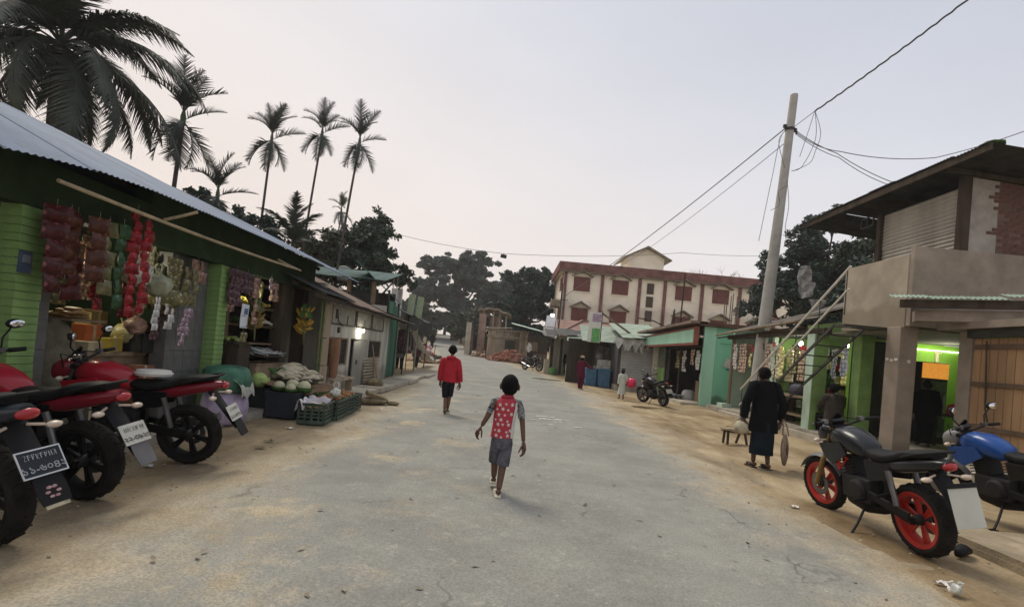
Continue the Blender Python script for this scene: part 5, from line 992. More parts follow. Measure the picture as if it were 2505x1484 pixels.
wpart('pilaster', MB().b(SX0-.09, SX0-.005, SY+.4, SY+.6, 3.4, 9.49), MAR, sc); wpart('shutter', MB().b(SX0-.06, SX0, SY+1.6, SY+3.0, 7.95, 9.2), MARW, sc); wpart('shutter', MB().b(SX0-.06, SX0, SY+1.6, SY+3.0, 5.0, 6.2), MARW, sc)
wpart('side_balcony', MB().b(SX0-.9, SX0-.01, SY+1.2, SY+3.4, 6.3, 6.9), HOODM, sc)
def hood_win(x, z):
    w = wpart('window', MB().b(x-.78, x+.78, SY-.06, SY-.005, z-1.37, z), MARW, sc)
    for k in range(4): wpart('shutter_leaf', MB().b(x-.74+.37*k+.015, x-.74+.37*(k+1)-.015, SY-.085, SY-.062, z-1.33, z-.04), MARW, w)
    wpart('sill', MB().b(x-.9, x+.9, SY-.09, SY-.01, z-1.44, z-1.375), CREAM, w)
    wpart('gable', MB().add([(x-.72, SY-.05, z+.05), (x+.72, SY-.05, z+.05), (x, SY-.05, z+.52)], [(0, 1, 2)]), CREAM, w)
    wpart('hood', MB().bar((x-1.0, SY-.3, z+.02), (x+.03, SY-.3, z+.6), .6, .08).bar((x+1.0, SY-.3, z+.02), (x-.03, SY-.302, z+.6), .6, .08), HOODM, w)
for x in (6.35, 10.0, 16.05, 19.6, 23.1):
    for z in (9.15, 6.2): hood_win(x, z)
VENT = mat('brown_lattice', (.11, .085, .06), .85, var=.3, scale=6)
for z in (9.1, 7.85, 6.5, 5.2):
    v_ = wpart('vent', MB().b(12.55, 13.2, SY-.03, SY-.005, z-1.0, z), DARKM, sc); lt = MB()
    for k in range(6): lt.b(12.55, 13.2, SY-.06, SY-.032, z-.98+k*.185, z-.90+k*.185)
    for k in range(4): lt.b(12.55+k*.2, 12.6+k*.2, SY-.075, SY-.062, z-1, z)
    wpart('lattice', lt, VENT, v_)
rh = wpart('roof_house', MB().add([(10.9, SY+1.5, 9.95), (14.4, SY+1.5, 9.95), (14.4, SY+1.5, 11.9), (12.6, SY+1.5, 12.75), (10.9, SY+1.5, 11.9), (10.9, SY+5, 9.95), (14.4, SY+5, 9.95), (14.4, SY+5, 11.9), (12.6, SY+5, 12.75), (10.9, SY+5, 11.9)], [(0, 1, 2, 3, 4), (9, 8, 7, 6, 5), (0, 4, 9, 5), (1, 6, 7, 2)]), CREAM, sc)
wpart('roof', MB().bar((12.6, SY+3.1, 12.85), (10.2, SY+3.1, 11.55), 4.4, .12).bar((12.6, SY+3.102, 12.85), (15.0, SY+3.1, 11.65), 4.4, .12), HOODM, rh)
# ---------------------------------------------------------------- timber shed, rubble and ruin at the bend
tsd = thing('timber_shed', 'weathered plank shed with a pale green tin roof at the bend of the road', 'shed', (-.5, 46, .65))
g = random.Random(31); GB = [mat('silver_plank', (.27, .235, .18), .9, var=.3, scale=3, streak=True), mat('brown_plank', (.17, .125, .085), .9, var=.3, scale=3, streak=True), PALEW]
x = -2.0
while x < 1.6:
    w_ = g.uniform(.16, .3); wpart('plank', MB().b(x, x+w_-.02, 45.9+g.uniform(0, .05), 45.98, .6, 3.3+g.uniform(-.12, .12)), g.choice(GB), tsd); x += w_
for z_, x0, x1 in ((2.75, -2.1, 1.6), (3.35, -2.2, 1.7), (1.2, -2, .2)): wpart('rail', MB().b(x0, x1, 45.8, 45.89, z_-.1, z_+.1), GB[0], tsd)
wpart('wall', MB().b(1.6, 3.4, 44.8, 44.9, .5, 3.1), DARKW, tsd); wpart('wall', MB().b(-2.1, -2.0, 46, 50, .6, 3.4), DARKW, tsd); wpart('doorway', MB().b(-.4, .5, 45.86, 45.89, .7, 2.5), DARKM, tsd); wpart('side_board', MB().b(1.62, 2.5, 44.7, 44.79, 1.7, 2.5).b(2.2, 3.3, 44.72, 44.79, .6, 1.5), GB[1], tsd)
for k in range(5): wpart('roof_sheet', corr((.1+.68*k, 44.2, 3.92-.12*k+.012*(k % 2)), (.74, 0, -.13), (-.1, 3.6, .3)), mat('mint_white_tin', (.40, .52, .44), .6, metal=.1, var=.12, scale=2), tsd, smooth=30)
for k in range(3): wpart('roof_sheet', corr((-2.3+.8*k, 45.6, 3.42+.06*k), (.86, 0, .05), (0, 3, .2)), GB[0], tsd, smooth=30)
rn = thing('ruined_house', 'ruined brick house with bare posts and a slipping thatch behind the plank shed', 'ruin', (-3, 51, .8))
wpart('wall', MB().b(-4.3, -3.9, 50.2, 54, .7, 3.4), mat('old_pink_brick', (.27, .19, .155), .95, var=.35, scale=2.5), rn); wpart('wall', MB().b(-3.2, -2.5, 50.4, 50.8, .7, 5.0), MATS['old_pink_brick'], rn); wpart('wall', MB().b(-2.2, -1.0, 52, 52.3, .7, 5.0), MATS['old_pink_brick'], rn); wpart('pier', MB().b(-4.35, -3.85, 49.8, 50.19, .7, 4.0), mat('pale_pier', (.40, .36, .29), .9, var=.25, scale=2), rn)
for x in (-2.9, -1.9, -1.3, -.6): wpart('post', MB().b(x, x+.16, 51, 51.16, .7, 5.4), GB[0], rn)
wpart('thatch', MB().shell(lambda u, v: (-3.4+3.3*u, 50.6+2.6*v, 5.35+.25*math.sin(4*u)-.2*v+.05*math.sin(23*u)), 18, 5, .16).jit(.04), mat('grey_thatch', (.24, .20, .155), .95, var=.35, scale=5), rn)
rubble('big heap of broken red brick at the roadside before the plank shed', 'brick_heap', 'rubble', (.15, 44.2), 2.0, 1.3, 1.15, 240, (BR1, BR2, BR1), (.34, .16, .12), 8)
rubble('grey brown broken brick heap at the left of the big red one', 'brick_heap', 'rubble', (-2.1, 48.6), 1.5, 1.2, .6, 90, (BR2, HUSK), (.34, .16, .12), 9)
crate('dark crate of scrap between the brick heap and the parked motorcycle', (1.75, 42.8, zg(42.8)), (.9, .7, .6), DARKW, name='scrap_crate'); single('plank_pile', MB().b(-.7, .7, -.3, .3, 0, .1).b(-.6, .7, -.25, .25, .2, .28).b(-.7, .6, -.28, .28, .4, .5).b(-.6, -.5, -.2, .2, .1, .2).b(.5, .6, -.2, .2, .1, .2).b(-.6, -.5, -.2, .2, .28, .4).b(.5, .6, -.2, .2, .28, .4), GB[1], 'low stack of boards in front of the dark scrap crate', 'boards', (1.75, 41.2, zg(41.2)))
# far stalls under the big tree
for k, (x, y, w_, c, lb) in enumerate(((-4.6, 90, 6, GB[0], 'far open stall with a low pale roof under the big tree'), (-3.8, 72, 5, GB[1], 'far low brown shed right of the rising road'), (-27, 112, 7, GB[1], 'far dark shed left of the crest of the road'))):
    o = thing('far_shed', lb, 'shed', (x, y, zg(y))); part('wall', MB().b(-w_/2, w_/2, 0, 3, 0, 1.9), DARKW, o); part('roof', corr((-w_/2-.4, -.6, 2.0), (w_+.8, 0, 0), (0, 4.2, .8), per=.3, amp=.04), c, o)
    for q in range(3): part('post', MB().b(-w_/2+q*w_/2-.07, -w_/2+q*w_/2+.07, -.5, -.36, 0, 2.1), GB[0], o)
# ---------------------------------------------------------------- trees and palms
BARK = mat('tree_bark', (.075, .06, .047), .95, var=.35, scale=4, bump=.5); PBARK = mat('palm_bark', (.085, .07, .06), .95, var=.3, scale=6, bump=.4)
def leafmat(n_, c): return mat(n_, c, .65, var=.45, scale=1.2)
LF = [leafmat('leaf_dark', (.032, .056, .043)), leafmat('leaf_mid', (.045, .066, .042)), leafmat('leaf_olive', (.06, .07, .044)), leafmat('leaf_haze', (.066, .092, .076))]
def quads(name, P, A, B, m):                       # P centres, A/B half axes; leaf shaped rhombs of four corners
    n_ = len(P); V = np.empty((n_, 4, 3)); V[:, 0] = P-A; V[:, 1] = P+B*.9-A*.1; V[:, 2] = P+A; V[:, 3] = P-B*.9-A*.1
    me = bpy.data.meshes.new(name); me.vertices.add(n_*4); me.vertices.foreach_set('co', V.reshape(-1)); me.loops.add(n_*4); me.loops.foreach_set('vertex_index', np.arange(n_*4, dtype=np.int32))
    me.polygons.add(n_); me.polygons.foreach_set('loop_start', np.arange(0, n_*4, 4, dtype=np.int32)); me.polygons.foreach_set('loop_total', np.full(n_, 4, dtype=np.int32)); me.materials.append(m); me.update(calc_edges=True); me.validate(); return me
def tree(label, loc, h, clumps, leaf, n_, m, seed, trunk_r=.25, cat='tree', fork=.4, flat=.8):
    """clumps: (x, y, z, radius) of foliage masses relative to the foot"""
    g2 = np.random.default_rng(seed); rr = random.Random(seed); o = thing('tree', label, cat, loc)
    fz = h*fork; tb_ = MB().tube([(0, 0, -.3), (.05, .03, fz*.5), (.1, -.05, fz)], [trunk_r*1.2, trunk_r, trunk_r*.8], 9)
    part('trunk', tb_, BARK, o, smooth=True); lm = MB(); pts = []; rad = []
    for c in clumps:
        c3 = Vector(c[:3]); mid = Vector((.1, -.05, fz)).lerp(c3, .5)+Vector((rr.uniform(-.2, .2), rr.uniform(-.2, .2), -.12*h*.3))
        lm.tube([(.1, -.05, fz-.1), mid, c3], [trunk_r*.55, trunk_r*.3, trunk_r*.08], 6)
        for k in range(7):
            d = Vector((rr.gauss(0, 1), rr.gauss(0, 1), rr.gauss(0, .8))).normalized()*c[3]*rr.uniform(.5, .98); d.z *= flat
            lm.tube([c3.lerp(mid, .3), c3+d*.5+Vector((0, 0, .1)), c3+d], [trunk_r*.13, trunk_r*.08, trunk_r*.03], 4); pts.append(c3+d); rad.append(c[3]*.34)
            for q in range(3):
                e = d+Vector((rr.gauss(0, 1), rr.gauss(0, 1), rr.gauss(0, .7)))*c[3]*.3; pts.append(c3+e); rad.append(c[3]*.25)
    part('limbs', lm, BARK, o)
    pts = np.array([tuple(p) for p in pts]); rad = np.array(rad); w_ = rad**1.6; idx = g2.choice(len(pts), n_, p=w_/w_.sum())
    d = g2.normal(size=(n_, 3)); d /= np.linalg.norm(d, axis=1)[:, None]; rr_ = g2.random(n_)**.45
    P = pts[idx]+d*(rad[idx]*rr_)[:, None]*np.array([1, 1, flat])
    A = g2.normal(size=(n_, 3)); A[:, 2] = A[:, 2]*.6-.35; A /= np.linalg.norm(A, axis=1)[:, None]; Bv = np.cross(A, g2.normal(size=(n_, 3))); Bv /= np.linalg.norm(Bv, axis=1)[:, None]
    s_ = leaf*g2.uniform(.6, 1.4, n_)[:, None]
    part_ = link('crown', quads('crown', P, A*s_, Bv*s_*.55, m), o); part_['kind'] = 'stuff'; return o
def clumpset(seed, n_, rx, ry, z0, z1, r0, r1, cx=0, cy=0):
    g2 = random.Random(seed); out_ = []
    for i in range(n_):
        a = i*2.4+g2.uniform(-.4, .4); r = math.sqrt((i+.5)/n_); t = g2.random()
        k = 1-.45*abs(2*t-.7); out_.append((cx+math.cos(a)*r*rx*k, cy+math.sin(a)*r*ry*k, z0+(z1-z0)*t, g2.uniform(r0, r1)))
    return out_
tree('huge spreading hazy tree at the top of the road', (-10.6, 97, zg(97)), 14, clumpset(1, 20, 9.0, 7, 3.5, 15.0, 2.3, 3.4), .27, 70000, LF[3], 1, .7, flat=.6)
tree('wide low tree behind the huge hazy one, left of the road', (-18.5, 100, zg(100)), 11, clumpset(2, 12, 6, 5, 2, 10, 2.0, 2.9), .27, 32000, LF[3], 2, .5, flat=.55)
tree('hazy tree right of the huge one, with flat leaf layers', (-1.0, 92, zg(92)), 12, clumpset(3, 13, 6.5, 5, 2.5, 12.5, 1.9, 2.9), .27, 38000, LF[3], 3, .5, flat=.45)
tree('dense dark green tree beside the left end of the school', (1.3, 58, zg(58)), 10, clumpset(4, 14, 3.6, 3.2, 1.8, 8.2, 1.5, 2.2)+[(-.2, 0, 9.6, 1.3), (1.5, 0, 9.9, 1.2), (-1.6, 0, 8.8, 1.1), (2.6, 0, 8.4, 1.2)],   .20, 34000, LF[0], 4, .35)
tree('bushy mid green tree low behind the plank shed', (-4.8, 68, zg(68)), 6, clumpset(5, 9, 4, 3, 1.2, 4.6, 1.2, 1.9), .27, 7000, LF[2], 5, .3)
tree('low dark thicket left of the rising road', (-13.5, 72, zg(72)), 5, clumpset(6, 9, 3.4, 4, 1.0, 5.2, 1.1, 1.8), .27, 6000, LF[2], 6, .25)
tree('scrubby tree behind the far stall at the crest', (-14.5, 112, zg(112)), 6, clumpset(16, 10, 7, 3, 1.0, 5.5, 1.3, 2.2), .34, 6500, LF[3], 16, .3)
tree('large dark tree behind the concrete pole', (18.3, 31, 0), 12, clumpset(7, 15, 3.3, 3.2, 4.2, 9.6, 1.3, 2.0)+[(1.0, 0, 11.3, 1.1), (.2, .5, 11.0, 1.0)], .125, 42000, LF[0], 7, .35)
tree('leafy tree with open twigs behind the two storey building', (19.0, 27.5, 0), 11, clumpset(8, 12, 2.6, 2.6, 3.5, 9.4, 1.0, 1.6), .12, 20000, LF[1], 8, .25)
tree('dark tree filling the gap beside the two storey building', (16.8, 23.5, 0), 7, clumpset(18, 9, 2.3, 2.0, 2.0, 6.2, 1.0, 1.4), .12, 14000, LF[0], 18, .2)
bt = thing('bare_tree', 'leafless grey tree showing over the school roof', 'tree', (27, 70, 1.3)); lm = MB(); g = random.Random(9)
def twig(p, d, l_, r, k):
    q = p+d*l_; lm.tube([p, p.lerp(q, .5)+Vector((g.uniform(-.1, .1), 0, g.uniform(-.1, .1)))*l_, q], [r, r*.8, r*.55], 5)
    if k: 
        for _ in range(3): twig(q, (d+Vector((g.uniform(-.9, .9), g.uniform(-.5, .5), g.uniform(-.3, .4)))).normalized(), l_*.68, r*.55, k-1)
twig(Vector((0, 0, 0)), Vector((0, 0, 1)), 8, .25, 0); 
for _ in range(5): twig(Vector((0, 0, 7.8)), Vector((g.uniform(-1, 1), g.uniform(-.4, .4), .7)).normalized(), 3, .12, 3)
part('trunk', lm, mat('grey_bark', (.17, .155, .145), .95), bt)
# left side bushes behind the green shop
tree('dark leafy tree behind the green shop, under the coconut fronds', (-11.2, 16.6, 0), 6, clumpset(10, 9, 1.6, 1.3, 3.0, 5.3, .6, .95), .10, 11000, LF[0], 10, .2)
tree('dense blue green bush tree behind the shop, left of the first betel palm', (-10.4, 20, 0), 6, clumpset(11, 8, 1.2, 1.2, 2.8, 5.2, .65, .95), .10, 11000, LF[0], 11, .2)
tree('sparse reddish leafed tree below the middle betel palm', (-10.3, 26, 0), 7.5, clumpset(12, 9, 1.9, 1.6, 3.2, 6.6, .7, 1.1), .13, 4200, LF[2], 12, .18)
tree('round dark tree behind the roof end, beside the third betel palm', (-7.9, 26.5, 0), 8, clumpset(13, 12, 1.5, 1.4, 3.8, 7.6, .9, 1.25)+[(1.9, 0, 5.0, .7), (2.3, 0, 4.6, .55), (-1.8, 0, 4.6, .8)], .12, 15000, LF[1], 13, .2)
tree('dark shrub tree at the far left behind the ridge of the green shop', (-14.5, 11.5, 0), 6, clumpset(14, 7, 1.8, 1.8, 2.6, 5.0, .7, 1.1), .10, 7000, LF[0], 14, .2)
def frond_mesh(name, ln, n_, lw, ll, droop, up, m, seed, tipk=.35, vee=.35, hang=.5, seg=2):
    g2 = random.Random(seed); mb = MB()
    def rc(t):                                      # rachis in its own X-Z plane
        a = up-droop*t; return a
    pts = [Vector((0, 0, 0))]; N_ = 16
    for i in range(N_): a = rc(i/N_); pts.append(pts[-1]+Vector((math.cos(a), 0, math.sin(a)))*ln/N_)
    mb.tube(pts, [.03*ln/4*(1-.85*i/N_)+.004 for i in range(N_+1)], 5)
    for i in range(n_):
        t = .12+.88*(i+.5)/n_; k = t*N_; j = min(N_-1, int(k)); p = pts[j].lerp(pts[j+1], k-j); a = rc(t); d = Vector((math.cos(a), 0, math.sin(a)))
        L_ = ll*(math.sin(math.pi*min(1, .18+t*.8))**.7)*g2.uniform(.6, 1.1)*(1 if t < .85 else 1-(t-.85)/.15*(1-tipk))
        for s_ in (-1, 1):
            sd = Vector((.55+.5*t, s_, vee-.2*t)).normalized(); dirv = (d*sd.x+Vector((0, 1, 0))*sd.y+Vector((-d.z, 0, d.x))*sd.z).normalized()
            dirv = (dirv+Vector((g2.uniform(-.1, .1), g2.uniform(-.1, .1), g2.uniform(-.1, .1)))).normalized(); wv = d*lw
            q = p; cur = dirv; vs = [p-wv*.5, p+wv*.5]; fs = []
            for e in range(seg):
                cur = (cur+Vector((0, 0, -hang*(.5+.5*e)))).normalized(); q = q+cur*L_/seg; w2 = wv*(.75 if e < seg-1 else .12); o_ = len(vs); vs += [q-w2*.5, q+w2*.5]; fs.append((o_-2, o_-1, o_+1, o_))
            mb.add(vs, fs)
    return mb.mesh(name, m)
def palm(label, loc, h, trunk_r, fr, n_, els, group, lean=(0, 0), s_=1., seed=0, cat='palm', shaft=None, nuts=False, rzs=None, name='palm_tree', skirt=False):
    g2 = random.Random(seed); o = thing(name, label, cat, loc, 0, group); n2 = 14; pts = [(lean[0]*(i/n2)**1.4, lean[1]*(i/n2)**1.4, h*i/n2) for i in range(n2+1)]
    part('trunk', MB().tube(pts, [trunk_r*(1.25 if i == 0 else 1)*(1-.3*i/n2) for i in range(n2+1)], 8), PBARK, o, smooth=True); top = Vector(pts[-1])
    if shaft: part('crownshaft', MB().tube([top, top+Vector((0, 0, shaft*.6)), top+Vector((0, 0, shaft))], [trunk_r*.95, trunk_r*1.0, trunk_r*.5], 8), mat('crownshaft_green', (.05, .075, .04), .6), o, smooth=True); top = top+Vector((0, 0, shaft*.9))
    if nuts:
        for k in range(9): part('coconut', MB().ball(top+Vector((math.cos(k*2.4)*.25, math.sin(k*2.4)*.25, -.35-.1*(k % 3))), (.11, .11, .14), 8, 6), mat('coconut_husk', (.08, .085, .035), .8), o, smooth=True)
    for k in range(n_):
        a = rzs[k] if rzs and k < len(rzs) else k*2.399+g2.uniform(-.3, .3); el = els(k, n_, g2)
        tk_ = top-Vector((0, 0, .28*s_ if skirt and k >= n_*.5 else 0)); link('frond', fr[k % len(fr)], o, Matrix.Translation(tk_) @ Matrix.Rotation(a, 4, 'Z') @ Matrix.Rotation(-el, 4, 'Y') @ Matrix.Rotation(g2.uniform(-.25, .25), 4, 'X') @ Matrix.Scale(s_*g2.uniform(.78, 1.08), 4))
    return o
PF = leafmat('palm_leaf', (.026, .036, .028)); PF2 = leafmat('palm_leaf_mid', (.038, .047, .034))
CF = [frond_mesh('frond', 4.6, 84, .07, 1.05, dr, up_, PF2, i, vee=.15, hang=.55) for i, (dr, up_) in enumerate(((1.7, .45), (2.0, .5), (1.45, .3)))]
palm('coconut palm with long drooping fronds at the left behind the green shop', (-11.6, 12.6, 0), 8.2, .23, CF, 42, lambda k, n_, g2: R(60)-R(120)*(k/n_)+g2.uniform(-.12, .12), 'coconut palms', (-.5, .3), .86, 1, 'palm', nuts=True, name='coconut_palm')
palm('second coconut palm whose trunk leans at the left frame edge', (-14.0, 11.2, 0), 9.0, .2, CF, 30, lambda k, n_, g2: R(70)-R(125)*(k/n_), 'coconut palms', (-1.6, .2), .9, 2, 'palm', name='coconut_palm')
AF = [frond_mesh('frond', 1.6, 24, .055, .52, dr, up_, PF, 20+i, vee=.6, hang=.1, tipk=.8) for i, (dr, up_) in enumerate(((.9, .2), (1.3, .25), (.6, .1)))]
ael = lambda k, n_, g2: (R(84)-R(62)*(k/(n_*.55)) if k < n_*.55 else R(-28)-R(58)*((k-n_*.55)/(n_*.45)))+g2.uniform(-.15, .15)
for k, (u_, loc, h, s_, lb, ln) in enumerate(((0, (-11.4, 16.4, 0), 7.8, 1.0, 'nearest betel palm, bushy head overlapping the coconut fronds', (.2, 0)), (1, (-10.3, 20, 0), 8.75, .86, 'tall betel palm with a round skirt of dead fronds, leftmost of the three tall ones', (.2, 0)), (2, (-9.3, 21.5, 0), 9.75, .76, 'tallest betel palm, the thin middle one of the three tall ones', (.55, 0)), (3, (-7.4, 20.5, 0), 9.15, .84, 'tall betel palm with ragged fronds, rightmost of the three tall ones', (.6, 0)), (4, (-9.9, 16, 0), 5.3, .78, 'short betel palm close above the green shop roof', (.3, 0)), (5, (-12.0, 33, 0), 9.4, .72, 'small distant betel palm between the tall ones', (.3, 0)))):
    palm(lb, loc, h, .062 if k != 0 else .085, AF, 16 if k != 5 else 13, ael, 'betel palms behind the green shop', ln, s_, 30+k, 'palm', shaft=.45, name='betel_palm', skirt=True)
BF = [frond_mesh('frond', 2.6, 44, .07, .55, 1.5, .5, PF2, 50, vee=.3, hang=.3)]
palm('low young coconut palm with a frond arching over the roof', (-8.5, 19.0, 0), 4.7, .14, BF, 13, lambda k, n_, g2: R(80)-R(75)*(k/n_), 'coconut palms', (.1, 0), .85, 60, 'palm', name='coconut_palm')
# ---------------------------------------------------------------- motorcycles
def ring(x, zc, hw, hh, n=14, pw=.75, dz=0):
    out_ = []
    for j in range(n):
        t = 2*math.pi*j/n; c, s_ = math.cos(t), math.sin(t)
        out_.append((x, hw*math.copysign(abs(c)**pw, c), zc+dz+hh*math.copysign(abs(s_)**pw, s_)))
    return out_
def lofted(secs, **k): return MB().loft([ring(*q, **k) for q in secs])
TYRE = mat('dusty_tyre', (.016, .015, .0135), .85, var=.3, scale=12, bump=.3); BLKP = mat('black_plastic', (.007, .007, .0075), .55, spec=.2, var=.2, scale=8); BLKG = mat('black_gloss', (.006, .006, .0065), .3, coat=.15, spec=.2); SEATM = mat('black_vinyl', (.007, .007, .0075), .6, spec=.2, bump=.15, bscale=90)
STEEL = mat('dull_steel', (.15, .15, .15), .4, metal=.7, var=.25); CHROME = mat('bright_chrome', (.6, .6, .6), .18, metal=.9, var=.05); ENG = mat('engine_grey', (.02, .02, .021), .55, metal=.2, spec=.2, var=.3); LENSR = mat('red_lens', (.35, .015, .02), .25, coat=.3); LENSO = mat('pale_lens', (.55, .45, .36), .3); LENSC = mat('clear_lens', (.5, .52, .55), .15)
MIRR = mat('mirror_glass', (.75, .76, .78), .08, metal=1, var=.02); GOLDF = mat('bronze_fork', (.25, .17, .07), .4, metal=.6)
def glyphs(mb, x0, y0, w, h, n_, y, seed, th=.002):
    """characters of plate numerals as little stroke shapes in the x-z plane"""
    g2 = random.Random(seed); cw = w/n_
    segs = (((0, 0), (0, 1)), ((1, 0), (1, 1)), ((0, 1), (1, 1)), ((0, 0), (1, 0)), ((0, .5), (1, .5)), ((0, 0), (1, 1)), ((0, 1), (1, .5)))
    for i in range(n_):
        for a, b_ in g2.sample(segs, 3):
            mb.bar((x0+cw*(i+.15+.6*a[0]), y, y0+h*a[1]), (x0+cw*(i+.15+.6*b_[0]), y, y0+h*b_[1]), h*.15, th)
def digits(mb, txt, xc, y0, size):
    cu = bpy.data.curves.new('numerals', 'FONT'); cu.body = txt; cu.size = size; cu.align_x = 'CENTER'; cu.extrude = .0006; cu.resolution_u = 2; cu.offset = size*.012
    t = bpy.data.objects.new('numerals', cu); COL.objects.link(t); me = evalmesh0(t); mb.add([(v.co.x+xc, v.co.z, v.co.y+y0) for v in me.vertices], [tuple(p.vertices) for p in me.polygons]); bpy.data.meshes.remove(me); bpy.data.curves.remove(cu)
def evalmesh0(o):
    dg = bpy.context.evaluated_depsgraph_get(); me = bpy.data.meshes.new_from_object(o.evaluated_get(dg)); bpy.data.objects.remove(o); return me
def motorbike(label, loc, rz, tank, rim, panel, lean=-7, steer=12, plate='white', fork=None, fairing=False, muff=STEEL, flap='grey', lid=False, stripe=None, tail=None, mirrors=True, tail_lamp=LENSR, group='motorcycles parked along the street', big=True, num='১২-৬৭৭২'):
    o = thing('motorcycle', label, 'motorcycle', loc, R(rz), group, (R(lean), 0))
    def P(nm, mb, m, par=None, smooth=35, bev=0):
        q = part(nm, mb, m, par or o, smooth, bev); return q
    def wheel(x, r, w, disc, st=0):
        c = (x, 0, r); ax = (0, 1, 0)
        wo = P('tyre', MB().lathe([(r-.075, -w*.42), (r-.045, -w*.52), (r-.018, -w*.44), (r-.003, -w*.24), (r, 0), (r-.003, w*.24), (r-.018, w*.44), (r-.045, w*.52), (r-.075, w*.42)], c, 40, ax, cap=False), TYRE)
        tr = MB()
        for k in range(44):
            a = k*2*math.pi/44; s_ = .6 if k % 2 else -.6; tr.bar((x+(r+.001)*math.cos(a), w*.05, r+(r+.001)*math.sin(a)), (x+(r-.012)*math.cos(a+.05), w*.43*(1 if s_ > 0 else -1), r+(r-.012)*math.sin(a+.05)), .014, .008)
        if big: P('tread', tr, TYRE, wo, False)
        wr = P('rim', MB().lathe([(r-.105, -w*.36), (r-.07, -w*.46), (r-.064, -w*.42), (r-.085, -w*.2), (r-.09, 0), (r-.085, w*.2), (r-.064, w*.42), (r-.07, w*.46), (r-.105, w*.36), (r-.115, 0), (r-.105, -w*.36)], c, 36, ax, cap=False), rim, wo)
        sp_ = MB()
        for k in range(6):
            a = k*math.pi/3+.3
            for d in (-.10, .10): sp_.bar((x+.04*math.cos(a), 0, r+.04*math.sin(a)), (x+(r-.10)*math.cos(a+d), 0, r+(r-.10)*math.sin(a+d)), .022, .03)
        P('spokes', sp_, rim, wo)
        P('hub', MB().lathe([(.0, -.075), (.03, -.075), (.045, -.05), (.05, 0), (.045, .05), (.03, .075), (0, .075)], c, 16, ax), ENG, wo)
        P('brake_disc', MB().lathe([(.07, disc*.06), (.125, disc*.06), (.125, disc*.064), (.07, disc*.064), (.07, disc*.06)], c, 24, ax, cap=False), STEEL, wo)
        if st: wo.matrix_local = Matrix.Translation((1.15, 0, 0)) @ Matrix.Rotation(R(st), 4, 'Z') @ Matrix.Translation((-1.15, 0, 0))
        return wo
    wheel(0, .31, .135, -1); fw = wheel(1.33, .30, .10, 1, steer)
    SM = Matrix.Translation((1.15, 0, 0)) @ Matrix.Rotation(R(steer), 4, 'Z') @ Matrix.Translation((-1.15, 0, 0))
    def PS(nm, mb, m, par=None, smooth=35, bev=0):      # parts that turn with the handlebar
        q = P(nm, mb, m, par, smooth, bev); q.matrix_local = SM if par is None else Matrix.Identity(4); return q
    fm = fork or STEEL
    for s_ in (-1, 1):
        PS('fork_leg', MB().tube([(1.335, s_*.095, .30), (1.20, s_*.095, .62)], [.028, .028], 10).tube([(1.20, s_*.095, .60), (1.05, s_*.095, .97)], .02, 10), fm)
        P('swingarm', MB().bar((-.03, s_*.10, .31), (.47, s_*.11, .40), .035, .06), BLKP); P('shock', MB().tube([(.12, s_*.12, .40), (.2, s_*.12, .70)], .025, 8), STEEL)
    PS('triple_clamp', MB().box((1.06, 0, .93), (.08, .26, .04), (0, -.3, 0)).box((1.12, 0, .78), (.08, .26, .04), (0, -.3, 0)), BLKP)
    PS('front_fender', MB().shell(lambda u, v: (1.33+.335*math.cos(R(25+125*u)), (v-.5)*.13*(1-.3*abs(u-.5)), .30+.335*math.sin(R(25+125*u))-.03*(2*v-1)**2), 14, 6, .006), panel if fork is None else mat('grey_fender', (.11, .11, .115), .5), None, 60)
    # frame, engine, exhaust
    P('frame', MB().tube([(1.02, 0, .9), (.8, 0, .80), (.5, 0, .72), (.1, 0, .76), (-.2, 0, .80)], .026, 8).tube([(1.02, 0, .86), (.92, 0, .5), (.84, 0, .3), (.5, 0, .26), (.44, 0, .5), (.5, 0, .72)], .022, 8), fm if False else BLKP)
    en = P('engine', MB().box((.66, 0, .42), (.40, .26, .24)).box((.80, 0, .62), (.17, .18, .22), (0, .25, 0)), ENG, None, False, .02)
    fn_ = MB()
    for k in range(6): fn_.box((.795+.006*k, 0, .54+.032*k), (.21, .23, .011), (0, .25, 0))
    P('cooling_fins', fn_, ENG, en); P('engine_cover', MB().lathe([(.11, 0), (.11, .02), (.08, .045), (0, .05)], (.6, .13, .42), 18, (0, 1, 0)), ENG, en); P('engine_cover', MB().lathe([(.11, 0), (.11, .02), (.08, .045), (0, .05)], (.62, -.13, .42), 18, (0, -1, 0)), ENG, en)
    P('exhaust', MB().tube([(.88, -.06, .60), (.98, -.09, .5), (.93, -.12, .32), (.75, -.14, .24), (.45, -.15, .27), (.3, -.16, .31)], .022, 8).tube([(.32, -.165, .31), (.2, -.17, .35), (-.12, -.19, .44), (-.2, -.19, .46)], [.035, .055, .058, .045], 12), muff)
    P('chain_cover', MB().box((.22, .125, .38), (.5, .02, .07), (0, -.12, 0)), BLKP, None, False, .008)
    for s_ in (-1, 1): P('foot_peg', MB().tube([(.5, s_*.1, .36), (.5, s_*.26, .35)], .016, 6).tube([(.22, s_*.1, .48), (.2, s_*.24, .47)], .014, 6), BLKP)
    P('kickstand', MB().tube([(.56, .10, .27), (.5, .24, .12), (.47, .33, .035)], .013, 6).box((.46, .345, .03), (.07, .05, .012)), BLKP)
    P('belly_pan', lofted([(.42, .27, .07, .05), (.6, .25, .10, .07), (.82, .30, .11, .09), (.92, .36, .07, .07)]), BLKP)
    # tank, shrouds, seat, tail
    tk = P('tank', lofted([(.52, .80, .07, .05), (.56, .81, .11, .08), (.66, .84, .135, .11), (.80, .87, .155, .125), (.93, .885, .155, .115), (1.02, .87, .12, .085), (1.06, .85, .07, .05)], n=18), tank, None, 60)
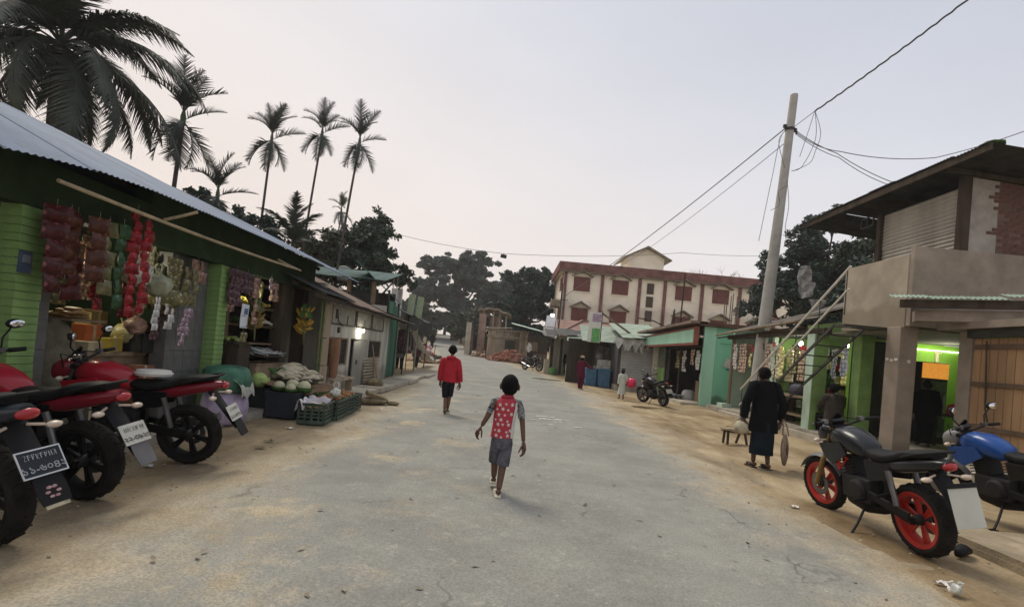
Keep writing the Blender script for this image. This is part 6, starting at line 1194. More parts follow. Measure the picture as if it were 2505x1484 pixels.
    P('filler_cap', MB().lathe([(.038, 0), (.038, .012), (.0, .014)], (.84, 0, .988), 16), STEEL, tk)
    for s_ in (-1, 1):
        P('shroud', MB().add([(1.12, s_*.19, .80), (.80, s_*.165, .86), (.72, s_*.15, .74), (.93, s_*.17, .60), (1.05, s_*.175, .66), (1.10, s_*.165, .80), (.80, s_*.145, .85), (.74, s_*.13, .74), (.93, s_*.15, .61), (1.04, s_*.155, .67)], [(0, 1, 2, 3, 4), (9, 8, 7, 6, 5), (0, 5, 6, 1), (1, 6, 7, 2), (2, 7, 8, 3), (3, 8, 9, 4), (4, 9, 5, 0)]), stripe or tank, None, False, .008)
        P('side_panel', MB().add([(.50, s_*.135, .74), (.16, s_*.12, .76), (.22, s_*.125, .60), (.46, s_*.14, .56), (.50, s_*.10, .74), (.16, s_*.08, .76), (.22, s_*.09, .60), (.46, s_*.10, .56)], [(0, 1, 2, 3), (7, 6, 5, 4), (0, 4, 5, 1), (1, 5, 6, 2), (2, 6, 7, 3), (3, 7, 4, 0)]), BLKG, None, False, .008)
    P('seat', lofted([(.58, .80, .07, .035), (.52, .80, .10, .04), (.40, .79, .135, .05), (.25, .80, .14, .05), (.14, .83, .12, .05), (.06, .87, .12, .045), (-.1, .90, .105, .04), (-.24, .915, .07, .025)], n=16), SEATM, None, 60)
    P('tail_cowl', lofted([(.28, .73, .11, .05), (.1, .76, .125, .065), (-.1, .81, .115, .06), (-.26, .845, .085, .05), (-.34, .865, .045, .025)], n=14), tail or tank, None, 60)
    P('tail_lamp', MB().ball((-.335, 0, .845), (.03, .065, .035), 12, 8), tail_lamp, None, True)
    P('grab_rail', MB().tube([(.02, .13, .86), (-.16, .135, .92), (-.28, .09, .95), (-.30, 0, .955), (-.28, -.09, .95), (-.16, -.135, .92), (.02, -.13, .86)], .012, 8), BLKP)
    # rear mudguard, plate, flap, indicators
    md = P('rear_mudguard', MB().shell(lambda u, v: (-.20-.28*u, (v-.5)*(.15-.02*u), .80-.36*u-.02*(2*v-1)**2), 8, 5, .008), BLKP, None, 50)
    if plate:
        pl = P('number_plate', MB().box((-.43, 0, .575), (.006, .225, .16), (0, .5, 0)), mat('plate_'+plate, (.5, .49, .43) if plate == 'white' else (.008, .012, .02), .5, var=.12, scale=9), md, False, .003)
        gl = MB(); glyphs(gl, -.085, .025, .17, .03, 8, 0, sum(map(ord, label)) % 97); digits(gl, num, -.0, -.052, .06)
        gl.v = [(-.4375, -x_, z_) for x_, y_, z_ in gl.v]; gl.f = [tuple(reversed(f_)) for f_ in gl.f]; Mx = Matrix.Translation((-.4375, 0, .575)) @ Matrix.Rotation(.5, 4, 'Y') @ Matrix.Translation((.4345, 0, 0))
        gl.v = [tuple(Mx @ Vector(q)) for q in gl.v]
        P('plate_lettering', gl, mat('plate_ink', (.06, .055, .05), .6) if plate == 'white' else mat('plate_white_ink', (.55, .58, .6), .6), pl)
        if plate == 'black': P('plate_border', MB().box((-.396, 0, .643), (.008, .228, .008), (0, .5, 0)).box((-.47, 0, .507), (.008, .228, .008), (0, .5, 0)).box((-.434, .111, .573), (.008, .006, .15), (0, .5, 0)).box((-.434, -.111, .573), (.008, .006, .15), (0, .5, 0)), mat('plate_white_ink', (.55, .58, .6), .6), pl)
    fl = md if flap is None else P('mud_flap', MB().shell(lambda u, v: (-.46-.09*u, (v-.5)*(.14+.02*math.sin(3*u)), .50-.15*u), 5, 4, .008), mat('flap_grey', (.12, .115, .12), .7) if flap == 'grey' else BLKP, md, 50)
    if flap == 'flower':
        ff = MB()
        for k in range(6): ff.ball((-.515+.016*math.sin(k*1.05), .028*math.cos(k*1.05), .405+.028*math.sin(k*1.05)), (.006, .018, .018), 8, 5)
        P('flap_sticker', ff, mat('faded_pink', (.42, .24, .26), .7, var=.3, scale=30), fl); P('flap_sticker', MB().box((-.548, 0, .345), (.008, .12, .035), (0, .48, 0)), mat('faded_cream', (.45, .40, .27), .7, var=.3, scale=30), fl)
    for s_ in (-1, 1):
        P('rear_indicator', MB().tube([(-.24, s_*.05, .76), (-.27, s_*.13, .745)], .009, 6).ball((-.29, s_*.165, .74), (.035, .045, .022), 10, 7), LENSO, None, True)
        PS('front_indicator', MB().tube([(1.12, s_*.10, .83), (1.14, s_*.17, .83)], .009, 6).ball((1.15, s_*.20, .83), (.03, .04, .022), 10, 7), LENSO, None, True)
    # front end
    hl = PS('headlight', lofted([(1.08, .90, .09, .08), (1.14, .90, .115, .105), (1.22, .885, .11, .10), (1.27, .87, .085, .075)], n=16), panel if not fairing else tank, None, 60); PS('lens', MB().ball((1.255, 0, .875), (.035, .085, .07), 12, 8), LENSC, hl, True)
    PS('windscreen', MB().shell(lambda u, v: (1.20-.13*v, (u-.5)*.2*(1-.5*v), .96+.16*v-.03*(2*u-1)**2), 6, 5, .005), BLKG, hl, 60)
    PS('instrument', MB().box((1.08, 0, 1.02), (.05, .16, .08), (0, -.7, 0)), BLKG, None, False, .012)
    hb_ = PS('handlebar', MB().tube([(.93, .36, 1.05), (.98, .26, 1.045), (1.05, .10, .985), (1.06, 0, .98), (1.05, -.10, .985), (.98, -.26, 1.045), (.93, -.36, 1.05)], .012, 8), BLKP)
    for s_ in (-1, 1):
        PS('grip', MB().tube([(.975, s_*.27, 1.045), (.93, s_*.375, 1.05)], .019, 9), BLKP, hb_); PS('lever', MB().tube([(1.01, s_*.22, 1.04), (1.03, s_*.30, 1.035), (.985, s_*.39, 1.035)], .007, 6).box((1.0, s_*.215, 1.05), (.05, .05, .04)), STEEL, hb_)
        if mirrors:
            mr_ = PS('mirror', MB().tube([(.99, s_*.21, 1.05), (1.03, s_*.28, 1.15), (1.0, s_*.33, 1.235)], .007, 6).ball((.99, s_*.35, 1.265), (.03, .075, .042), 12, 8, (0, 0, s_*.2)), BLKP, hb_, True)
            PS('mirror_face', MB().ball((.968, s_*.353, 1.265), (.012, .064, .035), 12, 6, (0, 0, s_*.2)), MIRR, mr_, True)
    PS('cable', MB().tube([(1.0, .2, 1.04), (1.16, .16, 1.06), (1.16, .08, .85), (1.22, .08, .5)], .006, 5).tube([(1.0, -.2, 1.04), (1.17, -.14, 1.05), (1.14, -.05, .8)], .006, 5), BLKP)
    return o
def paint(n_, c): return mat(n_, c, .32, var=.08, scale=3, coat=.2, spec=.3)
REDP = paint('red_paint', (.30, .010, .022)); DRED = paint('dark_red_paint', (.16, .008, .018)); BLUP = paint('blue_paint', (.007, .055, .23)); BLKPNT = paint('black_paint', (.013, .014, .017)); NVY = paint('navy_paint', (.02, .025, .035)); RWH = mat('scarlet_rim', (.36, .022, .014), .45, var=.15)
z0 = lambda x, y: -.025
b1 = motorbike('nearest dark motorcycle at the left edge, black plate with white lettering', (-3.02, 3.12, -.02), 166, NVY, BLKP, NVY, plate='black', num='১১-৬০৪২', flap='flower', tail=NVY)
b2 = motorbike('red motorcycle, middle one of the three on the left, yellowed white plate', (-3.20, 4.02, -.02), 173, REDP, BLKP, BLKPNT, plate='white', num='২২-৩৯২৩', tail=DRED)
b3 = motorbike('red and black motorcycle carrying a round white lid on its seat, on the left', (-3.20, 5.30, -.02), 185, REDP, BLKP, DRED, plate='white', flap='black', tail=DRED, stripe=REDP)
ld = thing('plastic_tub', 'round white plastic tub lid lying on the seat of the third motorcycle on the left', 'tub', (-3.58, 5.20, .865), .4)
part('cover', MB().lathe([(0, .05), (.13, .05), (.15, .045), (.155, .0), (.16, -.005), (.155, -.01), (.14, 0), (0, .002)][::-1], n=28), mat('white_lid', (.58, .57, .52), .5, var=.1), ld, smooth=40); part('rim', MB().lathe([(.157, .006), (.168, .01), (.168, .022), (.157, .026)], n=28), MATS['white_lid'], ld, smooth=40)
b4 = motorbike('black motorcycle with bright red wheels parked on the right verge', (3.80, 4.46, -.02), 90, BLKPNT, RWH, BLKPNT, lean=-9, steer=8, plate=None, flap=None, fork=GOLDF, tail=BLKPNT, mirrors=False)
pb = part('blank_plate', MB().box((-.485, .02, .56), (.008, .23, .31), (0, .22, 0)), mat('blank_white_plate', (.50, .52, .46), .6, var=.08, scale=4), b4, bev=.003); part('plate_bracket', MB().box((-.45, .02, .725), (.03, .24, .035), (0, .22, 0)), BLKP, b4)
for s_ in (-1, 1): part('trellis', MB().tube([(.98, s_*.12, .72), (.88, s_*.13, .56), (.74, s_*.13, .70), (.98, s_*.12, .72)], .014, 6, cap=False).tube([(.88, s_*.13, .72), (.88, s_*.13, .56)], .012, 6), mat('scarlet_frame', (.45, .03, .02), .4), b4)
b5 = motorbike('bright blue tanked motorcycle cut by the right edge', (5.78, 5.05, -.0), 94, BLUP, BLKP, mat('silver_grey_panel', (.2, .2, .2), .4), lean=-8, steer=14, plate='white', tail=BLKPNT, stripe=BLUP)
b6 = motorbike('black motorcycle parked before the roller shutter near the white robed child', (5.68, 18.1, .0), 104, BLKPNT, STEEL, BLKPNT, lean=-8, steer=20, plate='white', flap='black', big=False)
b7 = motorbike('small distant dark motorcycle with a silver exhaust by the timber shed', (1.2, 34.9, zg(34.9)), -48, BLKPNT, STEEL, BLKPNT, lean=-8, steer=10, plate='white', muff=CHROME, flap='black', big=False)
# ---------------------------------------------------------------- people
SKIN = mat('dark_brown_skin', (.10, .052, .033), .55, var=.15, scale=9); SKIN2 = mat('brown_skin', (.15, .08, .05), .55, var=.15, scale=9); HAIR = mat('black_hair', (.005, .0045, .0045), .85, bump=.5, bscale=120, var=.3, scale=40)
def evalmesh(o):
    dg = bpy.context.evaluated_depsgraph_get(); me = bpy.data.meshes.new_from_object(o.evaluated_get(dg)); bpy.data.objects.remove(o); return me
def skin(name, verts, edges, rad, m, sub=2, root=0):
    me = bpy.data.meshes.new(name); me.from_pydata([tuple(v) for v in verts], edges, []); o = bpy.data.objects.new(name, me); COL.objects.link(o)
    s_ = o.modifiers.new('skin', 'SKIN'); s_.branch_smoothing = .6
    for i, r in enumerate(rad):
        q = me.skin_vertices[0].data[i]; q.radius = (r, r) if not isinstance(r, tuple) else r; q.use_root = (i == root)
    b = o.modifiers.new('sub', 'SUBSURF'); b.levels = sub; b.render_levels = sub
    r = evalmesh(o); r.materials.clear(); r.materials.append(m); r.polygons.foreach_set('use_smooth', [True]*len(r.polygons)); return r
def join(me, mb):                                   # fingers and face pieces rooted in the body mesh
    bm = bmesh.new(); bm.from_mesh(me); t = mb.mesh('tmp'); bm.from_mesh(t); bm.to_mesh(me); bm.free(); bpy.data.meshes.remove(t)
    me.polygons.foreach_set('use_smooth', [True]*len(me.polygons)); return me
def hand(mb, wrist, dirv, palm_n, s_, curl=.5, thumb=1):
    d = Vector(dirv).normalized(); n_ = Vector(palm_n); n_ = (n_-d*n_.dot(d)).normalized(); sd = d.cross(n_).normalized()*thumb; w = Vector(wrist)
    mb.tube([w-d*.015*s_, w+d*.03*s_, w+d*.085*s_], [.022*s_, .030*s_, .028*s_], 8, flat=.55)
    for k, (o_, ln) in enumerate(((.030, .068), (.010, .078), (-.010, .073), (-.029, .056))):
        p = w+d*.08*s_+sd*o_*s_; pts = [p-d*.02*s_]; a = 0; q = p
        for e in range(3):
            pts.append(q); a += curl*(.5+.35*e); q = q+(d*math.cos(a)+n_*math.sin(a))*ln*s_/2.6
        pts.append(q); mb.tube(pts, [.0085*s_, .0095*s_, .0088*s_, .0082*s_, .0055*s_], 6)
    t0 = w+d*.018*s_+sd*.022*s_
    mb.tube([t0, t0+(sd*.7+d*.5+n_*.25)*.034*s_, t0+(sd*.55+d*.9+n_*.5)*.056*s_, t0+(sd*.4+d*1.15+n_*.75)*.07*s_], [.012*s_, .0115*s_, .0105*s_, .006*s_], 6)
def head(mb, c, r, fwd=(0, 1, 0)):
    """skull, jaw, ears, nose, eyes and mouth; fwd is where the face looks"""
    f = Vector(fwd).normalized(); a = Vector((0, 0, 1)); s_ = f.cross(a).normalized(); c = Vector(c); M = Matrix((s_, f, a)).transposed(); e = M.to_euler()
    mb.ball(c, (r*.82, r*.94, r*.90), 18, 14, e); mb.ball(c+f*r*.30-a*r*.55, (r*.56, r*.55, r*.55), 14, 10, e)
    for k in (-1, 1):
        mb.ball(c+s_*k*r*.88-f*r*.02-a*r*.15, (r*.13, r*.22, r*.30), 8, 7, e); mb.ball(c+s_*k*r*.30+f*r*.86-a*r*.02, (r*.14, r*.08, r*.08), 8, 6, e); mb.ball(c+s_*k*r*.3+f*r*.9+a*r*.2, (r*.2, r*.06, r*.05), 8, 5, e)
    mb.tube([c+f*r*.88+a*r*.02, c+f*r*1.04-a*r*.24, c+f*r*.9-a*r*.33], [r*.07, r*.13, r*.1], 7); mb.tube([c+f*r*.78+s_*r*.2-a*r*.62, c+f*r*.86-a*r*.6, c+f*r*.78-s_*r*.2-a*r*.62], [r*.04, r*.08, r*.04], 6)
    return e
def hair(c, r, e, low=-.25, th=1.07, seed=1):
    g2 = random.Random(seed); mb = MB(); n_ = 22; rings = []; M = e.to_matrix(); c = Vector(c)
    for i in range(11):
        t = i/10; rg = []
        for j in range(n_):
            a = 2*math.pi*j/n_; y = math.sin(a); lim = (math.pi*(.50 if y > .3 else .50+(.28-low*.12)*min(1, (.3-y)/.8))); ph = t*lim; k = th*(1+g2.uniform(-.018, .018))
            rg.append(c+M@Vector((r*.82*k*math.sin(ph)*math.cos(a), r*.96*k*math.sin(ph)*y, r*.89*k*math.cos(ph))))
        rings.append(rg)
    inner = [[c+(Vector(p)-c)*.93 for p in rg] for rg in rings[::-1]]
    mb.loft(rings+inner[:1]+inner[1:], cap=True); return mb
def el_ring(c, rx, ry, n=20, rz=0, wob=0, seed=0, tilt=(0, 0)):
    g2 = random.Random(seed); c = Vector(c); cs, sn_ = math.cos(rz), math.sin(rz); out_ = []
    for j in range(n):
        t = 2*math.pi*j/n; w = 1+wob*math.sin(5*t+seed)+wob*.6*math.sin(9*t+2*seed); x, y = rx*math.cos(t)*w, ry*math.sin(t)*w
        out_.append(c+Vector((x*cs-y*sn_, x*sn_+y*cs, x*tilt[0]+y*tilt[1])))
    return out_
def sleeve(mb, pts, rs, n=12, wob=.04, seed=1):
    g2 = random.Random(seed); q = MB().tube(pts, rs, n); mb.add([Vector(v)+Vector((g2.uniform(-wob, wob), g2.uniform(-wob, wob), g2.uniform(-wob, wob)))*rs[0] for v in q.v], q.f)
def child_body(o, H, J, sk, foot_dirs, hands, face=(0, 1, 0), fat=1.0):
    """J: joint positions; one skinned surface for trunk, neck, arms and legs, with head, hands and feet merged into the same mesh"""
    n_ = ['pelvis', 'waist', 'chest', 'neck', 'headb', 'lsh', 'lel', 'lwr', 'rsh', 'rel', 'rwr', 'lhip', 'lkn', 'lan', 'rhip', 'rkn', 'ran']
    R_ = dict(pelvis=.062, waist=.058, chest=.068, neck=.028, headb=.03, lsh=.033, lel=.024, lwr=.017, rsh=.033, rel=.024, rwr=.017, lhip=.052, lkn=.036, lan=.023, rhip=.052, rkn=.036, ran=.023)
    V = [J[k] for k in n_]; rad = [R_[k]*H*fat for k in n_]
    E_ = [(0, 1), (1, 2), (2, 3), (3, 4), (2, 5), (5, 6), (6, 7), (2, 8), (8, 9), (9, 10), (0, 11), (11, 12), (12, 13), (0, 14), (14, 15), (15, 16)]
    me = skin('body', V, E_, rad, sk); mb = MB(); e = head(mb, J['head'], J['hr'], face)
    for k, (w, el, th) in enumerate((('lwr', 'lel', 1), ('rwr', 'rel', -1))): d = Vector(J[w])-Vector(J[el]); hand(mb, Vector(J[w])+d.normalized()*.01, d, hands[k], H/1.35, hands[2], th)
    for a, f in zip(('lan', 'ran'), foot_dirs):
        A_ = Vector(J[a]); f = Vector(f).normalized(); s_ = H/1.2
        mb.tube([A_-f*.035*s_+Vector((0, 0, -.015))*s_, A_+Vector((0, 0, -.01))*s_, A_+f*.06*s_+Vector((0, 0, -.032))*s_, A_+f*.115*s_+Vector((0, 0, -.042))*s_], [.026*s_, .03*s_, .03*s_, .018*s_], 8, flat=.8)
        sd = f.cross(Vector((0, 0, 1))).normalized()
        for t in range(5): mb.ball(A_+f*(.125-.006*t)*s_+sd*(.026-.013*t)*s_+Vector((0, 0, -.046))*s_, .008*s_, 6, 4)
    join(me, mb); link('body', me, o); return e
def person(label, loc, rz=0., group=None): return thing('person', label, 'person', loc, rz, group)
# ---- small boy in the star patterned shirt (walks away, arms swung out)
b = person('small boy in a red shirt with white stars and grey shorts walking away', (.02, 5.08, .012)); H = 1.19
J = dict(pelvis=(-.005, 0, .55), waist=(0, 0, .66), chest=(.005, .005, .83), neck=(.015, .0, .965), headb=(.02, .005, 1.02), head=(.028, .005, 1.082), hr=.114, lsh=(-.125, 0, .912), lel=(-.185, -.035, .763), lwr=(-.245, -.03, .655), rsh=(.145, .0, .912), rel=(.20, .01, .736), rwr=(.232, -.03, .53), lhip=(-.065, 0, .52), lkn=(-.065, .14, .31), lan=(-.06, .13, .115), rhip=(.055, 0, .52), rkn=(.025, -.01, .28), ran=(.005, -.13, .062))
e = child_body(b, H, J, SKIN, ((-.1, 1, -.25), (-.12, 1, 0)), ((.8, .5, .2), (-.9, .5, 0), .5), fat=1.14)
part('hair', hair(J['head'], J['hr'], e), HAIR, b, smooth=60)
def star_shirt():
    m = bpy.data.materials.new('star_shirt'); m.use_nodes = True; t = m.node_tree; n = t.nodes.new; l = t.links.new; bs = t.nodes['Principled BSDF']; bs.inputs['Roughness'].default_value = .85
    c = n('ShaderNodeTexCoord'); nz = n('ShaderNodeTexNoise'); nz.inputs['Scale'].default_value = 30; l(c.outputs['Object'], nz.inputs[0]); r = n('ShaderNodeValToRGB'); l(nz.outputs[0], r.inputs[0]); r.color_ramp.elements[0].color = (.30, .018, .035, 1); r.color_ramp.elements[1].color = (.46, .045, .07, 1); l(r.outputs[0], bs.inputs['Base Color']); return m
STAR = star_shirt(); STW = mat('star_white', (.62, .55, .52), .85)
sh_ = MB(); N_ = 22; rg = []
for z, rx, ry, cx, cy in ((.475, .128, .098, -.012, 0), (.53, .122, .098, -.010, 0), (.62, .118, .094, -.004, 0), (.72, .124, .096, .0, .002), (.82, .126, .095, .006, .004), (.88, .118, .082, .009, .003), (.915, .075, .06, .013, .002), (.935, .048, .046, .015, .0)): rg.append(el_ring((cx, cy, z), rx, ry, N_, 0, .018, int(z*100)))
sh_.loft(rg, cap=False)
so = part('shirt', sh_, STAR, b, smooth=60)
cl_ = MB().loft([el_ring((.015, 0, .918), .058, .055, 16), el_ring((.015, -.002, .945), .05, .05, 16), el_ring((.013, -.008, .925), .078, .072, 16)], cap=False); part('collar', cl_, STAR, so, smooth=60)
SLW = mat('white_side_panel', (.60, .58, .55), .85, var=.1, scale=20); SLB = mat('navy_white_print', (.012, .02, .06), .85, var=.9, scale=26, col2=(.34, .36, .36))
pn = MB().loft([[Vector((cx+rx*1.025*math.cos(a), cy+ry*1.025*math.sin(a), z)) for a in np.linspace(-.75, .55, 7)] for z, rx, ry, cx, cy in ((.478, .128, .098, -.012, 0), (.53, .123, .098, -.010, 0), (.62, .119, .094, -.004, 0), (.72, .125, .096, .0, .002), (.82, .136, .096, .006, .004), (.87, .133, .085, .009, .003))], cap=False)
pn.f = [f_ for i, f_ in enumerate(pn.f) if (i % 7) != 6]; part('side_panel', pn, SLW, so, smooth=60)
sv = MB(); sleeve(sv, [(.095, 0, .875), (.145, 0, .865), (.172, .0, .79), (.19, .005, .70)], [.034, .038, .039, .042], 12, .05, 3); part('sleeve', sv, SLB, so, smooth=60)
sv = MB(); sleeve(sv, [(-.08, 0, .88), (-.128, 0, .866), (-.152, -.015, .80), (-.172, -.028, .735)], [.033, .037, .037, .039], 12, .05, 4); part('sleeve', sv, SLB, so, smooth=60)
g = random.Random(12); k = 0
stm = []
for s_ in (1.2, .85): stm.append(MB().add([(s_*.022*(1 if q % 2 == 0 else .42)*math.sin(q*math.pi/5), 0, s_*.022*(1 if q % 2 == 0 else .42)*math.cos(q*math.pi/5)) for q in range(10)]+[(0, -.0015, 0)], [(q, (q+1) % 10, 10) for q in range(10)]).mesh('star', STW))
def shirt_at(z, a):
    zs = (.475, .53, .62, .72, .82, .88); i = max(0, min(4, next((q for q in range(5) if z < zs[q+1]), 4))); t = (z-zs[i])/(zs[i+1]-zs[i]); A_ = ((.128, .098, -.012), (.122, .098, -.010), (.118, .094, -.004), (.124, .096, 0), (.135, .095, .006), (.13, .082, .009)); q = [A_[i][w]*(1-t)+A_[i+1][w]*t for w in range(3)]
    return Vector((q[2]+q[0]*1.03*math.cos(a), q[1]*1.03*math.sin(a), z)), Vector((math.cos(a)/q[0], math.sin(a)/q[1], 0)).normalized()
for r_ in range(7):
    for c_ in range(4 if r_ % 2 else 3):
        a = -math.pi/2+((c_-(1.5 if r_ % 2 else 1))*.52)+g.uniform(-.1, .1)
        if a > -.85: continue
        p, n_ = shirt_at(.50+r_*.058+g.uniform(-.012, .012), a); x = Vector((0, 0, 1)).cross(n_*-1).normalized()
        link('star', stm[(r_+c_) % 2], so, Matrix.Translation(p) @ Matrix((x, n_*-1, Vector((0, 0, 1)))).transposed().to_4x4() @ Matrix.Rotation(g.uniform(-.5, .5), 4, 'Y'))
DENG = mat('washed_grey_denim', (.10, .10, .12), .9, var=.4, scale=14, bump=.3)
def shorts(o, J, top, legs, m, n=16):
    mb = MB().loft([el_ring(c, rx, ry, 18, 0, .012, 3) for c, rx, ry in top], cap=False); q = part('shorts', mb, m, o, smooth=60); 
    for pts, rs in legs:
        l_ = MB(); sleeve(l_, pts, rs, 14, .05, 5); part('short_leg', l_, m, q, smooth=60)
    return q
sq_ = shorts(b, J, (((-.008, 0, .60), .108, .086), ((-.008, 0, .55), .116, .094), ((-.006, .01, .49), .124, .104), ((-.005, .02, .45), .11, .10)), (([(-.06, .01, .50), (-.068, .07, .40), (-.066, .115, .31)], [.066, .07, .074]), ([(.05, 0, .50), (.038, .0, .39), (.024, -.005, .285)], [.066, .07, .076])), DENG)
part('pocket', MB().box((-.118, .06, .40), (.02, .07, .09)), DENG, sq_, bev=.005)
CLOG = mat('cream_clog', (.60, .54, .42), .7, var=.15, scale=20)
for x, y, z, rz, tz in ((-.06, .165, .05, .08, -.28), (-.005, -.095, .0, .15, 0)):
    c = MB().loft([[(Matrix.Translation((x, y, z)) @ Matrix.Rotation(rz, 4, 'Z') @ Matrix.Rotation(tz, 4, 'X')) @ Vector(p) for p in [(q*.038*w, -.085+.205*l_, h*hh) for q, h in ((-1, 0), (-1.05, .35), (-.9, .9), (-.4, 1), (.4, 1), (.9, .9), (1.05, .35), (1, 0))]] for l_, w, hh in ((0, .7, .018), (.1, .92, .02), (.3, .95, .02), (.42, 1.0, .05), (.6, 1.08, .062), (.85, 1.0, .05), (1, .6, .03))])
    part('clog', c, CLOG, b, smooth=50, bev=.003)
so.matrix_local = Matrix.Translation((0, 0, .56-.475*.902)) @ Matrix.Diagonal((1, 1, .902, 1)); b.scale = (.9, .95, 1)
# ---- boy in the red jacket
b = person('older boy in a red hooded jacket and dark knee shorts walking away on the road', (-1.20, 10.72, .0)); H = 1.46
J = dict(pelvis=(0, 0, .72), waist=(0, 0, .83), chest=(.0, .0, 1.02), neck=(.015, .0, 1.20), headb=(.02, .0, 1.26), head=(.028, .005, 1.365), hr=.108, lsh=(-.155, 0, 1.13), lel=(-.19, .02, .88), lwr=(-.195, .05, .69), rsh=(.165, .0, 1.13), rel=(.215, -.02, .88), rwr=(.245, .02, .68), lhip=(-.07, 0, .68), lkn=(-.045, .05, .40), lan=(-.03, -.05, .085), rhip=(.07, 0, .68), rkn=(.045, .05, .42), ran=(.015, .10, .09))
e = child_body(b, H, J, SKIN2, ((0, 1, -.1), (0.1, 1, 0)), ((.9, .3, 0), (-.9, .3, 0), .6), fat=1.04)
part('hair', hair(J['head'], J['hr'], e, seed=3), HAIR, b, smooth=60)
RJ = mat('red_jacket', (.38, .010, .022), .8, var=.25, scale=10, bump=.5, bscale=16)
jk = MB().loft([el_ring(c, rx, ry, 24, 0, .03, k, tilt=tl) for k, (c, rx, ry, tl) in enumerate((((.01, 0, .685), .205, .13, (-.08, 0)), ((.01, 0, .74), .195, .128, (-.05, 0)), ((.005, 0, .86), .18, .12, (0, 0)), ((.005, 0, 1.0), .175, .115, (0, 0)), ((.005, 0, 1.10), .172, .105, (0, 0)), ((.008, 0, 1.165), .13, .09, (0, 0)), ((.012, 0, 1.21), .075, .07, (0, 0))))], cap=False)
jo = part('jacket', jk, RJ, b, smooth=60)
part('hood', MB().loft([el_ring((.015, -.01, 1.16), .115, .10, 18, 0, .03, 1), el_ring((.015, -.035, 1.20), .118, .10, 18, 0, .03, 2), el_ring((.015, -.03, 1.235), .09, .075, 18, 0, .03, 3), el_ring((.015, -.02, 1.215), .065, .055, 18)], cap=False), RJ, jo, smooth=60)
for pts, sd in (([(-.11, 0, 1.145), (-.165, 0, 1.12), (-.195, .01, .98), (-.205, .02, .85), (-.208, .04, .70)], 2), ([(.12, 0, 1.145), (.175, 0, 1.12), (.212, -.01, .98), (.235, -.01, .85), (.262, .01, .70)], 5)): sv = MB(); sleeve(sv, pts, [.068, .07, .066, .066, .058], 12, .07, sd); part('sleeve', sv, RJ, jo, smooth=60)
shorts(b, J, (((0, 0, .80), .125, .095), ((0, 0, .73), .135, .105), ((0, .01, .66), .135, .112)), (([(-.07, .0, .68), (-.066, .025, .52), (-.05, .045, .36)], [.078, .08, .076]), ([(.07, 0, .68), (.056, .03, .54), (.046, .05, .385)], [.078, .078, .072])), mat('black_navy_shorts', (.012, .013, .018), .9, var=.3))
part('collar', MB().loft([el_ring((.016, 0, 1.205), .062, .056, 16), el_ring((.018, 0, 1.235), .052, .05, 16), el_ring((.018, 0, 1.205), .05, .046, 16)], cap=False), mat('olive_collar', (.16, .15, .04), .9), jo, smooth=60)
b.scale = (.92, .95, 1)
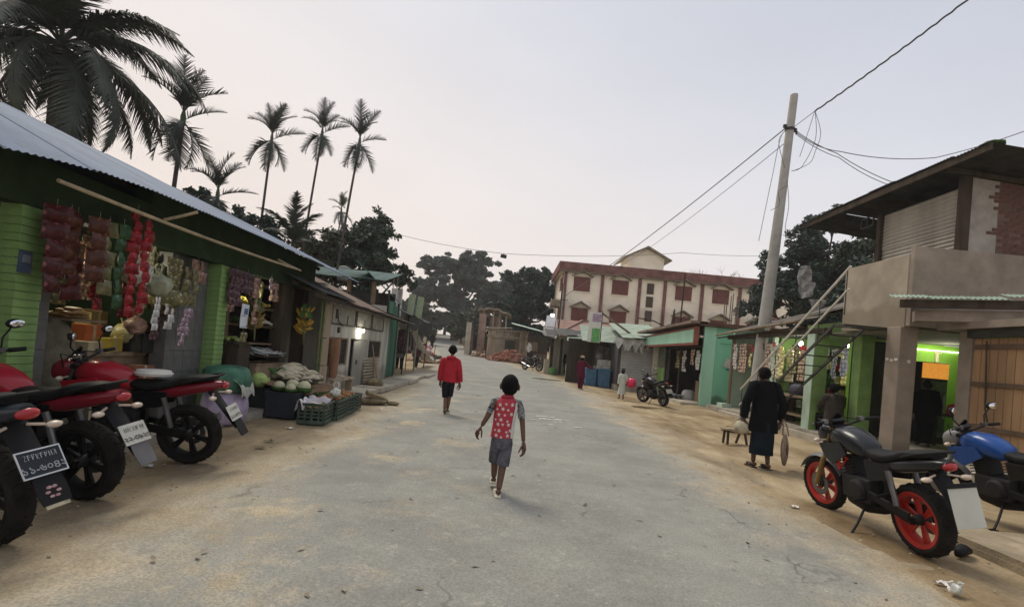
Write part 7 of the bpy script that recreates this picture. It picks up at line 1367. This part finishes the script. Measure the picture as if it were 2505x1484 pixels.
# ---- robed and skirted adults from lofted clothes over a skinned body
def adult(label, loc, rz, H, top, low, sk=SKIN, cap=None, long_low=.12, coat=1., arms=((-.24, .02, .80), (.24, .02, .80)), robe=False, face=(0, 1, 0), stoop=0., step=.08, hairy=True, shoe=None, legs=None, elbow=None):
    o = person(label, loc, R(rz)); k = H/1.68
    def K(*p): return (p[0]*k, p[1]*k+stoop*max(0, p[2]-.9)*k, p[2]*k)
    le, re_ = elbow or (((arms[0][0]*.98-.01, arms[0][1]-.06, 1.06)), ((arms[1][0]*.98+.01, arms[1][1]-.06, 1.06)))
    J = dict(pelvis=K(0, 0, .90), waist=K(0, 0, 1.03), chest=K(0, 0, 1.25), neck=K(0, .01, 1.43), headb=K(0, .02, 1.48), head=K(0, .03, 1.555), hr=.116*k, lsh=K(-.18, 0, 1.36), lel=K(*le), lwr=K(*arms[0]), rsh=K(.18, 0, 1.36), rel=K(*re_), rwr=K(*arms[1]), lhip=K(-.09, 0, .86), lkn=K(-.09, .05+step*.3, .47), lan=K(-.09, step, .085), rhip=K(.09, 0, .86), rkn=K(.09, .04-step*.3, .47), ran=K(.09, -step, .085))
    e = child_body(o, H, J, sk, ((-.15, 1, 0), (.15, 1, 0)), ((.9, .2, 0), (-.9, .2, 0), .9), face, .9)
    if hairy: part('hair', hair(J['head'], J['hr'], e, seed=int(loc[1])), HAIR, o, smooth=60)
    if cap: part('cap', MB().lathe([(.098*k, -.01), (.102*k, .02), (.095*k, .07), (.06*k, .085), (0, .088)], Vector(J['head'])+Vector((0, -.01, .05*k)), 18), cap, o, smooth=50)
    hem = .60 if not robe else long_low
    prof = ((hem, .235*coat, .15), (.80, .215*coat, .14), (.98, .195*coat, .13), (1.15, .195*coat, .125), (1.30, .20, .115), (1.39, .15, .10), (1.44, .085, .08)) if not robe else ((hem, .25, .19), (.40, .225, .16), (.75, .19, .135), (1.0, .175, .12), (1.2, .185, .118), (1.33, .195, .11), (1.40, .14, .095), (1.44, .08, .075))
    to = part('robe' if robe else 'coat', MB().loft([el_ring(K(0, 0, z), rx*k, ry*k, 24, 0, .025, q) for q, (z, rx, ry) in enumerate(prof)], cap=False), top, o, smooth=60)
    for sh2, el2, wr2, sd in ((J['lsh'], J['lel'], J['lwr'], 1), (J['rsh'], J['rel'], J['rwr'], 2)):
        a, b_, c = Vector(sh2), Vector(el2), Vector(wr2); sv = MB(); sleeve(sv, [a.lerp(Vector(J['chest']), .3)+Vector((0, 0, .04*k)), a, a.lerp(b_, .5), b_, b_.lerp(c, .5), b_.lerp(c, .93)], [.075*k, .08*k, .075*k, .07*k, .066*k, .06*k], 12, .05, sd); part('sleeve', sv, top, to, smooth=60)
    if low is not None and legs is None: part('lungi', MB().loft([el_ring(K(0, 0, z), rx*k, ry*k, 26, 0, .035, q) for q, (z, rx, ry) in enumerate(((long_low, .185, .16), (.3, .185, .155), (.5, .18, .15), (.75, .17, .14), (.95, .16, .12)))], cap=False), low, o, smooth=60)
    if legs:
        lo = part('trousers', MB().loft([el_ring(K(0, 0, z), rx*k, ry*k, 20) for z, rx, ry in ((.80, .17, .125), (.90, .165, .12), (1.02, .15, .11))], cap=False), low, o, smooth=60)
        for h_, kn, an in (('lhip', 'lkn', 'lan'), ('rhip', 'rkn', 'ran')): sv = MB(); sleeve(sv, [J[h_], J[kn], Vector(J[an])+Vector((0, 0, .0))], [.1*k, .08*k, .07*k], 12, .04, 3); part('trouser_leg', sv, low, lo, smooth=60)
    if shoe:
        for a in ('lan', 'ran'): part('sandal', MB().box(Vector(J[a])+Vector((0, .06*k, -.073*k)), (.10*k, .26*k, .03*k)).box(Vector(J[a])+Vector((0, .10*k, -.03*k)), (.11*k, .05*k, .045*k)), shoe, o, bev=.008)
    return o, J
BLKC = mat('black_wool', (.005, .005, .0065), .95, var=.3, scale=9, bump=.4); LUN = mat('dark_teal_lungi', (.009, .015, .020), .95, var=.35, scale=5); 
o, J = adult('man in a loose black jacket and dark teal lungi carrying two bags on the verge', (4.06, 7.9, -.03), 2, 1.60, BLKC, LUN, long_low=.24, coat=1.04, arms=((-.30, .06, .80), (.29, .02, .80)), stoop=.10, step=.06, shoe=mat('dark_sandal', (.05, .04, .035), .7))
WOV = mat('woven_bag', (.25, .19, .145), .9, var=.3, scale=18, bump=.6)
fo = thing('straw_hat', 'flat round brown woven bag hanging from the right hand of the man in black', 'bag', (4.40, 7.86, .30)); fo.name = 'woven_bag'; ORG[fo.name] = Vector((4.40, 7.86, .30))
part('disc', MB().lathe([(0, -.03), (.16, -.035), (.235, -.015), (.245, .0), (.235, .015), (.16, .035), (0, .03)], (0, 0, 0), 26, (.8, -.6, .05)), WOV, fo, smooth=50); part('opening', MB().lathe([(.05, .034), (.08, .04), (.06, .042), (0, .036)], (0, 0, 0), 16, (.8, -.6, .05)), mat('dark_weave', (.10, .075, .055), .9), fo)
part('handle', MB().tube([(-.03, .03, .22), (-.04, .02, .36), (-.07, .0, .47)], .012, 6).tube([(.03, -.03, .22), (.0, -.02, .36), (-.05, .0, .47)], .012, 6), WOV, fo)
bag('small knotted cream cloth bag hanging from the left hand of the man in black', (3.76, 7.98, .70), .115, mat('cream_cloth', (.42, .38, .28), .9, var=.2, scale=12, bump=.4), 41, 'cloth_bag', .04)
WHR_ = mat('pale_mint_robe', (.48, .51, .44), .85, var=.1, scale=5)
adult('small child in a long pale robe and dark cap beside a pink balloon', (4.40, 19.2, .03), 8, 1.13, WHR_, None, cap=mat('dark_cap', (.03, .03, .035), .9), robe=True, long_low=.30, arms=((-.22, .05, .85), (.26, .04, .92)), step=.07)
bl = thing('balloon', 'bright pink balloon held beside the child in the pale robe', 'balloon', (4.73, 19.18, .68)); part('skin', MB().ball((0, 0, 0), (.18, .18, .19), 18, 12), mat('pink_rubber', (.62, .02, .085), .3, var=.05), bl, smooth=True); part('knot', MB().lathe([(.01, -.19), (.02, -.205), (.004, -.185)], n=8), MATS['pink_rubber'], bl); part('string', MB().tube([(0, 0, -.2), (-.06, 0, -.16), (-.10, .02, -.06)], .004, 4), MATS['white_paper'], bl)
MRN = mat('maroon_robe', (.095, .012, .03), .9, var=.2, scale=5)
adult('person in a maroon tunic and pale cap reaching towards the blue drums', (3.38, 23.1, .03), -35, 1.52, MRN, MRN, sk=SKIN2, cap=mat('straw_cap', (.42, .34, .2), .9), arms=((-.20, .05, .82), (.42, .42, 1.12)), elbow=((-.23, -.03, 1.06), (.32, .18, 1.14)), legs=True, step=.06)
adult('person all in black standing before the grey lean to with their back turned', (3.85, 32.9, .25), 5, 1.62, BLKC, BLKC, long_low=.1, step=.03)
adult('thin person in dark clothes walking away on the right of the rising road', (-4.25, 56.3, .97), 12, 1.68, mat('dark_slate_cloth', (.03, .035, .04), .9), mat('dark_slate_legs', (.03, .035, .04), .9), legs=True, step=.12, arms=((-.28, .06, .88), (.28, -.02, .88)))
adult('small far child standing on the left of the road near its crest', (-13.2, 86, 1.84), 180, 1.3, mat('grey_green_cloth', (.09, .10, .08), .9), mat('dark_slate_legs', (.03, .035, .04), .9), legs=True)
adult('man in a checked grey shirt standing under the clothes rack, left of the road', (-5.35, 25.2, .08), 20, 1.66, mat('checked_grey_cloth', (.22, .20, .21), .9, var=.6, scale=20), mat('navy_trousers', (.02, .024, .035), .9), legs=True)
adult('man in dark trousers just behind the checked shirt man at the clothes rack', (-4.95, 27.4, .12), -15, 1.66, mat('plum_cloth', (.12, .06, .08), .9, var=.4), MATS['navy_trousers'], legs=True)
adult('far person in a pale shirt beside the dark figure left of the road', (-9.6, 58, 1.02), 40, 1.5, mat('pale_khaki_cloth', (.38, .36, .26), .9), MATS['navy_trousers'], legs=True)
adult('far dark figure standing right of the pale shirted one at the left of the road', (-9.1, 60, 1.07), -10, 1.75, BLKC, BLKC, long_low=.1)
adult('tiny far figure in white among the stalls at the crest', (-8.9, 93, 2.2), 0, 1.6, MATS['white_bundle'], MATS['navy_trousers'], legs=True)
adult('tiny far figure in faded red among the stalls at the crest', (-6.0, 90, 2.0), 0, 1.6, mat('faded_red_cloth', (.28, .12, .10), .9), MATS['navy_trousers'], legs=True)
# seated rider between the green pillars and a dark shopkeeper
def seated(label, loc, rz, top):
    o = person(label, loc, R(rz)); H = 1.65; k = 1.0
    J = dict(pelvis=(0, 0, .52), waist=(0, .02, .66), chest=(0, .07, .88), neck=(0, .11, 1.05), headb=(0, .13, 1.10), head=(0, .15, 1.20), hr=.112, lsh=(-.19, .07, .99), lel=(-.25, .20, .76), lwr=(-.18, .42, .70), rsh=(.19, .07, .99), rel=(.25, .2, .76), rwr=(.18, .42, .70), lhip=(-.1, .03, .50), lkn=(-.16, .44, .50), lan=(-.15, .42, .10), rhip=(.1, .03, .5), rkn=(.16, .44, .5), ran=(.15, .42, .10))
    e = child_body(o, H, J, SKIN, ((0, 1, 0), (0, 1, 0)), ((.9, 0, -.3), (-.9, 0, -.3), .9), fat=.9); part('hair', hair(J['head'], J['hr'], e, th=1.16, seed=8), HAIR, o, smooth=60)
    to = part('coat', MB().loft([el_ring(c, rx, ry, 22, 0, .03, q) for q, (c, rx, ry) in enumerate((((0, 0, .44), .22, .17), ((0, .01, .55), .215, .165), ((0, .03, .7), .21, .15), ((0, .06, .86), .215, .14), ((0, .08, .96), .20, .12), ((0, .10, 1.03), .12, .095), ((0, .11, 1.07), .08, .08)))], cap=False), top, o, smooth=60)
    for s_ in (-1, 1):
        sv = MB(); sleeve(sv, [(s_*.12, .07, 1.0), (s_*.19, .07, .98), (s_*.245, .18, .78), (s_*.2, .36, .71)], [.08, .085, .075, .065], 12, .05, 3); part('sleeve', sv, top, to, smooth=60)
        sv = MB(); sleeve(sv, [(s_*.1, .03, .5), (s_*.16, .44, .5), (s_*.15, .42, .14)], [.1, .085, .07], 12, .04, 3); part('trouser_leg', sv, BLKC, to, smooth=60)
    return o
seated('person in a dark brown jacket sitting with back turned between the green pillars', (8.05, 12.35, .05), -10, mat('dark_brown_jacket', (.035, .028, .02), .8, var=.35, scale=7))
single('wooden_stool', MB().b(-.2, .2, -.18, .18, .38, .43).b(-.18, -.13, -.16, -.11, 0, .38).b(.13, .18, -.16, -.11, 0, .38).b(-.18, -.13, .11, .16, 0, .38).b(.13, .18, .11, .16, 0, .38), WOOD, 'wooden stool under the seated person between the green pillars', 'stool', (8.05, 12.32, .05))
adult('dark figure standing in the lime shop behind the beige column', (9.45, 11.35, .16), -30, 1.5, BLKC, BLKC, long_low=.1)
# ---------------------------------------------------------------- pole, wires, litter
pc = mat('pale_spun_concrete', (.36, .355, .33), .85, var=.16, scale=2.5, bump=.2)
ep = thing('electric_pole', 'tall round grey concrete electric pole leaning slightly on the right', 'pole', (7.86, 16, 0))
part('shaft', MB().tube([(0, 0, -.2), (.13, 0, 2.9), (.36, 0, 7.6), (.485, 0, 10.4)], [.215, .19, .135, .115], 18), pc, ep, smooth=50); part('top_cap', MB().lathe([(.115, 0), (.105, .03), (0, .035)], (.485, 0, 10.4), 18), pc, ep)
WIRE = mat('black_wire', (.02, .02, .021), .6); WIREG = mat('grey_wire', (.10, .10, .105), .6)
part('clamp', MB().lathe([(.14, -.04), (.15, -.03), (.15, .03), (.14, .04)], (.435, 0, 9.3), 16).box((.60, -.02, 9.28), (.08, .06, .12)).box((.26, -.02, 9.38), (.10, .06, .10)), WIRE, ep)
part('insulator', MB().lathe([(.02, 0), (.04, .03), (.03, .06), (.045, .09), (.02, .12)], (.64, -.02, 9.15), 10), mat('brown_insulator', (.05, .03, .025), .3), ep)
def wire(label, pts, r, m=WIRE, sag=.0, cat='wire', nm='wire', twist=False):
    out_ = []
    for i in range(len(pts)-1):
        a, b_ = Vector(pts[i]), Vector(pts[i+1]); n_ = 40 if twist else 14
        for k in range(n_+(1 if i == len(pts)-2 else 0)):
            t = k/n_; p = a.lerp(b_, t); p.z -= sag*4*t*(1-t); 
            if twist: p.z += .012*math.sin(k*2.2); p.x += .012*math.cos(k*2.2)
            out_.append(p)
    return single(nm, MB().tube(out_, r, 6), m, label, cat, smooth=True)
PT = Vector((8.32, 15.95, 9.3))
wire('thick twisted black cable rising from the pole to the top right corner', [(9.0, 15.95, 9.92), (10.6, 12, 11.2), (12.2, 9.2, 13.2)], .024, twist=True, sag=.05)
wire('thin wire joining the twisted cable to the pole top', [(9.0, 15.95, 9.92), PT], .01)
wire('wire running from the pole far left along the street towards the bend', [PT+Vector((-.15, 0, .05)), (3.9, 36, 6.0), (2.2, 52, 5.2)], .018, WIREG, .25)
wire('second slack wire from the pole crossing before the school', [PT+Vector((-.1, 0, -.4)), (8.5, 44, 9.4), (8.6, 60, 9.6)], .011, WIREG, .3)
wire('wire from the pole to the wall top of the two storey building', [PT+Vector((.15, 0, -.1)), (9.9, 15.9, 8.7), (12.7, 15.6, 8.65), (14.5, 13, 9.2)], .012, WIREG, .12)
wire('pair of service wires dropping to the dark roof, upper one', [PT+Vector((.15, 0, -.05)), (9.6, 15.6, 8.5), (11.1, 15.2, 7.6)], .011, WIREG, .06)
wire('pair of service wires dropping to the dark roof, lower one', [PT+Vector((.15, 0, -.15)), (9.65, 15.55, 8.35), (11.0, 15.1, 7.45)], .010, WIREG, .08)
wire('short wire at the right frame edge above the dark roof', [(12.2, 10.5, 7.6), (10.6, 10.4, 6.9)], .010, WIREG, .03)
wire('long thin wire across the street carrying a small black box', [(-11.5, 38, 9.9), (-1.05, 39, 8.95), (14, 43, 11.2), (27, 46, 12.9)], .016, WIREG, .25)
single('wire_box', MB().box((0, 0, 0), (.46, .2, .26), (0, .1, 0)).box((0, 0, .15), (.1, .06, .06)), WIRE, 'small black box hanging on the wire across the street', 'box', (-1.05, 39, 8.74), bev=.02)
g = random.Random(77)
lps = (((9.0, 15.9, 9.9), (9.05, 15.85, 9.0), (8.7, 15.85, 8.1), (8.35, 15.8, 7.9)), ((9.0, 15.9, 9.9), (9.2, 15.85, 9.2), (9.05, 15.8, 8.6), (8.9, 15.8, 8.2), (8.4, 15.8, 7.9)), ((8.98, 15.9, 9.9), (8.8, 15.85, 9.2), (8.6, 15.85, 8.4)), ((8.1, 15.9, 9.2), (7.9, 15.85, 8.8), (8.15, 15.85, 8.0)), ((8.3, 15.8, 9.2), (7.95, 15.8, 9.0), (7.75, 15.8, 7.6), (7.6, 15.8, 6.4), (7.5, 15.8, 5.6)), ((8.25, 15.82, 7.6), (8.35, 15.8, 6.8), (8.3, 15.8, 6.1), (8.38, 15.8, 5.6)), ((8.2, 15.82, 7.4), (8.0, 15.8, 7.2), (8.05, 15.8, 6.8), (7.8, 15.8, 6.6)))
lw = MB()
for l_ in lps:
    P_ = [Vector(p) for p in l_]; o_ = []
    for i in range(len(P_)-1):
        a = P_[max(0, i-1)]; b_ = P_[i]; c = P_[i+1]; d = P_[min(len(P_)-1, i+2)]
        for k in range(8): t = k/8; o_.append(.5*((2*b_)+(c-a)*t+(2*a-5*b_+4*c-d)*t*t+(3*b_-a-3*c+d)*t**3))
    lw.tube(o_+[P_[-1]], .009, 5)
part('loose_wires', lw, WIREG, None); lo = bpy.context.scene.objects['loose_wires']; tag(lo, 'tangle of loose grey service wires looping beside the concrete pole', 'wires')
# printed plastic sheets hung by the pole
NEWS = mat('printed_grey_sheet', (.32, .32, .31), .8, var=.6, scale=9, col2=(.55, .55, .54))
for k, (x, y, z, w, h, ry, lb) in enumerate(((8.75, 15.3, 4.45, .45, .75, .1, 'crumpled printed sheet hanging high beside the concrete pole'), (8.82, 15.28, 4.08, .42, .45, -.5, 'square printed sheet just below the crumpled one by the pole'), (8.95, 14.9, 3.52, .62, .5, .3, 'pale printed sheet lying over the rusty awning edge'))):
    single('printed_sheet', MB().shell(lambda u, v: ((u-.5)*w*(.75+.25*math.sin(2.6*v+k))+.02*math.sin(9*v), .04*math.sin(8*u+6*v+k), (.5-v)*h+.05*u), 8, 9, .006), NEWS, lb, 'sheet', (x, y, z), smooth=True, rz=ry)
# litter and stones
LIT = mat('white_litter', (.60, .58, .55), .7, var=.15, scale=20)
def flatbit(label, loc, w, d, rz, m=LIT, name='paper_scrap', cat='litter', h=.012): return single(name, MB().shell(lambda u, v: ((u-.5)*w*(1-.3*abs(2*v-1)), (v-.5)*d, h+.6*h*math.sin(6*u+4*v)), 6, 4, .003), m, label, cat, loc, smooth=True, rz=rz)
flatbit('white paper scrap on the sand before the green crates', (-3.16, 7.62, -.01), .12, .07, .2); flatbit('white scrap on the sand beside the front wheel of the third motorcycle', (-3.4, 5.0, -.01), .08, .06, .6); flatbit('long white scrap, farther of two on the right verge near the camera', (3.38, 3.80, -.02), .11, .05, -.2, h=.02)
bag('crumpled clear plastic bag, nearer of two scraps on the right verge', (3.32, 3.62, .07), .04, F_WH, 51, 'plastic_scrap', .01)
flatbit('pale scrap by the front tyre of the red wheeled motorcycle', (3.35, 5.7, -.02), .1, .06, .1); flatbit('small white scrap by the flat bundle at the road edge', (-2.55, 10.6, .0), .1, .05, .3)
flatbit('dark leaf on the sand right of the third motorcycle', (-2.98, 6.6, -.01), .14, .06, .1, HUSK, 'dead_leaf'); flatbit('second dark leaf below the first, right of the third motorcycle', (-2.9, 6.2, -.01), .14, .06, -.1, HUSK, 'dead_leaf')
TW = MB(); g = random.Random(8)
for k in range(9): a = g.uniform(-.4, .4); x = g.uniform(-.5, .5); y = g.uniform(-.2, .2); TW.tube([(x, y, .02), (x+.35*math.cos(a), y+.35*math.sin(a)*.5, .03), (x+.6*math.cos(a), y+.5*math.sin(a), .02)], .018, 5)
single('twig_litter', TW, HUSK, 'scatter of brown twigs and husk on the road ahead of the star shirt boy', 'twigs', (1.9, 27.4, zg(27.4)+.01))
TW = MB()
for k in range(7): a = g.uniform(-.3, .3); x = g.uniform(-.5, .5); TW.tube([(x, g.uniform(-.2, .2), .02), (x+.5*math.cos(a), .1*math.sin(a), .03)], .015, 5)
single('twig_litter', TW, HUSK, 'scatter of twigs on the sand before the white robed child', 'twigs', (4.6, 16.8, -.01))
single('black_shoe', MB().loft([ring(q, .045*h, w, .045*h, 10) for q, w, h in ((-.13, .03, .6), (-.09, .045, 1), (0, .045, 1.1), (.08, .05, .75), (.13, .03, .45))]), BLKP, 'black shoe lying on the verge behind the red wheeled motorcycle', 'shoe', (4.22, 4.55, -.02), smooth=50, rz=.6)
o = thing('low_bench', 'small low wooden bench on the verge left of the man in black', 'bench', (4.72, 10.3, -.02), .3)
part('seat', MB().box((0, 0, .30), (.55, .22, .035)), PALEW, o, bev=.006)
for s_ in (-1, 1): part('leg', MB().bar((s_*.2, -.05, .29), (s_*.24, -.1, 0), .035).bar((s_*.2, .05, .29), (s_*.16, .12, 0), .035), DARKW, o)
for k, (x, y, s_) in enumerate(((5.9, 12.5, .5), (6.6, 13.6, .6))): lump(('low mound of swept earth on the verge beyond the man in black', 'second low mound of earth against the plinth kerb')[k], (x, y, -.05), (1.4*s_*2, .7*s_*2, .16), 60+k, SAND, 'earth_mound', 'mound', .5)
g = random.Random(101); pb_ = MB()
for k in range(520):
    sd = g.random() < .5; y = 2+g.random()**1.6*26; a, b_ = redge(y); x = a-g.uniform(-.6, 1.6) if sd else b_+g.uniform(-.6, 2.2); s_ = g.uniform(.003, .014); pb_.ball((x, y, zg(y)-.012+s_*.4), (s_, s_*g.uniform(.7, 1.2), s_*.6), 5, 4)
q = part('pebbles', pb_, mat('pebble_grey', (.30, .26, .20), .9, var=.35, scale=3), None); q['kind'] = 'stuff'

g = random.Random(202); fl_ = MB()
for k in range(260):
    y = 2.2+g.random()**1.5*22; a, b_ = redge(y); x = g.uniform(a-.8, b_+1.2); s_ = g.uniform(.012, .04)*(1 if y < 10 else 1.4); t = g.uniform(0, 6.3); d1 = Vector((math.cos(t), math.sin(t), g.uniform(-.1, .3)))*s_; d2 = Vector((-math.sin(t), math.cos(t), g.uniform(-.1, .3)))*s_*.45; p = Vector((x, y, zg(y)+.02))
    fl_.add([p-d1, p+d2, p+d1, p-d2], [(0, 1, 2, 3)])
q = part('leaf_litter', fl_, mat('dry_leaf_bits', (.15, .115, .07), .95, var=.7, scale=2, col2=(.42, .38, .30)), None); q['kind'] = 'stuff'
# ---------------------------------------------------------------- dusk haze
hz = MB().b(-170, 210, -20, 575, -1.4, 27)
hm = bpy.data.materials.new('haze_air'); hm.use_nodes = True; ht = hm.node_tree; ht.nodes.clear(); ho = ht.nodes.new('ShaderNodeOutputMaterial'); hv = ht.nodes.new('ShaderNodeVolumePrincipled')
hv.inputs['Color'].default_value = (.97, .96, .95, 1); hv.inputs['Density'].default_value = .0008; hv.inputs['Anisotropy'].default_value = .2; ht.links.new(hv.outputs[0], ho.inputs['Volume'])
q = part('haze', hz, hm, None); q['kind'] = 'stuff'
